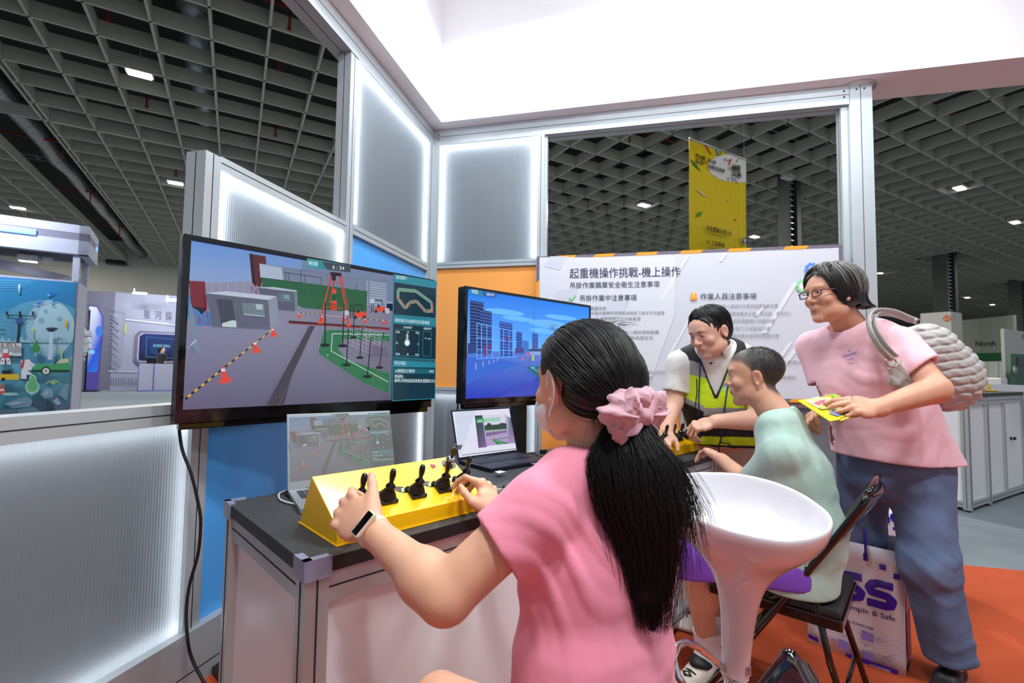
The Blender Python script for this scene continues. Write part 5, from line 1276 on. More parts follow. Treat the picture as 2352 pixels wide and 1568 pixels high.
BLb = onz(1856, 1476, 0); BRb = onz(2082, 1556, 0)
bg1, MBg, bw_, bh_ = carrier(Vector((BLb.x, BLb.y, 0)), Vector((BRb.x, BRb.y, 0)), .468, .16, 'white carrier bag with a large purple logo standing beside the folding chair')
Mf = MBg @ Matrix.Rotation(R(90), 4, 'X'); c = Canvas(step=.00015); f2 = tr(Mf, 1830, 1140, 3.663); c.f = lambda x, y: (lambda q: (min(bw_ - .002, max(.002, q[0])), min(bh_ - .006, max(.002, q[1]))))(f2(x, y))
SW = .030
c.path([(838, 762), (672, 742), (640, 735), (612, 765), (625, 800), (660, 815), (760, 845), (800, 870), (795, 915), (760, 920), (590, 880)][0:0] or [(812, 765), (690, 730), (640, 728), (612, 760), (632, 800), (765, 842), (805, 880), (790, 920), (745, 922), (592, 878)], SW, PUR)
for p in ((640, 728), (612, 760), (632, 800), (765, 842), (805, 880), (790, 920), (690, 730), (745, 922)): q = c.P(*p); c.disc(q[0], q[1], SW / 2, SW / 2, PUR, 14, raw=True)
sh = -262
c.path([(812 + sh, 683), (690 + sh, 655), (640 + sh, 655), (612 + sh, 690), (632 + sh, 726), (765 + sh, 766), (805 + sh, 804), (790 + sh, 842), (745 + sh, 842), (592 + sh, 800)], SW, PUR)
for p in ((640 + sh, 655), (612 + sh, 690), (632 + sh, 726), (765 + sh, 766), (805 + sh, 804), (790 + sh, 842), (690 + sh, 655), (745 + sh, 842)): q = c.P(*p); c.disc(q[0], q[1], SW / 2, SW / 2, PUR, 14, raw=True)
c.path([(120, 520), (105, 720)], SW, PUR); c.path([(108, 640), (260, 590)], SW * .9, PUR); c.path([(150, 650), (250, 790)], SW * .9, PUR)
c.poly([(698, 562), (755, 575), (753, 621), (696, 606)], PUR); c.poly([(816, 641), (873, 655), (873, 700), (814, 686)], PUR)
dkp = rgb(48, 30, 110)
c.ptext('Keep it Simple & Safe', 150, 862, 830, 1046, 52, dkp, bold=.012); c.ptext('www.kss.com.tw', 250, 990, 650, 1122, 34, dkp, bold=.02)
for q in (((548, 1113), (650, 1155), (650, 1228), (552, 1192)), ((355, 1185), (445, 1225), (445, 1300), (355, 1255)), ((560, 1290), (645, 1320), (645, 1382), (565, 1345))): c.poly(list(q), rgb(150, 134, 226))
for a, b in (((270, 1040), (860, 1265)), ((100, 1060), (520, 1220)), ((360, 1060), (355, 1250)), ((650, 1155), (650, 1380)), ((757, 1170), (757, 1265)), ((160, 1070), (240, 1170)), ((120, 1140), (180, 1160))): c.line(a, b, .0008, rgb(176, 170, 216))
for cx_, cy_, s_ in ((318, 1050, 22), (400, 1160, 26), (312, 1198, 28), (700, 1200, 36), (590, 1245, 20), (480, 1285, 30)): c.path([(cx_ - s_, cy_), (cx_, cy_ - s_ * .6), (cx_ + s_, cy_), (cx_, cy_ + s_ * .6), (cx_ - s_, cy_)], .0012, rgb(110, 100, 170)); c.path([(cx_ - s_ * .4, cy_), (cx_, cy_ - s_ * .25), (cx_ + s_ * .4, cy_)], .0012, rgb(110, 100, 170))
for i in range(12): c.line((735 + i * 9, 1330 + i * 1.2), (735 + i * 9, 1362 - i * 2), .001, rgb(96, 84, 150))
c.path([(685, 1310), (735, 1335), (845, 1318)], .0012, rgb(96, 84, 150)); c.path([(685, 1310), (686, 1355), (735, 1385), (840, 1350)], .0012, rgb(96, 84, 150))
c.poly([(105, 1140), (190, 1180), (190, 1215), (108, 1170)], PUR); c.poly([(420, 1300), (858, 1445), (858, 1482), (425, 1330)], PUR); c.ptext('COUNTRIES', 625, 1410, 795, 1466, 26, rgb(220, 216, 240), bold=.02); c.path([(822, 1520), (838, 1498), (854, 1530), (822, 1520)], .0012, rgb(96, 84, 150))
c.build('bag_print', GPRINT, bg1, MBg.inverted() @ Mf @ Matrix.Translation((0, 0, .0016)))
sd = Matrix.Translation((bw_ + .003, 0, 0)) @ Matrix.Rotation(R(90), 4, 'Z') @ Matrix.Rotation(R(90), 4, 'X'); c = Canvas(step=.00015); c.poly([(.004, .06), (.15, .03), (.155, .44), (.006, .445)], PUR, raw=True); c.disc(.08, .36, .045, .032, rgb(236, 234, 246), 20, raw=True); c.disc(.08, .36, .036, .024, PUR, 20, raw=True); c.text('kss', .03, .26, .060, rgb(236, 234, 246), bold=.03); c.text('kss', .055, .352, .028, rgb(236, 234, 246), bold=.03)
for i in range(7): c.rect(.02, .05 + i * .026, .14, .062 + i * .026, rgb(96, 66, 190), raw=True)
c.build('side_print', GPRINT, bg1, sd @ Matrix.Translation((0, 0, .002)))
b2l, b2r_ = onz(2010, 1372, 0), onz(2110, 1402, 0)
bg2, MB2, bw2, bh2 = carrier(Vector((b2l.x, b2l.y, 0)), Vector((b2r_.x, b2r_.y, 0)), .46, .12, 'second white carrier bag seen between the woman\'s legs')
Mf2 = MB2 @ Matrix.Rotation(R(90), 4, 'X'); c = Canvas(step=.00015); f3 = tr(Mf2, 1830, 1140, 3.663); c.f = lambda x, y: (lambda q: (min(bw2 - .002, max(.002, q[0])), min(bh2 - .006, max(.002, q[1]))))(f3(x, y))
c.path([(850, 150), (805, 145), (800, 190), (850, 215)], .014, PUR); c.poly([(808, 255), (850, 262), (850, 285), (810, 280)], PUR); c.ptext('it Simple', 804, 345, 960, 352, 30, dkp, bold=.015); c.ptext('www.kss', 856, 438, 930, 440, 14, dkp, bold=.02); c.build('bag_print', GPRINT, bg2, MB2.inverted() @ Mf2 @ Matrix.Translation((0, 0, .0016)))

# far counter on the grey aisle with a helmet on it
FCM = frame(3.893, 4.127, 0, 29.83)
far = counter_unit(FCM, 1.42, .62, 1.0, 'tall white lockable counter with black top on the grey aisle', seam=[.46])
mb = MB(); mb.span((.93, .012, .09), (1.36, .020, .90)); d_ = mb.build('door', WHITEP, far); mb = MB(); mb.span((.88, .008, .085), (.93, .024, .905)); mb.build('door_edge', ALU, d_)
mb = MB(); mb.lathe([(.014, 0), (.014, .012), (0, .012)], 14, Matrix.Translation((1.05, .012, .56)) @ Matrix.Rotation(R(90), 4, 'X')); mb.bbox((1.075, -.012, .56), (.045, .014, .030), .005); mb.build('lock', BLACKP, d_)
hl = onz(2236, 897, 1.0); HMx = frame(hl.x, hl.y, 1.0, 200)
e = empty('safety_helmet', HMx, 'yellow safety helmet resting on the far counter top', 'helmet')
HY = mat('yellow_helmet_shell', rgb(246, 210, 20), .25, coat=.4)
mb = MB(); mb.lathe([(.128, .012), (.124, .05), (.105, .10), (.065, .135), (0, .148)], 32); 
for s_ in (-.03, 0, .03): mb.tube([(s_, .118, .05), (s_ * .9, .085, .112), (s_ * .7, 0, .150), (s_ * .9, -.085, .112), (s_, -.118, .05)], .008, 8)
mb.build('shell', HY, e); mb = MB(); vs = []; n = 32
for r_, z_ in ((.124, .018), (.124, .010)):
    for j in range(n): a = 2 * PI * j / n; k_ = r_ * (1.10 + .42 * max(0, math.sin(a)) ** 2); vs.append((r_ * math.cos(a), r_ * math.sin(a), z_)); vs.append((k_ * math.cos(a) , k_ * math.sin(a), z_ - .006))
fs = []
for j in range(n):
    a, b, c_, d2 = 2 * j, 2 * j + 1, 2 * ((j + 1) % n) + 1, 2 * ((j + 1) % n); fs += [(a, b, c_, d2), (2 * n + d2, 2 * n + c_, 2 * n + b, 2 * n + a), (b, 2 * n + b, 2 * n + c_, c_)]
mb.add(vs, fs, smooth=True); mb.build('brim', HY, e)
# ================================================================== PEOPLE
def V3(*a): return Vector(a)
def child_of(o, root):
    o.parent = root; o.matrix_parent_inverse = root.matrix_world.inverted(); return o
def ell_dir(d, r, c):
    "point on ellipsoid (radii r, centre c) in direction d"
    d = _arr(d); r = _arr(r); return _arr(c) + d / np.sqrt(((d / r) ** 2).sum())
def toW(M, P): P = np.asarray(P); return P @ M[:3, :3].T + M[:3, 3]
def shoe(S, M, L=.27, col=c3(30, 30, 32), sole=c3(225, 222, 215), accent=None):
    "frame: origin under the ankle on the floor, +Y toe"
    S.frame(M); S.slab((0, -.055, .022), (0, L - .10, .020), (.036, .018), (.044, .016), (0, 0, 1), k=.01, col=sole)
    S.slab((0, -.045, .055), (0, .06, .050), (.032, .036), (.036, .030), (0, 0, 1), k=.02, col=col)
    S.slab((0, .05, .048), (0, L - .105, .038), (.036, .026), (.038, .018), (0, 0, 1), k=.02, col=col)
    S.cone((0, -.01, .06), (0, -.012, .10), .038, .036, k=.015, col=col)

# ------------------------------------------------------------------ the seated girl
skg = c3(226, 172, 142)
g = empty('person', frame(.2, .98, 0, 35), 'seated girl in a pink T-shirt and face mask with a long black ponytail', 'person')
HC = (.146, 1.0, 1.135); f_, u_ = yaw_pitch(-34, -3); HM = basis(HC, f_, u_, 1.04)
HMl = Matrix(HM.tolist())
SH_L, SH_R = (.052, .885, .915), (.315, 1.075, .925)
EL_L, WR_L = (-.108, .845, .780), (-.286, 1.015, .832)
EL_R, WR_R = (.135, 1.175, .745), (-.036, 1.325, .765)
B = Sculpt(); head(B, HM, skg, wide=1.0); lids(B, HM, skg)
B.frame(np.eye(4)); B.col = skg
B.cone((.165, .985, 1.075), (.178, .985, .965), .050, .056, k=.02)
B.slab((.18, .99, .93), (.17, .955, .60), (.13, .075), (.12, .08), (-.574, .819, 0), k=.03)
B.slab((.17, .955, .60), (.165, .95, .48), (.12, .08), (.13, .09), (-.574, .819, 0), k=.03)
B.cone(SH_L, EL_L, .048, .046, k=.02); B.cone(EL_L, WR_L, .0465, .0285, k=.014); B.cone(SH_R, EL_R, .045, .042, k=.02); B.cone(EL_R, WR_R, .042, .0275, k=.014)
B.ell((-.150, .878, .797), (.046, .048, .044), k=.03)
B.slab((.10, .90, .46), (-.15, 1.115, .425), (.075, .07), (.052, .052), (0, 0, 1), k=.03); B.slab((.24, 1.0, .45), (.12, 1.18, .34), (.075, .07), (.052, .052), (0, 0, 1), k=.03)
B.cone((-.15, 1.115, .425), (-.09, 1.10, .10), .050, .036, k=.02); B.cone((.12, 1.18, .34), (.05, 1.2, .10), .050, .036, k=.02)
HLM = basis(WR_L, (-.80, .60, .24), (-.40, -.72, .50)); HRM = basis(WR_R, (-.36, .60, .72), (.72, -.30, .55))
hand(B, HLM, 1, [(38, 62, 35), (58, 70, 35), (64, 70, 35), (66, 66, 35)], skg, thumb=((.022, .020, -.004), (.048, .046, -.004), (.063, .064, -.006), (.074, .080, -.008)), s=1.18, fat=1.05)
hand(B, HRM, -1, [(40, 45, 25), (48, 50, 28), (54, 55, 30), (58, 55, 30)], skg, thumb=((.022, .018, -.006), (.044, .044, -.020), (.048, .074, -.030), (.040, .098, -.040)), s=1.16, fat=1.0)
def pg(P, C):
    # warmer knuckles and fingertips
    return C
body = B.mesh('body', SKIN, h=.0034, parent=g, paint=pg)
eyes(HM, g)
# shirt
pk = c3(252, 152, 178)
S = Sculpt(); S.col = pk; S.k = .03; F3 = (-.574, .819, 0)
S.slab((.185, .985, .925), (.178, .972, .80), (.160, .098), (.158, .112), F3, k=.03, sq=2.3)
S.slab((.178, .972, .80), (.165, .945, .62), (.158, .112), (.152, .112), F3, k=.04, sq=2.3)
S.slab((.165, .945, .62), (.160, .94, .42), (.152, .112), (.172, .130), F3, k=.04, sq=2.3)
S.cone((.175, .98, .93), (.178, .983, .965), .075, .066, k=.03)
S.cone((.13, .95, .945), SH_L, .058, .060, k=.03); S.cone((.24, 1.02, .945), SH_R, .058, .058, k=.03)
eL = [SH_L[i] + (EL_L[i] - SH_L[i]) * .42 for i in range(3)]; eR = [SH_R[i] + (EL_R[i] - SH_R[i]) * .42 for i in range(3)]
S.cone(SH_L, eL, .062, .066, k=.03); S.cone(SH_R, eR, .058, .062, k=.03)
for f in (local_folds((.08, .88, .84), .12, (.5, -.3, .8), .0055, 95, 1), local_folds((.20, .88, .72), .16, (.35, .1, .94), .0065, 78, 2), local_folds((.27, .9, .60), .16, (-.5, .1, .86), .0050, 70, .4), local_folds((.12, .85, .56), .14, (.5, .2, .8), .0060, 90, 3), local_folds((.1, .88, .93), .09, (.9, -.2, .3), .0028, 110, 1)): S.fold(f)
# open sleeve end, neck hole, flat hem
ax = Vector(EL_L) - Vector(SH_L); ax.normalize(); cL = Vector(SH_L) + ax * .100
S.cut(cL, ax * 1.0, k=.003) if False else None
def sleeve_cut(S, a, b, dist, r_in, out=.2, tilt=(0, 0, 0), zl=.10):
    a = _arr(a); b = _arr(b); t = (b - a) / np.linalg.norm(b - a); t = t + _arr(tilt); t /= np.linalg.norm(t); c = a + (b - a) / np.linalg.norm(b - a) * dist
    def fn(p):   # removes a cylinder beyond the hem and a pocket just inside it
        z = (p - c) @ t; rr = np.linalg.norm((p - c) - z[:, None] * t, axis=1)
        out_ = np.maximum(np.maximum(-z, z - zl), rr - .079); pocket = np.maximum(-(z + .018), rr - r_in); return np.minimum(out_, pocket)
    S.keep_from(fn, c, .25, .0025)
sleeve_cut(S, SH_L, EL_L, .098, .055, tilt=(.10, 0, .2)); sleeve_cut(S, SH_R, EL_R, .095, .050)
nc = _arr((.168, .990, 1.0)); S.keep_from(lambda p: np.linalg.norm((p - nc) * [1, 1, .75], axis=1) - .066, nc, .1, .006)
S.cut((0, 0, .455), (0, 0, -1))
def p_sh(P, C): return C
shirt = S.mesh('tshirt', CLOTH, h=.0038, parent=g)
# trousers / shorts out of sight under the counter edge
S = Sculpt(); S.col = c3(58, 62, 84); S.slab((.17, .95, .50), (.165, .945, .43), (.150, .112), (.160, .120), F3, k=.03); S.slab((.10, .90, .455), (.0, .985, .44), (.082, .078), (.078, .074), (0, 0, 1), k=.03); S.slab((.24, 1.0, .455), (.14, 1.085, .44), (.082, .078), (.078, .074), (0, 0, 1), k=.03)
S.mesh('shorts', CLOTH, h=.005, parent=g)
# mask and straps
S = Sculpt(); S.frame(HM); S.col = c3(236, 234, 238); S.ell((0, .058, -.050), (.061, .058, .056), k=.005); S.ell((0, .092, -.035), (.03, .028, .04), k=.02); S.ell((0, .052, -.050), (.057, .053, .056), k=.002, mode='s')
S.cut((0, .030, 0), (0, -1, -.12)); S.cut((0, 0, .0), (0, -.1, 1))
S.mesh('face_mask', CLOTH, h=.0022, parent=g)
for pts in (((-.060, .040, -.010), (-.072, .018, .010), (-.083, .002, .028), (-.088, -.014, .020), (-.087, -.020, -.004), (-.083, -.012, -.028), (-.074, .008, -.044), (-.058, .034, -.066)),):
    P = [HMl @ Vector(p) for p in pts]; mb = MB(); out = []
    for i in range(len(P) - 1):
        p0, p1, p2, p3 = P[max(0, i - 1)], P[i], P[i + 1], P[min(len(P) - 1, i + 2)]
        for k in range(5): t = k / 5; out.append(.5 * ((2 * p1) + (-p0 + p2) * t + (2 * p0 - 5 * p1 + 4 * p2 - p3) * t * t + (-p0 + 3 * p1 - 3 * p2 + p3) * t ** 3))
    out.append(P[-1]); mb.tube(out, .0026, 6); child_of(mb.build('ear_loop', mat('white_elastic', rgb(238, 236, 240), .8)), g)
# hair: cap, combed strands, ponytail
TIE = HMl @ Vector((-.002, -.122, -.052))
S = Sculpt(); S.frame(HM); S.col = (.01, .009, .01)
S.ell((0, -.014, .036), (.082, .104, .089), k=.02); S.ell((.004, -.050, .006), (.076, .078, .074), k=.03); S.cone((.01, -.07, -.005), (.0, -.120, -.048), .050, .026, k=.03)
S.ell((0, .085, -.010), (.064, .070, .072), k=.02, mode='s'); S.ell((-.088, .022, -.040), (.038, .042, .066), k=.012, mode='s'); S.ell((-.092, .000, -.004), (.030, .034, .044), k=.010, mode='s'); S.ell((.088, .018, -.045), (.036, .040, .062), k=.015, mode='s'); S.ell((0, .0, -.12), (.07, .075, .062), k=.02, mode='s')
S.mesh('hair_cap', HAIRB, h=.0035, parent=g)
rng = np.random.RandomState(3); L_ = []
tie_l = _arr((-.002, -.120, -.050))
for i in range(4200):
    # root around the hairline or anywhere on the cap, combed to the tie
    a = rng.uniform(0, 2 * PI); hl = rng.rand() < .45
    if hl:
        t = rng.uniform(-1, 1) * 2.15; front = math.cos(t)
        root = _arr((math.sin(t) * .080, .012 + front * .082, .030 + .060 * max(0, front) - .085 * max(0, -front) * 1.1 - (.030 if abs(front) < .5 else 0)))
    else:
        th = rng.uniform(0, PI * .62); root = _arr((.085 * math.sin(th) * math.cos(a), -.014 + .104 * math.sin(th) * math.sin(a), .036 + .089 * math.cos(th)))
    c0 = _arr((0, -.030, .020)); d0 = root - c0; r0 = np.linalg.norm(d0); d0 /= r0; d1 = tie_l - c0; r1 = np.linalg.norm(d1); d1 /= r1
    om = math.acos(np.clip(d0 @ d1, -1, 1)) + 1e-4; P = []; lift = rng.uniform(.000, .006)
    for k in range(12):
        t = k / 11; d = (math.sin((1 - t) * om) * d0 + math.sin(t * om) * d1) / math.sin(om)
        e = ell_dir(d, (.0835, .1055, .0905), (0, -.014, .036)) ; e2 = ell_dir(d, (.079, .082, .077), (.004, -.050, .006)); rr = max(np.linalg.norm(e - c0), np.linalg.norm(e2 - c0))
        w = min(1, max(0, (t - .72) / .28)); rr = rr * (1 - w) + r1 * w + lift * math.sin(PI * t); P.append(c0 + d * rr)
    if any(q[0] < -.055 and -.028 < q[1] < .09 and q[2] < .026 for q in P) or any(q[2] < -.066 for q in P[:9]): continue
    L_.append(toW(HM, P))
strands('hair', HAIRB, L_, len(L_), g, wid=.0010)
PT = [TIE + Vector((.0, .0, .0)), at(1440, 1005, .865), at(1452, 1070, .845), at(1472, 1160, .835), at(1488, 1260, .83), at(1492, 1360, .83), at(1500, 1450, .835)]
RD = [.018, .052, .078, .074, .050, .034, .012]
def cat(P, t):
    n = len(P) - 1; x = min(n - 1e-6, t * n); i = int(x); u = x - i; p0, p1, p2, p3 = P[max(0, i - 1)], P[i], P[i + 1], P[min(n, i + 2)]
    return .5 * ((2 * p1) + (-p0 + p2) * u + (2 * p0 - 5 * p1 + 4 * p2 - p3) * u * u + (-p0 + 3 * p1 - 3 * p2 + p3) * u ** 3)
L_ = []
for i in range(4000):
    a = rng.uniform(0, 2 * PI); q = math.sqrt(rng.rand()); ln = rng.uniform(.62, 1.0) if rng.rand() < .7 else rng.uniform(.4, .8); P = []; ph = rng.uniform(0, 6); wv = rng.uniform(.001, .007); dr = rng.normal(0, .016)
    for k in range(13):
        t = k / 12 * ln; c = cat(PT, t); r = float(np.interp(t * 6, range(7), RD)); x = math.cos(a) * q; y = math.sin(a) * q
        P.append((c.x + x * r + wv * math.sin(ph + t * 14) + dr * t, c.y + y * r * .42 - .004, c.z + wv * math.cos(ph + t * 9)))
    L_.append(P)
for i in range(110):   # flyaway hairs down the right side
    ph = rng.uniform(0, 6); s_ = rng.uniform(.03, .10); t0 = rng.uniform(.1, .4); P = []
    for k in range(13): t = t0 + k / 12 * rng.uniform(.35, .4); c = cat(PT, min(t, 1)); r = float(np.interp(min(t, 1) * 6, range(7), RD)); P.append((c.x + r + s_ * (t - t0) * 1.6 * math.sin(k / 8), c.y + .003 * math.sin(ph + k), c.z + .004 * math.cos(ph + k * .7)))
    L_.append(P)
strands('ponytail', HAIRB, L_, len(L_), g, wid=.0008)
S = Sculpt(); S.col = (.01, .009, .01)
for i in range(6):
    a, b = PT[i], PT[i + 1]; S.slab(a, b, (RD[i] * .6, RD[i] * .24), (RD[i + 1] * .66, RD[i + 1] * .26), (0, 1, 0), k=.03, sq=2)
S.mesh('ponytail_core', HAIRB, h=.005, parent=g)
L_ = []
for i in range(160):   # short wisps on nape and crown
    if i < 90: a = rng.uniform(-.9, .9); p = _arr((math.sin(a) * .05 - .01, -.085 + .02 * rng.rand(), -.045 - .02 * rng.rand())); d = _arr((rng.normal(0, .4), -.3, -1)); ln = rng.uniform(.02, .05)
    else: a = rng.uniform(0, 6.28); p = _arr((.06 * math.cos(a), -.014 + .07 * math.sin(a), .115)); d = _arr((math.cos(a), -.6 + .5 * math.sin(a), .35)); ln = rng.uniform(.015, .035)
    L_.append(toW(HM, [p + d * ln * k / 5 + _arr((0, 0, -.012 * (k / 5) ** 2)) for k in range(6)]))
strands('hair_wisps', HAIRB, L_, len(L_), g, wid=.0004)
# scrunchie
SM = basis(tuple(TIE + Vector((.006, -.010, .004))), HMl.to_3x3() @ Vector((.15, -1, -.25)), (0, 0, 1))
mb = MB(); n1, n2 = 96, 16; vs = []; fs = []
for i in range(n1):
    a = 2 * PI * i / n1; lob = 1 + .10 * math.sin(3 * a + 1) + .07 * math.sin(7 * a); wx = 1.30 if math.cos(a) > 0 or True else 1
    Rm = .036 * lob; rt = .0185 * (1 + .16 * math.sin(13 * a) + .12 * math.sin(8 * a + 2)) * (1 + .45 * abs(math.cos(a)) ** 2)
    for j in range(n2):
        b = 2 * PI * j / n2; wr = 1 + .13 * math.sin(9 * b + 17 * a) + .05 * math.sin(31 * a + 2 * b); x = (Rm + rt * wr * math.cos(b)) * math.cos(a) * 1.28; z = (Rm + rt * wr * math.cos(b)) * math.sin(a) * .86; y = rt * wr * math.sin(b) * 1.15 + .006 * math.sin(5 * a)
        vs.append((x, y, z))
for i in range(n1):
    for j in range(n2): fs.append((i * n2 + j, i * n2 + (j + 1) % n2, ((i + 1) % n1) * n2 + (j + 1) % n2, ((i + 1) % n1) * n2 + j))
mb.add(vs, fs, Matrix(SM.tolist()), True)
# gathered knot and two bow tails
SCR = mat('scrunchie_cloth', rgb(212, 164, 176), .85, bump=.6, bscale=260, sheen=.4)
o = child_of(mb.build('scrunchie', SCR), g); o.modifiers.new('s', 'SUBSURF').render_levels = 1
S = Sculpt(); S.frame(SM); S.col = (.7, .45, .52)
for sx, tz in ((-1, 0), (1, 0)):
    S.slab((sx * .008, .016, .0), (sx * .052, .020, .016 + tz), (.012, .010), (.030, .012), (0, 1, 0), k=.012); S.slab((sx * .014, .014, -.006), (sx * .050, .012, -.040), (.011, .009), (.022, .008), (0, 1, 0), k=.012)
S.ell((0, .024, 0), (.014, .014, .016), k=.008); S.fold(folds([(1, .3, .2), (.3, .2, 1)], .0022, 260))
o = S.mesh('scrunchie_bow', SCR, h=.0026, parent=g)
# fitness band on the left wrist
fa_ = (Vector(WR_L) - Vector(EL_L)).normalized(); WM = basis(tuple(Vector(WR_L) - fa_ * .012), fa_, (-.55, -.45, .65)); mb = MB(); pts = []
for i in range(40):
    a = 2 * PI * i / 40; pts.append((.0315 * math.sin(a), 0, .0305 * math.cos(a)))
mb.tube(pts, .0095, 8, closed=True, flat=.32, M=Matrix(WM.tolist()) @ Matrix.Rotation(0, 4, 'X'))
band = child_of(mb.build('wristband', mat('cream_silicone', rgb(226, 212, 190), .55)), g)
mb = MB(); mb.bbox((0, 0, .0345), (.056, .024, .012), .005, Matrix(WM.tolist()) @ Matrix.Rotation(.0, 4, 'Z')); w_ = child_of(mb.build('watch_case', mat('cream_silicone'), ), g)
mb = MB(); mb.bbox((0, 0, .0385), (.051, .0195, .0056), .0025, Matrix(WM.tolist())); child_of(mb.build('watch_screen', GLOSSB), g)
# ------------------------------------------------------------------ the seated boy
skb = c3(214, 164, 136); sage = c3(164, 192, 180)
g = empty('person', frame(1.0, 1.66, 0, 55), 'seated boy with a buzz cut in a sage green T-shirt and purple shorts', 'person')
HC = (.940, 1.86, 1.150); f_, u_ = yaw_pitch(-66, -4, 0); HM = basis(HC, f_, u_, .99); HMl = Matrix(HM.tolist())
NB = (1.00, 1.80, .985); SHL, SHR = (.925, 1.655, .885), (1.075, 1.94, .90); ELL, WRL = (.905, 1.80, .735), (.905, 2.085, .790); ELR, WRR = (1.10, 2.02, .70), (1.0, 2.2, .66)
FB3 = (-.80, .60, 0)
B = Sculpt(); head(B, HM, skb, wide=1.0, jaw=1.0, nose=.965); lids(B, HM, skb); B.frame(np.eye(4)); B.col = skb
B.cone((.955, 1.845, 1.085), NB, .052, .060, k=.02); B.slab((1.0, 1.78, .88), (.985, 1.70, .52), (.12, .055), (.11, .07), FB3, k=.03)
B.cone(SHL, ELL, .045, .040, k=.02); B.cone(ELL, WRL, .040, .026, k=.012); B.cone(SHR, ELR, .045, .040, k=.02); B.cone(ELR, WRR, .040, .027, k=.012)
KL, AL = (.68, 1.815, .475), (.765, 1.885, .10); KR, AR = (.80, 1.99, .475), (.92, 2.17, .10)
for hp, kn, an in (((.93, 1.66, .50), KL, AL), ((1.0, 1.76, .50), KR, AR)): B.cone(hp, kn, .075, .056, k=.03); B.cone(kn, an, .052, .036, k=.02); mid = [kn[i] * .68 + an[i] * .32 for i in range(3)]; B.ell((mid[0] + .02, mid[1] - .01, mid[2]), (.052, .052, .09), k=.03)
hand(B, basis(WRL, (-.20, .93, .22), (.35, -.15, .92)), 1, [(22, 22, 12), (32, 30, 20), (38, 36, 22), (44, 38, 24)], skb, thumb=((.022, .018, -.006), (.044, .046, -.016), (.050, .074, -.020), (.046, .096, -.024)), s=1.0)
hand(B, basis(WRR, (-.6, .75, .0), (.0, .0, 1)), -1, [(30, 30, 20)] * 4, skb)
hc = c3(46, 42, 42)
def pb(P, C):
    q = (P - HM[:3, 3]) @ (HM[:3, :3] / .99) / .99     # local head coords
    x, y, z = q.T; r = np.linalg.norm(q, axis=1)
    line = .052 - 0 * x; side = np.where(y > .02, .055 + (y - .02) * .1, np.where(y > -.02, .030 - (.02 - y) * 1.0, -.045 - (y + .02) * -.1))
    side = np.interp(y, [-.12, -.07, -.035, -.012, .006, .020, .045, .09], [-.070, -.070, -.048, .016, -.004, .030, .056, .062])
    w = 1 / (1 + np.exp(-(z - side) / .0035)); w *= (r < .2) & (z > -.1) & (np.abs(x) < .0805)
    ear = (np.abs(x) > .0745) & (z < .026) & (y > -.03) & (y < .02); w = np.where(ear, 0, w)
    fade = np.clip((z - side) / .05, 0, 1); base = np.array(c3(92, 74, 66)) * (1 - fade)[:, None] + np.array(hc) * fade[:, None]
    return C * (1 - w[:, None]) + base * w[:, None]
body = B.mesh('body', SKIN, h=.0037, parent=g, paint=pb); eyes(HM, g); brows(HM, g, None)
# buzz-cut fuzz
L_ = []; rng = np.random.RandomState(5)
for i in range(3600):
    th = math.acos(rng.uniform(-.2, 1)); a = rng.uniform(0, 2 * PI); d = _arr((math.sin(th) * math.cos(a), math.sin(th) * math.sin(a), math.cos(th))); p = ell_dir(d, (.0725, .0935, .0795), (0, -.012, .032))
    sd = np.interp(p[1], [-.12, -.07, -.035, -.012, .006, .020, .045, .09], [-.060, -.060, -.040, .024, .006, .038, .062, .068])
    if p[2] < sd: continue
    ln = rng.uniform(.003, .0055) * (.6 + .6 * (d[2] > .3)); nrm = d + rng.normal(0, .25, 3); L_.append(toW(HM, [p + nrm * ln * k / 2 for k in range(3)]))
strands('hair', mat('buzz_hair', rgb(36, 33, 33), .6), L_, len(L_), g, wid=.0006)
S = Sculpt(); S.col = sage; S.k = .03
S.slab((1.0, 1.79, .945), (1.01, 1.74, .80), (.162, .080), (.166, .114), FB3, k=.03, sq=2.3); S.slab((1.01, 1.74, .80), (1.01, 1.70, .62), (.166, .114), (.162, .128), FB3, k=.04, sq=2.3); S.slab((1.01, 1.70, .62), (.985, 1.69, .475), (.162, .128), (.160, .128), FB3, k=.04, sq=2.4)
S.cone((.998, 1.795, .94), NB, .085, .074, k=.03); S.cone((.96, 1.73, .925), SHL, .06, .064, k=.04); S.cone((1.04, 1.86, .93), SHR, .06, .062, k=.04)
e1 = [SHL[i] + (ELL[i] - SHL[i]) * .80 for i in range(3)]; S.cone((.925, 1.642, .885), (e1[0], e1[1] - .010, e1[2]), .068, .079, k=.014); S.cone(SHR, [SHR[i] + (ELR[i] - SHR[i]) * .75 for i in range(3)], .064, .072, k=.03)
for f in (local_folds((.93, 1.62, .80), .16, (.6, -.2, .75), .006, 70, 1), local_folds((1.12, 1.58, .72), .2, (.35, .1, .93), .0055, 55, 2), local_folds((1.1, 1.52, .55), .16, (-.25, .1, .95), .006, 60, .4), local_folds((.92, 1.62, .9), .1, (.8, -.2, .5), .003, 90, 3)): S.fold(f)
sleeve_cut(S, SHL, ELL, .165, .062, tilt=(0, .3, 0)); sleeve_cut(S, SHR, ELR, .165, .062); nc2 = _arr((.972, 1.815, 1.035)); S.keep_from(lambda p: np.linalg.norm((p - nc2) * [1, 1, .8], axis=1) - .072, nc2, .1, .006)
S.cut((0, 0, .452), (0, 0, -1)); S.mesh('tshirt', CLOTH, h=.0047, parent=g)
S = Sculpt(); S.col = c3(118, 62, 176); S.k = .03; S.slab((.99, 1.69, .50), (.97, 1.69, .475), (.14, .11), (.14, .11), FB3, k=.03)
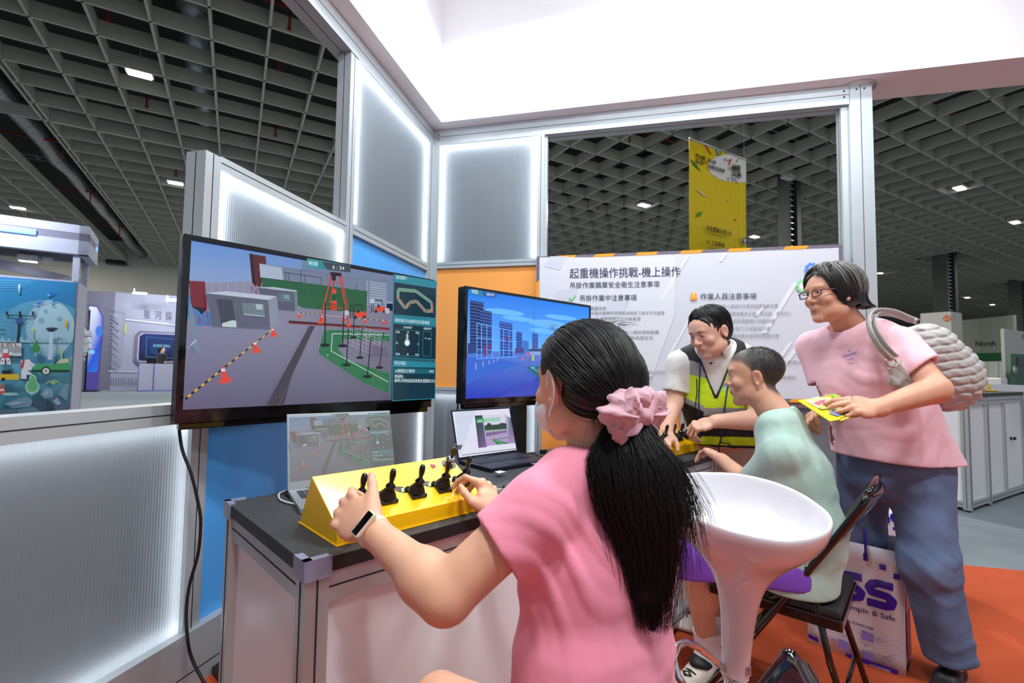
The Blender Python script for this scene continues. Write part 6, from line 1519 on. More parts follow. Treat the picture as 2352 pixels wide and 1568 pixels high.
S.slab((.94, 1.64, .50), (.685, 1.80, .475), (.095, .09), (.088, .085), (0, 0, 1), k=.03); S.slab((.68, 1.80, .49), (.705, 1.825, .345), (.088, .085), (.098, .100), FB3, k=.05); S.slab((1.02, 1.76, .50), (.81, 1.97, .475), (.095, .09), (.088, .085), (0, 0, 1), k=.03); S.slab((.81, 1.97, .48), (.83, 1.99, .36), (.088, .085), (.094, .094), FB3, k=.05)
for f in (local_folds((.75, 1.72, .48), .16, (.7, -.3, .5), .005, 60, 1), local_folds((.69, 1.77, .40), .1, (.8, .4, .2), .004, 70, 1)): S.fold(f)
S.cut((0, 0, .338), (.15, 0, -1)); S.mesh('shorts', CLOTH, h=.0058, parent=g)
for A_, nm, dr in ((AL, 'sock', (-.86, -.5, 0)), (AR, 'sock', (-.8, .5, 0))):
    S = Sculpt(); S.col = c3(232, 232, 232); S.cone((A_[0] - .012, A_[1] - .008, .20), A_, .053, .048, k=.01); S.cone(A_, (A_[0] + dr[0] * .04, A_[1] + dr[1] * .04, .06), .049, .045, k=.01); S.fold(lambda p: .0008 * np.sin(p[:, 2] * 900)); S.cut((0, 0, .19), (0, 0, 1)); so = S.mesh(nm, CLOTH, h=.003, parent=g)
    S = Sculpt(); shoe(S, basis((A_[0], A_[1], 0), dr), L=.26, col=c3(222, 214, 200), sole=c3(235, 232, 226))
    S.ell((0, .03, .082), (.044, .062, .028), k=.01, col=c3(28, 28, 30)); S.slab((.03, .0, .05), (.03, .08, .045), (.012, .016), (.010, .012), (0, 0, 1), k=.01, col=c3(28, 28, 30))
    S.mesh('shoe', mat('shoe_leather', attr=True, rough=.5, bump=.2, bscale=500), h=.0032, parent=g)
    for k in range(4):
        mb = MB(); Ms = Matrix(basis((A_[0], A_[1], 0), dr).tolist()); y = .055 + k * .024; z = .082 - k * .008; mb.tube([(-.022, y, z - .004), (0, y + .004, z + .004), (.022, y, z - .004)], .0032, 6, M=Ms); child_of(mb.build('shoelace', BLACKP), g)
Mt = Matrix(basis((AL[0], AL[1], 0), (-.86, -.5, 0)).tolist()) @ Matrix.Translation((0, .125, .0635)) @ Matrix.Rotation(R(-14), 4, 'X'); c = Canvas(step=.0003)
c.poly([(-.022, 0), (0, -.016), (.022, 0), (0, .016)], rgb(24, 24, 26), raw=True); c.poly([(-.009, 0), (0, -.006), (.009, 0), (0, .006)], rgb(222, 214, 200), raw=True); child_of(c.build('toe_mark', PRINT, None, Mt), g)
c = Canvas(step=.0002); Mk = face_M(Vector((AL[0] - .05, AL[1] - .045, 0)), Vector((AL[0] + .05, AL[1] - .045, 0)), .12)
c.poly([(.036, .022), (.044, .010), (.056, .008), (.086, .036), (.056, .020), (.046, .018)], rgb(20, 20, 22), raw=True); child_of(c.build('sock_mark', PRINT, None, Mk), g)

# ------------------------------------------------------------------ the man in the safety vest
skm = c3(224, 176, 152)
g = empty('person', frame(1.2, 2.66, 0, 160), 'man in a yellow and black safety vest leaning over the far control box', 'person')
HC = (.972, 2.36, 1.358); f_, u_ = yaw_pitch(-116, -22, 4); HM = basis(HC, f_, u_, 1.03); HMl = Matrix(HM.tolist())
NB = (1.045, 2.44, 1.255); SR_, SL_ = (.885, 2.53, 1.20), (1.215, 2.42, 1.20); ER_, WR_ = (.845, 2.51, 1.0), (.775, 2.42, .865); EL_, WL_ = (1.155, 2.24, .945), (.985, 2.335, .925)
FM = (-.34, -.94, 0)
B = Sculpt(); head(B, HM, skm, wide=1.08, jaw=1.2, cheek=1.1); lids(B, HM, skm, .55); B.frame(np.eye(4)); B.col = skm
B.cone((.995, 2.39, 1.29), NB, .060, .066, k=.02); B.slab((1.05, 2.47, 1.18), (1.12, 2.58, .85), (.16, .1), (.15, .11), FM, k=.03)
B.cone(SR_, ER_, .052, .046, k=.02); B.cone(ER_, WR_, .046, .030, k=.012); B.cone(SL_, EL_, .052, .050, k=.02); B.cone(EL_, WL_, .052, .032, k=.012)
for hx, hy in ((1.14, 2.66), (1.30, 2.62)): B.cone((hx, hy, .86), (hx, hy + .02, .1), .06, .04, k=.03)
hand(B, basis(WL_, (-.86, .30, -.30), (-.05, -.45, .88)), 1, [(40, 50, 20), (48, 50, 25), (52, 52, 28), (54, 52, 28)], skm, thumb=((.022, .018, -.006), (.036, .046, -.026), (.030, .072, -.036), (.020, .092, -.042)), s=1.12, fat=1.05)
hand(B, basis(WR_, (-.3, -.5, -.6), (-.4, -.6, .5)), -1, [(30, 40, 20)] * 4, skm, s=1.05)
def pm(P, C):
    q = (P - HM[:3, 3]) @ (HM[:3, :3] / 1.03) / 1.03; x, y, z = q.T
    w = .30 * np.exp(-((np.abs(x) - .038) ** 2 + (z + .02) ** 2 + (y - .08) ** 2) / .0009); return C * (1 - w[:, None] * np.array([0, .35, .3]))
B.mesh('body', SKIN, h=.0039, parent=g, paint=pm); eyes(HM, g, look=(0, -18)); brows(HM, g, None, thick=.0028, tilt=-.001)
def cap(M, h, grow=.010, front=(.0, .094, .000), fr=(.066, .052, .066), m=HAIRB, low=-.060, side=.03, bang=0):
    S = Sculpt(); S.frame(M); S.col = (.02, .02, .02)
    S.ell((0, -.012, .034), (.073 + grow, .094 + grow, .081 + grow * 1.3), k=.02); S.ell((0, -.035, -.010), (.070 + grow * .6, .072 + grow, .072), k=.02)
    S.ell(front, fr, k=.012, mode='s'); S.ell((0, .06, -.07), (.09, .072, .06), k=.015, mode='s'); S.ell((0, .02, -.115), (.08, .1, .052), k=.02, mode='s')
    for sx in (-1, 1): S.ell((sx * .082, -.002, -.016), (.020, .022 + side * .2, .036), k=.01, mode='s')
    return S
S = cap(HM, 1, grow=.011, fr=(.070, .052, .106)); S.fold(folds([(.4, 1, .3)], .0022, 300, 1)); S.mesh('hair_cap', HAIRB, h=.0035, parent=g)
def meridian(M, n, rad, cen, crown, zend, seed, lift=.004, flick=0, steps=12, jit=.15, swirl=.0, nc=0):
    rng = np.random.RandomState(seed); out = []; CL_ = [(rng.uniform(-PI, PI), rng.normal(0, .012), rng.uniform(.3, 1.9)) for _ in range(nc)]
    while len(out) < n:
        a = rng.uniform(-PI, PI)      # 0 = front
        cz, cf = 0, 1
        if nc:
            ci = min(CL_, key=lambda q: abs(q[0] - a)); a = a * .45 + ci[0] * .55 + rng.normal(0, .02); cz, cf = ci[1], ci[2]
        sw = swirl * min(1, max(0, (PI - abs(a)) / 1.2)) * (1 if a > 0 else -1)
        ze = zend(a + sw) + rng.normal(0, .005) + cz * (1 if abs(a) > 1.2 else .2)
        if ze is None or ze > .1: continue
        th0 = rng.uniform(0, .5) ; lf = rng.uniform(0, lift); aa = a + rng.normal(0, jit * .3); P = []; th = th0; 
        zc = (ze - cen[2]) / rad[2]; the = math.acos(max(-.98, min(.98, zc))) if zc > -1 else PI * .9
        drop = max(0, (cen[2] - rad[2] * .55) - ze)
        for k in range(steps):
            t = k / (steps - 1); th = th0 + (max(th0 + .2, the) - th0) * t; al = aa + sw * t
            d = _arr((math.sin(th) * math.sin(al), math.sin(th) * math.cos(al), math.cos(th))); p = _arr(cen) + _arr(rad) * d * (1 + (lf / .08) * math.sin(PI * min(1, t * 1.2)) * 1.0)
            p[:2] += _arr((math.sin(al), math.cos(al))) * ((cf * flick * max(0, t - .6) ** 2 * 6 + (.35 * rad[0] * max(0, th - PI * .55))) * (1 if abs(a) > 1.7 else .25) - (.010 * t if abs(a) < 1.05 else 0)) + _arr(crown[:2]) * (1 - t) * 0
            P.append(p)
        out.append(toW(M, P))
    return out
zm = lambda a: float(np.interp(abs(a), [0, .5, .95, 1.25, 1.5, 1.9, 2.5, PI], [.076, .072, .054, .022, .012, -.020, -.045, -.050]))
strands('hair_front', HAIRB, meridian(HM, 800, (.084, .104, .093), (0, -.012, .034), (0, 0, .1), zm, 31, lift=.005), 800, g, wid=.0012)
strands('hair', HAIRB, meridian(HM, 1900, (.085, .106, .094), (0, -.012, .034), (0, 0, .1), zm, 11, lift=.007, swirl=.35, nc=50), 1900, g, wid=.0012)
# polo shirt, vest, trousers, lanyard
S = Sculpt(); S.col = c3(226, 224, 218); S.k = .03
S.slab((1.05, 2.47, 1.215), (1.09, 2.52, 1.02), (.185, .115), (.178, .135), FM, k=.03, sq=2.3); S.slab((1.09, 2.52, 1.02), (1.16, 2.60, .80), (.178, .135), (.175, .14), FM, k=.04, sq=2.3)
S.cone((1.04, 2.45, 1.22), NB, .09, .078, k=.03); S.cone((.97, 2.50, 1.215), SR_, .066, .066, k=.04); S.cone((1.13, 2.445, 1.215), SL_, .066, .066, k=.04)
S.cone(SR_, [SR_[i] + (ER_[i] - SR_[i]) * .75 for i in range(3)], .066, .066, k=.03); S.cone(SL_, [SL_[i] + (EL_[i] - SL_[i]) * .64 for i in range(3)], .066, .068, k=.03)
sleeve_cut(S, SR_, ER_, .150, .058); sleeve_cut(S, SL_, EL_, .200, .060)
nc3 = _arr((1.015, 2.405, 1.31)); S.keep_from(lambda p: np.linalg.norm(p - nc3, axis=1) - .082, nc3, .1, .006); S.fold(local_folds((.87, 2.5, 1.1), .15, (.3, .1, .9), .004, 80)); S.fold(local_folds((1.2, 2.4, 1.1), .15, (.3, .1, .9), .004, 80)); S.cut((0, 0, .80), (0, 0, -1))
polo = S.mesh('polo_shirt', CLOTH, h=.0055, parent=g)
# collar wings
S = Sculpt(); S.col = c3(226, 224, 218); S.cone((1.045, 2.445, 1.235), (1.008, 2.405, 1.285), .098, .084, k=.01); S.cone((1.045, 2.445, 1.235), (1.0, 2.395, 1.31), .088, .074, k=.004, mode='s')
S.cut((1.008, 2.405, 1.300), (-.35, -.35, .87)); S.cut((1.045, 2.445, 1.215), (.2, .2, -1))
cV = _arr((1.0, 2.36, 1.24)); S.keep_from(lambda p: np.maximum(np.abs((p - cV) @ _arr((-.94, .34, 0))) - .018 - .5 * np.maximum(0, cV[2] + .04 - p[:, 2]), -((p - cV) @ _arr((-.34, -.94, 0))) - .0), cV, .1, .003); S.mesh('collar', CLOTH, h=.003, parent=g)
S = Sculpt(); S.col = c3(30, 30, 34); S.k = .03
S.slab((1.05, 2.47, 1.215), (1.09, 2.52, 1.02), (.172, .126), (.186, .146), FM, k=.03, sq=2.3); S.slab((1.09, 2.52, 1.02), (1.15, 2.585, .79), (.186, .146), (.190, .158), FM, k=.04, sq=2.3); S.cone((.985, 2.495, 1.225), (.915, 2.515, 1.225), .066, .062, k=.03); S.cone((1.115, 2.45, 1.225), (1.185, 2.43, 1.225), .066, .062, k=.03)
S.fold(local_folds((1.1, 2.4, .95), .2, (.4, .1, .9), .004, 60)); S.fold(local_folds((1.1, 2.45, .85), .15, (.9, .1, .3), .004, 70)); S.cut((1.1, 2.5, .785), (0, 0, -1))
FMv = _arr(FM); RMv = _arr((-.94, .34, 0)); cv = _arr((1.06, 2.48, 1.2))
def neck_v(p):   # V opening down the chest
    q = p - _arr((1.015, 2.40, 1.30)); x = q @ RMv; y = q @ FMv; wv_ = .088 + np.minimum(0, q[:, 2] + .02) * .36
    a = np.maximum(np.abs(x) - np.maximum(wv_, -.01), -y - .02); b = np.linalg.norm(q * [1, 1, .8], axis=1) - .098; return np.minimum(np.maximum(a, -(q[:, 2] + .26)), b)
S.keep_from(neck_v, (1.02, 2.38, 1.2), .4, .003)
YV = np.array(c3(206, 240, 30)); GV = np.array(c3(150, 152, 154)); KV = np.array(c3(28, 28, 32))
def pv(P, C):
    q = P - cv; x = q @ RMv; z = P[:, 2] + .10 * (P[:, 1] - 2.4) ; C = np.tile(KV, (len(P), 1))
    top = 1.23; ztop_y = 1.02 - .35 * np.abs(x)
    C[(z > .985) & (np.abs(x) < .26)] = YV
    sh = (P[:, 2] > 1.145 + .25 * (np.abs(x) - .12)) & (P[:, 2] < 1.215 + .3 * (np.abs(x) - .12)); C[sh & (np.abs(x) > .05)] = GV
    C[P[:, 2] > 1.215 + .3 * (np.abs(x) - .12)] = KV
    C[(z > .945) & (z <= .985)] = GV; C[(z < .842)] = YV; C[(z < .80)] = KV
    di = np.abs(z - (.97 + (np.abs(x) - .05) * .5)) < .014; C[di & (x > .07) & (z < 1.09)] = GV
    lo = (x > .07) & (z < .97 + (np.abs(x) - .05) * .5 - .014) & (z > .84); C[lo] = KV
    nv = neck_v(P); C[nv < .009] = KV
    return C
VEST = mat('vest_mesh', attr=True, rough=.7, bump=.4, bscale=1200); vest = S.mesh('safety_vest', VEST, h=.0043, parent=g, paint=pv)
S = Sculpt(); S.col = c3(196, 192, 166)
S.slab((1.16, 2.61, .86), (1.19, 2.65, .76), (.165, .13), (.17, .13), FM, k=.03)
for hx, hy in ((1.13, 2.68), (1.29, 2.62)): S.cone((hx, hy, .80), (hx, hy + .01, .46), .088, .078, k=.03); S.cone((hx, hy + .01, .46), (hx, hy + .03, .09), .078, .062, k=.03)
S.fold(folds([(.3, .2, .9)], .003, 50)); S.cut((0, 0, .05), (0, 0, -1)); S.cut((0, 0, .90), (0, 0, 1)); S.mesh('trousers', CLOTH, h=.009, parent=g)
S = Sculpt()
for hx, hy in ((1.13, 2.71), (1.29, 2.65)): shoe(S, basis((hx, hy, 0), FM), col=c3(40, 36, 34))
S.mesh('shoes', mat('shoe_leather'), h=.005, parent=g)
def surf(o, p, d):
    "drop a ray from p along d onto object o (world)"
    Mi = o.matrix_world.inverted(); ok, q, n, _ = o.ray_cast(Mi @ Vector(p), (Mi.to_3x3() @ Vector(d)).normalized()); return (o.matrix_world @ q, n) if ok else (None, None)
bpy.context.view_layer.update()
def lay(o, pxs, r, name, m, root, off=.004, n=6, flat=1, d0=1.5):
    "cord lying on surface o along photo points"
    pts = []
    for px, py in pxs:
        dr = ray(px, py); q, _ = surf(o, EYE + dr * d0, dr)
        if q is None: q = pts[-1] + Vector((0, 0, -.03)) if pts else at(px, py, 2.35)
        pts.append(q - dr.normalized() * off)
    mb = MB(); mb.tube(pts, r, n, flat=flat); return child_of(mb.build(name, m), root)
def dense(pts, k=6):
    out = []
    for (a, b), (c_, d_) in zip(pts, pts[1:]):
        for i in range(k): out.append((a + (c_ - a) * i / k, b + (d_ - b) * i / k))
    return out + [pts[-1]]
LAN = mat('lanyard_cord', rgb(40, 40, 110), .6)
lay(vest, dense([(1610, 812), (1607, 860), (1605, 920), (1606, 975), (1608, 1006)]), .0032, 'lanyard', LAN, g, d0=2.0)
lay(vest, dense([(1690, 793), (1677, 850), (1668, 910), (1661, 965), (1657, 1005), (1650, 1028)]), .0032, 'lanyard', LAN, g, d0=2.0)
lay(vest, dense([(1600, 870), (1601, 900), (1597, 930), (1590, 960)]), .0024, 'zip', BLACKP, g, d0=2.0)
def decal(o, polys, name, root, m=PRINT, off=.0016, d0=1.2):
    "flat print laid on the surface of o; polys: [(points px, colour)] and texts: (str, xa, ya, xb, yb, h, colour)"
    mb = MB(); k = 0
    for it in polys:
        k += 1
        if isinstance(it[0], str):
            t, xa, ya, xb, yb, hh, col = it[:7]; vs, fs = text_geo(t, 1, shear=it[7] if len(it) > 7 else 0); w = max(v[0] for v in vs); pts = [(xa + (xb - xa) * v[0] / w, ya + (yb - ya) * v[0] / w - v[1] / .84 * hh) for v in vs]
        else:
            pts, col = it; fs = [tuple(range(len(pts)))]
        base = len(mb.v); 
        for px, py in pts:
            dr = ray(px, py).normalized(); q, _ = surf(o, EYE + dr * d0, dr)
            if q is None: q = EYE + dr * 2.4
            mb.v.append(tuple(q - dr * (off + k * .0003))); mb.c.append(col)
        for f in fs: mb.f.append(tuple(base + i for i in f)); mb.m.append(0); mb.sm.append(True)
    return child_of(mb.build(name, m), root)
def circ(x, y, rx, ry, n=24): return [(x + rx * math.cos(2 * PI * i / n), y + ry * math.sin(2 * PI * i / n)) for i in range(n)]
decal(vest, [(circ(1659, 880, 14.5, 18), rgb(190, 226, 244)), (circ(1652, 874, 6, 6.5), rgb(60, 160, 120)), (circ(1653, 873, 3.6, 4), rgb(230, 240, 246)), ([(1648, 868), (1653, 866), (1655, 870), (1650, 872)], rgb(230, 90, 50)), ('SHA', 1658, 887, 1676, 893, 12, rgb(40, 70, 170))], 'round_badge', g, d0=2.0)
lay(vest, dense([(1650, 1020), (1656, 1016), (1668, 1018), (1679, 1021)], 3), .0028, 'pocket_zip', BLACKP, g, d0=2.0)

for bx, by in ((1633, 834), (1622, 870)):
    dr = ray(bx, by); q, n_ = surf(polo, EYE + dr * 2.0, dr)
    if q is not None: mb = MB(); mb.lathe([(.006, 0), (.006, .002), (0, .0025)], 12, Matrix.Translation(q - dr.normalized() * .003) @ (-dr).to_track_quat('Z', 'Y').to_matrix().to_4x4()); child_of(mb.build('button', mat('horn_button', rgb(80, 64, 50), .3)), g)

# ------------------------------------------------------------------ the standing woman
skw = c3(214, 160, 132)
g = empty('person', frame(1.58, 1.95, 0, 110), 'woman in glasses and a pale pink T-shirt leaning forward with leaflets in her hands', 'person')
HC = (1.288, 1.93, 1.480); f_, u_ = yaw_pitch(-99, -3, 2); HM = basis(HC, f_, u_, .99); HMl = Matrix(HM.tolist())
NB = (1.40, 1.965, 1.335); SLw, SRw = (1.452, 1.805, 1.275), (1.335, 2.125, 1.28); ELw, WLw = (1.452, 1.655, 1.115), (1.235, 1.635, 1.050); ERw, WRw = (1.37, 2.06, 1.06), (1.215, 1.86, 1.03)
FWm = (-.94, -.34, 0)
B = Sculpt(); head(B, HM, skw, wide=.98, jaw=1.02, lips=c3(196, 124, 112)); lids(B, HM, skw); B.frame(np.eye(4)); B.col = skw
B.cone((1.325, 1.94, 1.42), NB, .052, .062, k=.025); B.slab((1.42, 1.965, 1.27), (1.53, 1.96, .90), (.14, .07), (.13, .08), FWm, k=.03)
B.cone(SLw, ELw, .050, .046, k=.02); B.cone(ELw, WLw, .047, .028, k=.014); B.cone(SRw, ERw, .046, .042, k=.02); B.cone(ERw, WRw, .042, .028, k=.012)
for hp, kn, an in (((1.58, 1.88, .86), (1.555, 1.83, .47), (1.665, 1.865, .08)), ((1.50, 2.05, .86), (1.50, 2.10, .47), (1.60, 2.25, .08))): B.cone(hp, kn, .08, .055, k=.03); B.cone(kn, an, .05, .036, k=.02)
hand(B, basis(WLw, (-.97, .02, .08), (.05, -.72, .68)), 1, [(24, 32, 18), (30, 34, 20), (34, 36, 20), (40, 36, 20)], skw, thumb=((.022, .018, -.006), (.036, .048, -.020), (.030, .076, -.024), (.024, .098, -.026)), s=.98)
hand(B, basis(WRw, (-.90, -.35, -.25), (.2, .5, .8)), -1, [(30, 40, 25), (35, 45, 25), (40, 45, 25), (45, 45, 25)], skw, s=.95)
B.mesh('body', SKIN, h=.0037, parent=g, paint=lambda P, C: C); eyes(HM, g); brows(HM, g, None, thick=.0016, z=.030)
S = cap(HM, 1, grow=.012, fr=(.070, .060, .098), front=(.0, .098, -.006), side=0); S.ell((0, -.050, -.022), (.074, .062, .048), k=.02); S.cut((0, 0, -.066), (0, -.3, -1)); S.fold(folds([(.4, 1, .3)], .0022, 260, 1)); S.mesh('hair_cap', HAIRG, h=.0035, parent=g)
zw = lambda a: float(np.interp(abs(a), [0, .35, .6, .95, 1.15, 1.5, 1.9, 2.4, PI], [.080, .078, .072, .030, -.034, -.068, -.085, -.092, -.095]))
strands('hair', HAIRG, meridian(HM, 2300, (.090, .112, .098), (0, -.012, .034), (0, 0, .1), zw, 21, lift=.010, flick=.05, swirl=.75, nc=60, steps=11), 2300, g, wid=.0013)
strands('hair_front', HAIRG, meridian(HM, 900, (.090, .110, .099), (0, -.012, .034), (0, 0, .1), zw, 29, lift=.007, flick=.05, swirl=.1), 900, g, wid=.0012)
strands('grey_hair', HAIRW, meridian(HM, 650, (.092, .114, .101), (0, -.012, .034), (0, 0, .1), lambda a: zw(a) + .03 if abs(a) > 1 else zw(a), 23, lift=.012, flick=.02, swirl=.8, nc=40), 650, g, wid=.0010)
# glasses
GL = empty('glasses', Matrix(HM.tolist())); GL.name = 'glasses'; child_of(GL, g); GL.matrix_parent_inverse = g.matrix_world.inverted(); FR = mat('burgundy_frame', rgb(84, 24, 38), .3, coat=.4); LENS = mat('clear_lens', (1, 1, 1, 1), .03, trans=1, ior=1.15)
GL.matrix_basis = Matrix(HM.tolist())
for sx in (-1, 1):
    mb = MB(); pts = [(sx * (.033 + .0235 * (abs(math.cos(a)) ** .6) * (1 if math.cos(a) > 0 else -1)), .104 - .006 * abs(math.cos(a)), .003 + .0128 * (abs(math.sin(a)) ** .6) * (1 if math.sin(a) > 0 else -1)) for a in [2 * PI * i / 28 for i in range(28)]]
    mb.tube(pts, .0019, 6, closed=True); mb.tube([(sx * .057, .100, .012), (sx * .070, .088, .014), (sx * .080, .01, .010), (sx * .080, -.01, .002)], .0024, 6); mb.build('frame', FR, GL)
    mb = MB(); mb.add([(p[0], p[1] - .0005, p[2]) for p in pts], [tuple(range(28))]); mb.build('lens', LENS, GL)
mb = MB(); mb.tube([(-.010, .104, .009), (0, .107, .011), (.010, .104, .009)], .0013, 6); mb.build('bridge', FR, GL)
lp = c3(240, 190, 202)
S = Sculpt(); S.col = lp; S.k = .03
S.slab((1.405, 1.965, 1.285), (1.445, 1.965, 1.12), (.165, .105), (.165, .135), FWm, k=.03, sq=2.3); S.slab((1.445, 1.965, 1.12), (1.50, 1.96, .98), (.165, .135), (.175, .160), FWm, k=.04, sq=2.3); S.slab((1.50, 1.96, .98), (1.545, 1.955, .79), (.175, .160), (.205, .215), FWm, k=.04, sq=2.4)
S.cone((1.405, 1.965, 1.29), NB, .085, .072, k=.03); S.cone((1.43, 1.88, 1.295), SLw, .062, .064, k=.04); S.cone((1.37, 2.04, 1.29), SRw, .062, .064, k=.04)
S.cone(SLw, [SLw[i] + (ELw[i] - SLw[i]) * .58 for i in range(3)], .070, .074, k=.010); S.cone(SRw, [SRw[i] + (ERw[i] - SRw[i]) * .68 for i in range(3)], .066, .072, k=.03)
for f in (local_folds((1.40, 1.80, 1.12), .16, (.5, -.1, .8), .0055, 60, 1), local_folds((1.50, 1.78, .95), .18, (-.3, .1, .9), .005, 55, 2), local_folds((1.45, 1.75, 1.2), .1, (.8, .2, .4), .004, 90, 1), local_folds((1.5, 1.8, .85), .2, (.9, .1, .2), .006, 38, 1)): S.fold(f)
sleeve_cut(S, SLw, ELw, .135, .062, tilt=(.45, 0, 0)); sleeve_cut(S, SRw, ERw, .16, .060); nc4 = _arr((1.372, 1.955, 1.385)); S.keep_from(lambda p: np.linalg.norm((p - nc4) * [1, 1, .9], axis=1) - .078, nc4, .1, .006)
S.cut((1.55, 1.95, .832), (-.03, 0, -1)); wsh = S.mesh('tshirt', CLOTH, h=.0047, parent=g)
S = Sculpt(); S.col = c3(92, 114, 150)
S.slab((1.54, 1.96, .87), (1.54, 1.96, .80), (.165, .150), (.170, .155), FWm, k=.03)
S.slab((1.585, 1.885, .84), (1.56, 1.83, .47), (.092, .115), (.076, .088), FWm, k=.03); S.slab((1.56, 1.83, .47), (1.665, 1.865, .075), (.076, .088), (.070, .082), FWm, k=.04); S.slab((1.50, 2.05, .84), (1.50, 2.10, .47), (.09, .105), (.074, .086), FWm, k=.03); S.slab((1.50, 2.10, .47), (1.60, 2.25, .075), (.074, .086), (.07, .08), FWm, k=.04)
S.fold(local_folds((1.58, 1.83, .45), .14, (.2, .1, .95), .005, 75)); S.fold(local_folds((1.66, 1.85, .13), .12, (.1, .1, .95), .006, 95)); S.fold(local_folds((1.56, 1.9, .78), .14, (.4, .1, .8), .004, 80)); S.cut((0, 0, .105), (0, 0, -1)); S.cut((0, 0, .88), (0, 0, 1))
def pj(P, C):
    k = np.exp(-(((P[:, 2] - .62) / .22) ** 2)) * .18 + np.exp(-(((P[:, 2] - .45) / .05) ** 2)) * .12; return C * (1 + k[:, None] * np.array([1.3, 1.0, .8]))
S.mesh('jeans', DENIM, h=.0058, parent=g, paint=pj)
for ax_, ay_, dr in ((1.665, 1.865, (-.80, -.60, 0)), (1.60, 2.25, (-.9, -.4, 0))):
    S = Sculpt(); shoe(S, basis((ax_, ay_, 0), dr), L=.26, col=c3(34, 30, 34), sole=c3(150, 140, 140)); S.mesh('shoe', mat('shoe_leather'), h=.0036, parent=g)
bpy.context.view_layer.update()
decal(wsh, [('I beautiful', 1934, 822, 1968, 812, 9, rgb(120, 116, 206), .2), ('loading', 1944, 828, 1962, 824, 5, rgb(140, 130, 210), .2), (circ(1950, 806, 2.5, 2, 8), rgb(150, 140, 220)), (circ(1953, 832, 6, 2.5, 10), rgb(226, 176, 200))], 'chest_print', g, d0=1.2)

# leaflets in her hands
FL = (WLw[0] - .115, WLw[1] + .03, WLw[2] - .012)
cols = [(226, 214, 40), (206, 196, 36), (240, 224, 60), (150, 200, 60)]
for i in range(4):
    p4 = [at(1831, 922, 1.72), at(1905, 970, 1.60), at(1986, 957, 1.63), at(1925, 910, 1.80)]
    p4 = [p + Vector((.003 * i, .005 * i, 0)) for p in p4] if i < 3 else [at(1900, 906, 1.80), at(1935, 920, 1.72), at(1950, 922, 1.74), at(1918, 904, 1.84)]
    n_ = (p4[1] - p4[0]).cross(p4[2] - p4[0]).normalized(); n_ = n_ if n_.z > 0 else -n_
    mb = MB(); off = n_ * (.0015 * (3 - i)); mb.add([p + off for p in p4] + [p + off + n_ * .0009 for p in p4], [(0, 1, 2, 3), (7, 6, 5, 4), (0, 4, 5, 1), (1, 5, 6, 2), (2, 6, 7, 3), (3, 7, 4, 0)])
    lf = tag(mb.build('leaflet', mat('leaflet_yellow_%d' % i, rgb(*cols[i]), .35)), ['yellow leaflet on top of the stack in the woman\'s hands', 'darker yellow leaflet under the top one in the woman\'s hands', 'pale yellow leaflet low in the woman\'s stack', 'green edged leaflet sticking up behind the woman\'s stack'][i], 'leaflet', 'leaflets held by the woman')
    if i == 0:
        xx = (p4[1] - p4[0]).normalized(); yy = n_.cross(xx); Mf = Matrix(((xx.x, yy.x, n_.x, p4[0].x), (xx.y, yy.y, n_.y, p4[0].y), (xx.z, yy.z, n_.z, p4[0].z), (0, 0, 0, 1))); c = Canvas(step=.0004); c.f = tr(Mf, 1780, 560, 2.8)
        for q, col in ((((190, 1020), (270, 990), (400, 1010), (300, 1080)), (236, 190, 150)), (((240, 1035), (290, 1015), (330, 1010), (280, 1050)), (214, 90, 110)), (((290, 1030), (380, 1010), (450, 1025), (370, 1050)), (70, 80, 150)), (((340, 1100), (470, 1045), (520, 1060), (400, 1120)), (120, 130, 200)), (((345, 1085), (450, 1040), (455, 1044), (352, 1090)), (200, 205, 235)), (((410, 1140), (520, 1095), (560, 1100), (420, 1152)), (230, 200, 50))): c.poly(list(q), rgb(*col))
        c.disc(305, 1065, 28, 12, rgb(140, 180, 60), 18); c.disc(305, 1065, 18, 7, rgb(236, 228, 120), 18)
        c.ptext('職業安全', 412, 1146, 500, 1112, 14, rgb(90, 70, 40)); c.ptext('職安', 352, 1030, 410, 1015, 18, rgb(40, 40, 90)); c.build('leaflet_print', PRINT, lf, Mf @ Matrix.Translation((0, 0, .0062)))

# quilted shoulder bag
GREYB = mat('grey_quilted_nylon', rgb(172, 171, 167), .45, sheen=.3, bump=.3, bscale=120); STR = mat('grey_leather_strap', rgb(158, 156, 152), .45)
bg = empty('shoulder_bag', frame(1.69, 1.88, 1.0, 20), 'grey quilted shoulder bag hanging behind the woman', 'bag')
S = Sculpt(); BM = basis(tuple(at(2146, 846, 1.90)), (0, 1, 0), (-.42, 0, .90)); S.frame(BM); S.col = c3(176, 176, 172)
S.ell((.01, 0, .0), (.105, .10, .165), k=.02); S.ell((.03, 0, -.05), (.112, .10, .115), k=.05); S.ell((.0, -.01, .09), (.075, .07, .080), k=.05)
BMi = np.linalg.inv(BM)
def quilt(p):
    q = p @ BMi[:3, :3].T + BMi[:3, 3]; a = q[:, 2] * 1.0 + .16 * q[:, 0] + .004 * np.sin(q[:, 0] * 45); b = q[:, 0] + .012 * np.sin(q[:, 2] * 21); row = np.floor(a / .032)
    v = 1 - np.exp(-(np.sin(PI * a / .032) / .42) ** 2); w = 1 - np.exp(-(np.sin(PI * (b / .050 + .12 * (row % 2))) / .22) ** 2); return .0066 * v * (.40 + .60 * w) + .0016 * np.sin(q[:, 0] * 150 + q[:, 2] * 60 + row * 2.3) * v
S.fold(quilt); S.mesh('bag_body', GREYB, h=.0038, parent=bg)
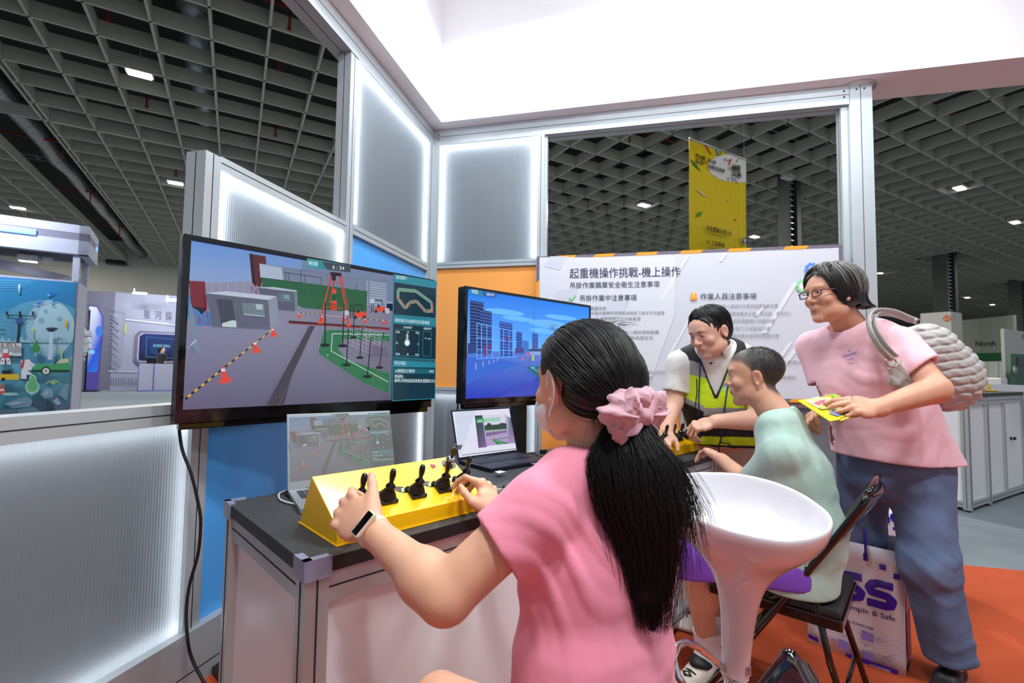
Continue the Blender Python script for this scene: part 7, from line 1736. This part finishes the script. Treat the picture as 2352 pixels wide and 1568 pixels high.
def strap(pxd, r, name, m=STR, flat=.45):
    P = [at(*q) for q in pxd]; out = []
    for i in range(len(P) - 1):
        p0, p1, p2, p3 = P[max(0, i - 1)], P[i], P[i + 1], P[min(len(P) - 1, i + 2)]
        for k in range(6): t = k / 6; out.append(.5 * ((2 * p1) + (-p0 + p2) * t + (2 * p0 - 5 * p1 + 4 * p2 - p3) * t * t + (-p0 + 3 * p1 - 3 * p2 + p3) * t ** 3))
    out.append(P[-1]); mb = MB(); mb.tube(out, r, 8, flat=flat); return child_of(mb.build(name, m), bg)
strap([(2046, 826, 1.68), (2022, 800, 1.68), (2000, 762, 1.70), (1996, 730, 1.74), (2012, 714, 1.80), (2050, 716, 1.84), (2085, 730, 1.86), (2106, 738, 1.86)], .0130, 'strap')
strap([(2058, 818, 1.70), (2036, 796, 1.70), (2014, 762, 1.72), (2008, 734, 1.76), (2022, 720, 1.82), (2056, 722, 1.86), (2092, 735, 1.88)], .0120, 'strap')
mb = MB(); cR = at(2047, 832, 1.67); mb.tube([cR + Vector((.018 * math.cos(a), .006 * math.sin(a), .018 * math.sin(a))) for a in [2 * PI * i / 20 for i in range(20)]], .0022, 6, closed=True); child_of(mb.build('ring', mat('rose_metal', rgb(190, 140, 120), .2, 1)), bg)
mb = MB(); cR = at(2108, 738, 1.84); mb.tube([cR + Vector((.012 * math.cos(a), 0, .010 * math.sin(a))) for a in [2 * PI * i / 20 for i in range(20)]], .0022, 6, closed=True); child_of(mb.build('ring', CHROME), bg)
S = Sculpt(); S.col = c3(176, 176, 172)
pts = [at(2052, 842, 1.69), at(2062, 868, 1.70), at(2085, 884, 1.71), at(2105, 880, 1.73)]
for a, b in zip(pts, pts[1:]): S.slab(a, b, (.024, .010), (.026, .012), (0, 1, 0), k=.02)
S.slab(at(2068, 836, 1.72), at(2100, 866, 1.73), (.03, .012), (.03, .014), (0, 1, 0), k=.02); S.fold(folds([(1, .2, .5)], .003, 120)); S.mesh('bag_mouth', GREYB, h=.0034, parent=bg)
# ================================================================== THE REST OF THE HALL
def hframe(px, py, d): q = at(px, py, d); return frame(q.x, q.y, 0, 29.83)
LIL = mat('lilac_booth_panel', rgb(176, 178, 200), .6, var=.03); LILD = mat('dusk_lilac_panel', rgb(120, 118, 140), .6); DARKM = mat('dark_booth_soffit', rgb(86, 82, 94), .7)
# near-left space themed booth
q = at(176, 700, 7.5); MA = frame(q.x, q.y, 0, 34.5)
e = empty('booth', MA, 'lilac exhibition booth with a moon mural at the far left', 'booth')
mb = MB(); mb.span((-4.2, 0, 0), (0, .06, 2.42)); mb.build('mural_wall', LIL, e)
mb = MB(); mb.span((-.06, .0, 0), (0, .92, 2.42)); mb.build('side_wall', LIL, e); mb = MB(); mb.span((-.01, .30, .9), (.004, .86, .905)); mb.span((-.01, .86, 0), (.006, .90, 1.3)); mb.build('door_edge', ALU, e)
for (x, y) in ((-.08, .02), (-.08, .84)): mb = MB(); mb.span((x, y, 2.42), (x + .08, y + .08, 2.86)); mb.build('post', LIL, e)
mb = MB(); mb.span((-4.6, -.02, 2.84), (.10, .10, 3.06)); mb.span((-.02, -.02, 2.84), (.10, 1.0, 3.06)); mb.build('header_lower', LIL, e)
mb = MB(); mb.span((-4.6, -.015, 3.06), (.095, .10, 3.17)); mb.span((-.02, -.015, 3.06), (.095, .99, 3.17)); mb.build('header_stripe', LILD, e)
mb = MB(); mb.span((-4.6, -.02, 3.17), (.10, .10, 3.30)); mb.span((-.02, -.02, 3.17), (.10, 1.0, 3.30)); mb.build('header_upper', LIL, e)
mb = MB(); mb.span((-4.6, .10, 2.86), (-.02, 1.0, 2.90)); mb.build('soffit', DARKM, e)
mb = MB(); mb.prism([(-2.2, 2.9), (-1.05, 2.9), (-.90, 3.0), (-.90, 3.16), (-1.05, 3.26), (-2.2, 3.26)], .02, Matrix.Translation((0, -.02, 0)) @ Matrix.Rotation(R(90), 4, 'X')); mb.build('sign_plate', mat('pale_sign', rgb(200, 210, 226), .4), e)
mb = MB(); mb.bbox((-.70, -.03, 3.10), (.40, .03, .09), .012); mb.build('light_pill', mat('blue_glow_pill', rgb(120, 170, 240), emit=1.0), e)
mb = MB(); mb.span((.096, .72, 3.06), (.108, .90, 3.14)); mb.build('light_pill', mat('blue_glow_pill'), e)
mb = MB(); mb.add([(-2.6, .3, 2.9), (-.1, .9, 2.44), (-.1, .98, 2.44), (-2.6, .38, 2.9), (-2.6, .3, 3.05), (-.1, .9, 2.58), (-.1, .98, 2.58), (-2.6, .38, 3.05)], [(0, 1, 2, 3), (7, 6, 5, 4), (0, 4, 5, 1), (1, 5, 6, 2), (2, 6, 7, 3), (3, 7, 4, 0)]); mb.build('slanted_beam', LIL, e)
for x, y, z, k in ((-1.05, -.1, 3.36, 1), (-.45, .5, 2.78, .7)):
    mb = MB(); mb.bbox((x - .22, y, z), (.34 * k, .14, .10), .02); mb.tube([(x, y, z - .06), (x, y, z + .08)], .02, 8); mb.bbox((x, y, z), (.12, .10, .08), .015); mb.build('spot_lamp', WHITEP, e)
    mb = MB(); mb.box((x - .22, y, z - .052), (.28 * k, .10, .006)); mb.build('lamp_lens', LAMP, e)
area('booth_spot', MA @ Vector((-1.2, -.9, 3.9)), MA @ Vector((-1.2, 0, 1.9)), (.6, .2), 80, (.85, .93, 1))
MMu = MA @ Matrix.Translation((0, -.004, 0)) @ Matrix.Rotation(R(90), 4, 'X'); c = Canvas(step=.0006); f4 = tr(MMu, 0, 480, 3.136); c.f = lambda x, y: (lambda q: (min(-.01, max(-3.6, q[0])), min(2.41, max(.05, q[1]))))(f4(x, y))
Q = lambda *a: rgb(*a)
c.poly([(-80, 480), (552, 530), (540, 700), (-80, 700)], None, [Q(50, 130, 190), Q(30, 120, 180), Q(40, 120, 170), Q(40, 130, 176)]); c.poly([(-80, 700), (540, 700), (520, 1080), (-80, 1080)], None, [Q(40, 130, 176), Q(40, 120, 170), Q(150, 196, 210), Q(140, 190, 206)]); c.poly([(-80, 1060), (520, 1060), (488, 1480), (-80, 1500)], None, [Q(110, 180, 206), Q(120, 190, 214), Q(60, 120, 146), Q(50, 116, 140)])
for i in range(5): c.poly([(-80, 505 + i * 18), (300 - i * 40, 520 + i * 16), (200, 524 + i * 16), (-80, 512 + i * 18)], Q(80, 160, 206))
c.disc(310, 880, 330, 225, Q(84, 150, 182), 40); c.disc(360, 860, 172, 205, Q(150, 186, 206), 40); c.disc(390, 860, 150, 180, Q(166, 200, 216), 36)
for x, y, r in ((250, 760, 26), (330, 735, 18), (300, 800, 22), (390, 700, 14), (430, 790, 18), (250, 690, 12)): c.disc(x, y, r, r * .9, Q(134, 170, 194), 14)
for i in range(12): x = i * 45; c.poly([(x - 10, 960), (x + 20, 915 + (i % 3) * 14), (x + 50, 962)], Q(150, 190, 208))
for (x, y), (x2, y2) in (((352, 620), (420, 594)), ((267, 690), (335, 662)), ((375, 674), (440, 645))): c.poly([(x, y + 7), (x2, y2), (x, y - 8)], Q(40, 70, 200)); c.disc(x, y, 10, 8, Q(90, 180, 240), 12)
c.rect(134, 545, 148, 605, None, [Q(220, 240, 250), Q(220, 240, 250), Q(70, 150, 200), Q(70, 150, 200)]); c.rect(473, 795, 488, 855, None, [Q(220, 200, 40), Q(220, 200, 40), Q(220, 130, 60), Q(220, 130, 60)]); c.rect(235, 850, 248, 915, None, [Q(200, 214, 70), Q(200, 214, 70), Q(130, 180, 190), Q(130, 180, 190)]); c.rect(438, 1015, 452, 1080, None, [Q(190, 210, 80), Q(190, 210, 80), Q(150, 196, 196), Q(150, 196, 196)])
c.poly([(142, 750), (156, 750), (138, 965), (122, 965)], Q(34, 40, 52)); c.line((44, 762), (248, 772), .012, Q(34, 40, 52)); c.poly([(120, 785), (164, 785), (162, 824), (120, 822)], Q(70, 80, 140)); c.path([(60, 765), (120, 800)], .006, Q(34, 40, 52)); c.path([(235, 772), (170, 812)], .006, Q(34, 40, 52))
for x in (54, 148, 242): c.rect(x - 8, 738, x + 8, 765, Q(30, 34, 46))
c.path([(240, 780), (190, 826), (120, 830), (40, 815), (0, 790)], .004, Q(60, 90, 110)); c.path([(0, 868), (45, 870)], .012, Q(30, 50, 90))
c.rect(-60, 960, 165, 1065, Q(50, 54, 62)); c.rect(-55, 966, 64, 1055, Q(214, 216, 220)); c.rect(70, 966, 160, 1058, Q(214, 216, 220))
for i in range(12): c.rect(-40 + i * 17, 975 + (i % 3) * 8, -30 + i * 17, 1030, Q(150, 152, 158))
for i in range(4): c.rect(20 + i * 30, 968, 30 + i * 30, 980, Q(190, 70, 70))
def astro(x, y, s):
    c.disc(x, y - 38 * s, 20 * s, 18 * s, Q(232, 232, 236)); c.poly([(x - 26 * s, y - 24 * s), (x + 26 * s, y - 24 * s), (x + 30 * s, y + 24 * s), (x - 30 * s, y + 24 * s)], Q(214, 90, 90)); c.poly([(x - 34 * s, y + 14 * s), (x - 4 * s, y + 14 * s), (x - 8 * s, y + 62 * s), (x - 42 * s, y + 62 * s)], Q(236, 234, 238)); c.poly([(x + 4 * s, y + 14 * s), (x + 32 * s, y + 14 * s), (x + 42 * s, y + 62 * s), (x + 12 * s, y + 62 * s)], Q(236, 234, 238)); c.line((x - 26 * s, y - 16 * s), (x - 42 * s, y + 8 * s), .03 * s, Q(230, 228, 232)); c.line((x + 26 * s, y - 16 * s), (x + 48 * s, y - 30 * s), .03 * s, Q(230, 228, 232))
    for sx in (-1, 1): c.disc(x + sx * 22 * s, y + 34 * s, 6 * s, 6 * s, Q(200, 60, 70), 10)
astro(46, 1060, .95)
c.disc(208, 1092, 15, 14, Q(24, 28, 40)); c.poly([(156, 1090), (215, 1080), (240, 1110), (232, 1160), (165, 1165)], Q(234, 232, 238)); c.poly([(150, 1140), (170, 1085), (186, 1090), (172, 1150)], Q(200, 76, 76)); c.poly([(160, 1160), (200, 1165), (196, 1225), (160, 1228)], Q(234, 232, 238)); c.poly([(200, 1160), (240, 1185), (222, 1195), (195, 1190)], Q(234, 232, 238)); c.line((225, 1105), (256, 1135), .03, Q(230, 228, 232)); c.rect(160, 1222, 194, 1232, Q(30, 30, 40))
c.poly([(235, 1160), (262, 1118), (400, 1116), (510, 1072), (506, 1172), (300, 1185)], Q(76, 170, 106)); c.poly([(410, 1112), (440, 1080), (500, 1074), (500, 1106)], Q(214, 208, 176)); c.poly([(236, 1158), (506, 1158), (506, 1174), (240, 1172)], Q(30, 60, 50)); c.disc(337, 1165, 34, 31, Q(28, 30, 36), 24); c.disc(337, 1166, 25, 23, Q(220, 222, 226), 20); c.line((398, 1112), (410, 1104), .02, Q(30, 40, 40)); c.disc(337, 1166, 6, 6, Q(60, 60, 66), 10)
c.poly([(2, 1188), (140, 1186), (150, 1210), (138, 1228), (6, 1226)], Q(236, 190, 50)); c.poly([(22, 1164), (80, 1160), (84, 1188), (24, 1186)], Q(34, 34, 40)); c.disc(32, 1225, 14, 13, Q(26, 26, 32), 16); c.path([(65, 1160), (96, 1158), (94, 1186)], .008, Q(40, 40, 46))
for x, y, s, cl in ((266, 1000, 1, (60, 150, 90)), (240, 1270, 1.25, (110, 190, 130))):
    if s > 1: c.disc(x, y + 10, 52 * s / 1.25, 52, Q(170, 220, 200), 20); c.disc(x + 4, y - 45, 26, 36, Q(170, 220, 200), 16)
    c.disc(x, y + 5, 32 * s, 30 * s, Q(*cl), 20); c.disc(x + 2, y - 22 * s, 20 * s, 20 * s, Q(*cl), 18); c.disc(x + 4, y - 42 * s, 10 * s, 14 * s, Q(*cl), 14); c.line((x - 2, y + 35 * s), (x - 4, y + 58 * s), .008, Q(220, 236, 236))
c.poly([(368, 885), (386, 885), (384, 1085), (350, 1085)], None, [Q(180, 220, 240), Q(190, 220, 240), Q(206, 206, 236), Q(206, 206, 236)]); c.poly([(335, 866), (428, 864), (390, 884), (365, 886)], Q(30, 40, 56)); c.disc(382, 862, 44, 8, Q(60, 70, 86), 20)
c.poly([(-6, 1335), (22, 1256), (30, 1256), (50, 1320)], Q(226, 90, 60)); c.poly([(8, 1296), (38, 1292), (42, 1306), (3, 1310)], Q(240, 236, 232)); c.disc(82, 1330, 58, 11, Q(170, 206, 214), 20)
for a in range(9): c.path([(390, 1265), (390 + (a - 4) * 8, 1225 + abs(a - 4) * 3), (390 + (a - 4) * 15, 1235 + abs(a - 4) * 7)], .005, Q(190, 214, 150))
rk = [((40, 1400), (120, 1370), (200, 1350), (250, 1370), (230, 1420), (100, 1430)), ((230, 1350), (300, 1370), (360, 1440), (330, 1470), (200, 1475), (250, 1400)), ((300, 1330), (340, 1290), (390, 1300), (390, 1350), (330, 1360)), ((370, 1370), (400, 1330), (470, 1380), (490, 1440), (440, 1475), (400, 1440)), ((430, 1330), (470, 1270), (496, 1250), (490, 1380)), ((0, 1450), (60, 1435), (150, 1440), (140, 1480), (0, 1490)), ((140, 1440), (250, 1420), (330, 1470), (150, 1480)), ((340, 1360), (390, 1400), (420, 1470), (340, 1475))]
for i, r_ in enumerate(rk): c.poly(list(r_), Q(*[(124, 156, 178), (70, 92, 112), (140, 170, 190), (92, 116, 138), (130, 162, 182), (92, 118, 140), (110, 140, 164), (56, 74, 94)][i]))
for r_ in (((60, 1400), (130, 1380), (190, 1390), (110, 1412)), ((315, 1335), (345, 1302), (370, 1310), (345, 1345)), ((390, 1380), (420, 1355), (450, 1400), (420, 1410))): c.poly(list(r_), Q(160, 186, 204))
c.build('mural_print', PRINT, e, MA.inverted() @ MMu)

# 'star river' booth further back
q = at(259, 780, 20.2); MC = frame(q.x, q.y, 0, 27)
e = empty('booth', MC, 'pale lilac exhibition booth with grey lettering and a recessed screen beyond the first', 'booth')
mb = MB(); mb.span((0, 0, 0), (5.5, .4, 4.12)); mb.build('front_wall', LIL, e)
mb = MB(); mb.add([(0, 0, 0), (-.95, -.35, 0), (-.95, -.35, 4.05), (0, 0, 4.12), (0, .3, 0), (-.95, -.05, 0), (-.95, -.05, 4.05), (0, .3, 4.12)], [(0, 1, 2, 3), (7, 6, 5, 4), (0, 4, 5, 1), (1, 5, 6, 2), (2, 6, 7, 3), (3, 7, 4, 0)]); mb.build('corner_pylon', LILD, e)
Mw = MC @ Matrix.Translation((0, -.01, 0)) @ Matrix.Rotation(R(90), 4, 'X'); c = Canvas(step=.003); c.f = tr(Mw, 0, 480, 3.136)
for t, x, w_ in (('星', 1032, 50), ('河', 1114, 50), ('探', 1190, 48), ('索', 1264, 48)): c.ptext(t, x, 780 + (x - 1032) * .09, x + w_, 784 + (x - 1032) * .09, 56, rgb(110, 110, 126), bold=.01)
c.line((905, 795), (1400, 850), .06, rgb(226, 228, 240)); c.poly([(902, 828), (912, 828), (908, 895), (897, 895)], rgb(222, 222, 60)); c.line((780, 1168), (1045, 1172), .05, rgb(206, 208, 222))
for i in range(14): c.rect(800 + i * 18, 1212, 806 + i * 18, 1268, rgb(120, 120, 142))
for i in range(16): c.line((808, 760 + i * 24), (850 + (i % 2) * 14, 800 + i * 24), .05, rgb(160, 160, 182))
c.path([(778, 720), (905, 735), (880, 1118), (778, 1120)], .02, rgb(150, 150, 172)); c.build('wall_print', PRINT, e, MC.inverted() @ Mw)
Mw2 = MC @ Matrix.Translation((0, -.10, 0)) @ Matrix.Rotation(R(90), 4, 'X'); fw = tr(Mw2, 0, 480, 3.136)
def octo(pts, y0, h, name, m): mb = MB(); mb.prism([fw(*p) for p in pts], h, Matrix.Translation((0, y0, 0)) @ Matrix.Rotation(R(90), 4, 'X')); return mb.build(name, m, e)
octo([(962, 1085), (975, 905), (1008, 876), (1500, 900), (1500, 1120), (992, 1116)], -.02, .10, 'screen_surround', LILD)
octo([(986, 1080), (997, 918), (1022, 892), (1480, 905), (1480, 1105), (1008, 1102)], -.12, .02, 'screen_trim', mat('pink_trim', rgb(200, 180, 220), .3))
mb = MB(); 
c = Canvas(step=.004); c.f = fw; c.poly([(1000, 1082), (1010, 915), (1040, 897), (1480, 915), (1480, 1095), (1018, 1090)], None, [Q(14, 20, 46), Q(16, 24, 60), Q(30, 60, 130), Q(20, 40, 90), Q(14, 18, 40), Q(20, 40, 80)]); c.path([(1060, 920), (1270, 940), (1265, 1075), (1055, 1065), (1060, 920)], .03, Q(60, 110, 170)); c.disc(1150, 1010, 70, 40, Q(20, 60, 120)); c.ptext('星河探索 視覺站', 1105, 990, 1228, 996, 18, Q(150, 210, 240), bold=.01); c.build('screen', SCREEN, e, MC.inverted() @ Mw2 @ Matrix.Translation((0, 0, .06)))
# glowing doorway in the pylon
Mp = face_M(MC @ Vector((-.95, -.35, 0)), MC @ Vector((0, 0, 0)), 0) @ Matrix.Translation((0, 0, .02)); c = Canvas(step=.004); c.f = tr(Mp, 0, 480, 3.136); c.poly([(650, 690), (700, 695), (744, 775), (740, 925), (705, 1300), (610, 1300), (640, 690)], Q(70, 60, 140)); c.poly([(650, 700), (696, 705), (738, 780), (734, 925), (700, 1170), (618, 1180), (640, 700)], None, [Q(230, 240, 255), Q(220, 230, 255), Q(60, 110, 220), Q(30, 70, 200), Q(40, 110, 220), Q(30, 90, 210), Q(120, 150, 230)]); c.disc(714, 880, 26, 40, Q(60, 120, 230)); c.disc(660, 1030, 24, 14, Q(120, 200, 250)); c.build('lit_doorway', SCREEN, e, MC.inverted() @ Mp)
# things by that booth
q = onz(224, 897, 0); M = frame(q.x + .1, q.y - .7, 0, 20); e2 = empty('display_stand', M, 'grey sculptural exhibit on a thin pole by the lit doorway', 'exhibit'); mb = MB(); mb.tube([(0, 0, 0), (0, 0, 3.2)], .03, 6); mb.box((0, 0, .02), (.8, .5, .04)); mb.build('pole', BLACKP, e2)
mb = MB(); rg = random.Random(4)
for i in range(14): mb.bbox((-.15 + rg.uniform(-.25, .2), rg.uniform(-.1, .1), 1.9 + rg.uniform(-.55, .5)), (rg.uniform(.1, .3), .15, rg.uniform(.1, .35)), .02, rot=Matrix.Rotation(rg.uniform(-.6, .6), 3, 'Y'))
mb.build('suit', mat('pale_suit', rgb(190, 196, 204), .6), e2)
for i, (px, py, l_) in enumerate(((322, 674, 'left'), (398, 690, 'right'))):
    p = at(px, py, 20.0); e3 = empty('spot_lamp', frame(p.x, p.y, p.z, 27), 'white spot lamp on top of the lettered booth, %s one' % ('nearer its left corner' if i == 0 else 'nearer the large monitor'), 'lamp', 'spot lamps on the lettered booth'); mb = MB(); mb.bbox((0, 0, 0), (.5, .2, .12), .03); mb.tube([(-.2, 0, -.1), (-.2, 0, .2)], .03, 6); mb.build('housing', WHITEP, e3)
    area('booth_spot', p + Vector((.2, -1.2, .6)), p + Vector((.2, 0, -.6)), (.5, .2), 22, (.85, .92, 1))
q = onz(352, 898, 0); M = frame(q.x, q.y, 0, 33); e4 = empty('reception_desk', M, 'lilac reception desk with blue edges below the far screen', 'desk'); mb = MB(); mb.span((-.5, 0, 0), (2.4, .55, 1.12)); mb.build('body', LIL, e4)
mb = MB(); mb.span((-.03, -.02, 0), (.0, .0, 1.12)); mb.span((-.52, -.02, 0), (-.50, .0, 1.12)); mb.span((-.5, -.02, 0), (2.4, 0, .03)); mb.build('edge_light', mat('violet_edge', rgb(70, 60, 190), .4), e4)
# far receptionist
pq = at(372, 822, 20.4); g2 = empty('person', frame(pq.x, pq.y, 0, 180), 'woman in black with a ponytail behind the lilac reception desk', 'person'); z0 = 1.70
f_, u_ = yaw_pitch(80, -5); HM = basis((pq.x, pq.y, z0), f_, u_, 1.0); B = Sculpt(); head(B, HM, c3(226, 176, 150)); B.frame(np.eye(4)); B.col = c3(226, 176, 150); B.cone((pq.x, pq.y, z0 - .08), (pq.x, pq.y, z0 - .2), .055, k=.02); B.slab((pq.x, pq.y, z0 - .26), (pq.x, pq.y, .9), (.15, .09), (.13, .09), (0, 1, 0), k=.03); B.cone((pq.x + .2, pq.y - .1, z0 - .52), (pq.x + .36, pq.y - .3, z0 - .52), .035, .03, k=.01)
for i in range(3): B.cone((pq.x + .36, pq.y - .3, z0 - .52 + i * .012), (pq.x + .43, pq.y - .32, z0 - .53 + i * .012), .012, k=.004)
B.mesh('body', SKIN, h=.012, parent=g2); S = Sculpt(); S.col = (.01, .01, .01); S.frame(HM); S.ell((0, -.03, .04), (.088, .1, .09), k=.02); S.cone((0, -.12, .02), (0, -.15, -.1), .04, .03, k=.02); S.mesh('hair', HAIRB, h=.012, parent=g2)
S = Sculpt(); S.col = c3(26, 26, 28); S.slab((pq.x, pq.y, z0 - .24), (pq.x, pq.y, .88), (.20, .11), (.18, .12), (0, 1, 0), k=.03); S.slab((pq.x, pq.y, .9), (pq.x, pq.y, .08), (.17, .12), (.12, .1), (0, 1, 0), k=.03); S.cone((pq.x + .16, pq.y, z0 - .26), (pq.x + .22, pq.y - .05, z0 - .5), .06, .05, k=.03); S.cone((pq.x + .22, pq.y - .05, z0 - .5), (pq.x + .34, pq.y - .26, z0 - .52), .05, .045, k=.03); S.mesh('jacket', CLOTH, h=.012, parent=g2)
e5 = empty('laptop', frame(pq.x - .05, pq.y - .42, 1.12, 10), 'open black laptop on the lilac reception desk', 'laptop'); mb = MB(); mb.box((0, 0, .01), (.36, .25, .02)); mb.build('base', BLACKP, e5); mb = MB(); mb.box((0, -.12, .13), (.36, .015, .24)); mb.build('lid', BLACKP, e5)
area('desk_light', MC @ Vector((2.2, -2.5, 3.8)), MC @ Vector((2.0, 0, 1.5)), (1.5, .5), 50, (.85, .92, 1))

# a white block with an orange stripe seen beside the mid post
p = at(789, 470, 15); e = empty('hanging_sign', frame(p.x, p.y, 0, 29.83), 'white hanging block with an orange curved stripe behind the panel post', 'sign'); mb = MB(); mb.prism([(-.18, 4.75), (.8, 4.75), (.8, 6.9), (.0, 6.6), (-.18, 6.2)], .3, Matrix.Rotation(R(90), 4, 'X')); mb.build('block', WHITEP, e); mb = MB(); mb.tube([(.2, -.15, 6.6), (.2, -.15, 10.7)], .02, 6); mb.tube([(.7, -.15, 6.8), (.7, -.15, 10.7)], .02, 6); mb.build('hanging_rod', ALU, e); mb = MB(); mb.tube([(.06, -.31, 4.8), (.12, -.31, 5.0), (.14, -.31, 5.6), (.14, -.31, 6.4)], .035, 6); mb.build('orange_stripe', ORG, e)

# right side of the hall
q = at(2187, 800, 12); e = empty('sign_block', frame(q.x, q.y, 0, 29.83), 'tall white block with an orange round number 2-7', 'sign')
WB = mat('matte_white_block', rgb(206, 204, 196), .7)
mb = MB(); mb.span((0, 0, 0), (.68, .62, 2.73)); mb.build('block', WB, e)
Ms = frame(q.x, q.y, 0, 29.83) @ Matrix.Rotation(R(-90), 4, 'Z') @ Matrix.Rotation(R(90), 4, 'X'); Ms = Ms @ Matrix.Translation((0, 0, .004)); c = Canvas(step=.003); c.f = tr(Ms); c.disc(2175, 731, 9, 7.5, rgb(222, 110, 50), 24); c.ptext('2-7', 2168.5, 734.5, 2182, 734.5, 7.5, rgb(240, 232, 220), bold=.03); c.build('number_print', PRINT, e, e.matrix_world.inverted() @ Ms)
q = at(2309, 830, 11); e = empty('sign_block', frame(q.x, q.y, 0, 29.83), 'wide white block cut off by the right edge of the photo', 'sign'); mb = MB(); mb.span((0, 0, 0), (2.2, .06, 2.22)); mb.build('block', WB, e)
Ms = frame(q.x, q.y, 0, 29.83) @ Matrix.Rotation(R(90), 4, 'X') @ Matrix.Translation((0, 0, .004)); c = Canvas(step=.003); c.f = tr(Ms); c.path([(2356, 768), (2350, 768), (2347, 772), (2350, 777), (2356, 777)], .02, rgb(60, 60, 60)); c.build('letter_print', PRINT, e, e.matrix_world.inverted() @ Ms)
q0, q1 = at(2195, 800, 34), at(2330, 800, 30); Ms = face_M(q0, q1, 0); e = empty('north_sign', Ms, 'pale wall sign reading North over a green band', 'sign'); wN = (Vector((q1.x, q1.y)) - Vector((q0.x, q0.y))).length
mb = MB(); mb.span((0, 0, -.2), (wN, 4.9, 0)); mb.build('panel', mat('pale_sign_wall', rgb(176, 180, 166), .8), e)
c = Canvas(step=.006); c.f = tr(Ms); c.poly([(2240, 811), (2345, 809), (2345, 829), (2240, 830)], rgb(20, 110, 60)); c.ptext('North', 2240, 795, 2287, 794, 15, rgb(50, 74, 46), bold=.01); c.ptext('北', 2297, 795, 2313, 794, 15, rgb(50, 74, 46), bold=.01); c.build('sign_print', PRINT, e, Matrix.Translation((0, 0, .01)))
for i, (a, b, d0_, d1_, yt, col, lab) in enumerate(((2240, 2300, 16, 15, 829, (180, 182, 176), 'grey partition wall behind the helmet'), (2282, 2330, 14, 13.5, 830, (186, 188, 182), 'grey partition wall nearer the green machine'))):
    q0, q1 = at(a, 850, d0_), at(b, 850, d1_); Ms = face_M(q0, q1, 0); wN = (Vector((q1.x, q1.y)) - Vector((q0.x, q0.y))).length; e = empty('partition', Ms, lab, 'partition'); hh = CAM_H + (859.5 - yt) / F_PX * d1_
    n = 4
    for k in range(n): mb = MB(); mb.span((wN * k / n + .01, 0, -.04), (wN * (k + 1) / n - .01, hh, 0)); mb.build('panel', mat('partition_%d' % i, rgb(*col), .6), e)
GRN = mat('machine_green', rgb(52, 96, 70), .5, var=.05)
q = at(2332, 850, 10.3); e = empty('machine', frame(q.x, q.y, 0, 29.83), 'green workshop machine at the right edge beyond the far counter', 'machine'); mb = MB(); mb.span((0, 0, 0), (1.2, .08, 1.25)); mb.span((.02, .0, 1.25), (.7, .07, 1.62)); mb.build('body', GRN, e); mb = MB()
for i in range(5): mb.span((.1, -.02, 1.36 + i * .04), (.5, .02, 1.38 + i * .04))
mb.build('vents', BLACKP, e); mb = MB(); mb.lathe([(.09, 0), (.09, .02), (.02, .02)], 20, Matrix.Translation((-.05, .0, 1.27)) @ Matrix.Rotation(R(90), 4, 'X')); mb.build('hand_wheel', ALU, e)
q = at(2238, 875, 10.6); e = empty('machine', frame(q.x, q.y, 0, 29.83), 'low dark green machine with a tilted monitor behind the helmet', 'machine'); mb = MB(); mb.span((0, 0, 0), (.5, .4, 1.10)); mb.build('body', mat('dark_machine_green', rgb(40, 66, 48), .5), e); mb = MB(); mb.box((.02, .1, 1.28), (.16, .03, .3), rot=Matrix.Rotation(.3, 3, 'Y')); mb.build('monitor', BLACKP, e)
q0, q1 = at(2225, 900, 9.0), at(2420, 900, 7.2); Ms = face_M(q0, q1, 0); wN = (Vector((q1.x, q1.y)) - Vector((q0.x, q0.y))).length; e = empty('low_wall', Ms, 'low pale grey wall with a blue label behind the far counter', 'partition'); mb = MB(); mb.span((0, 0, -.08), (wN, 1.0, 0)); mb.build('panel', mat('pale_low_wall', rgb(176, 180, 190), .6), e)
c = Canvas(step=.002); c.f = tr(Ms); c.poly([(2343, 917), (2362, 917), (2362, 937), (2343, 937)], rgb(40, 120, 200)); c.ptext('報到', 2346, 934, 2362, 934, 13, rgb(230, 240, 250)); c.build('label_print', PRINT, e, Matrix.Translation((0, 0, .003)))
q = at(2316, 877, 9); e = empty('crate', frame(q.x, q.y, 0, 29.83), 'small pale equipment case standing beyond the low wall', 'box'); mb = MB(); mb.bbox((0, .2, .55), (.34, .3, 1.1), .02); mb.build('body', WHITEP, e)
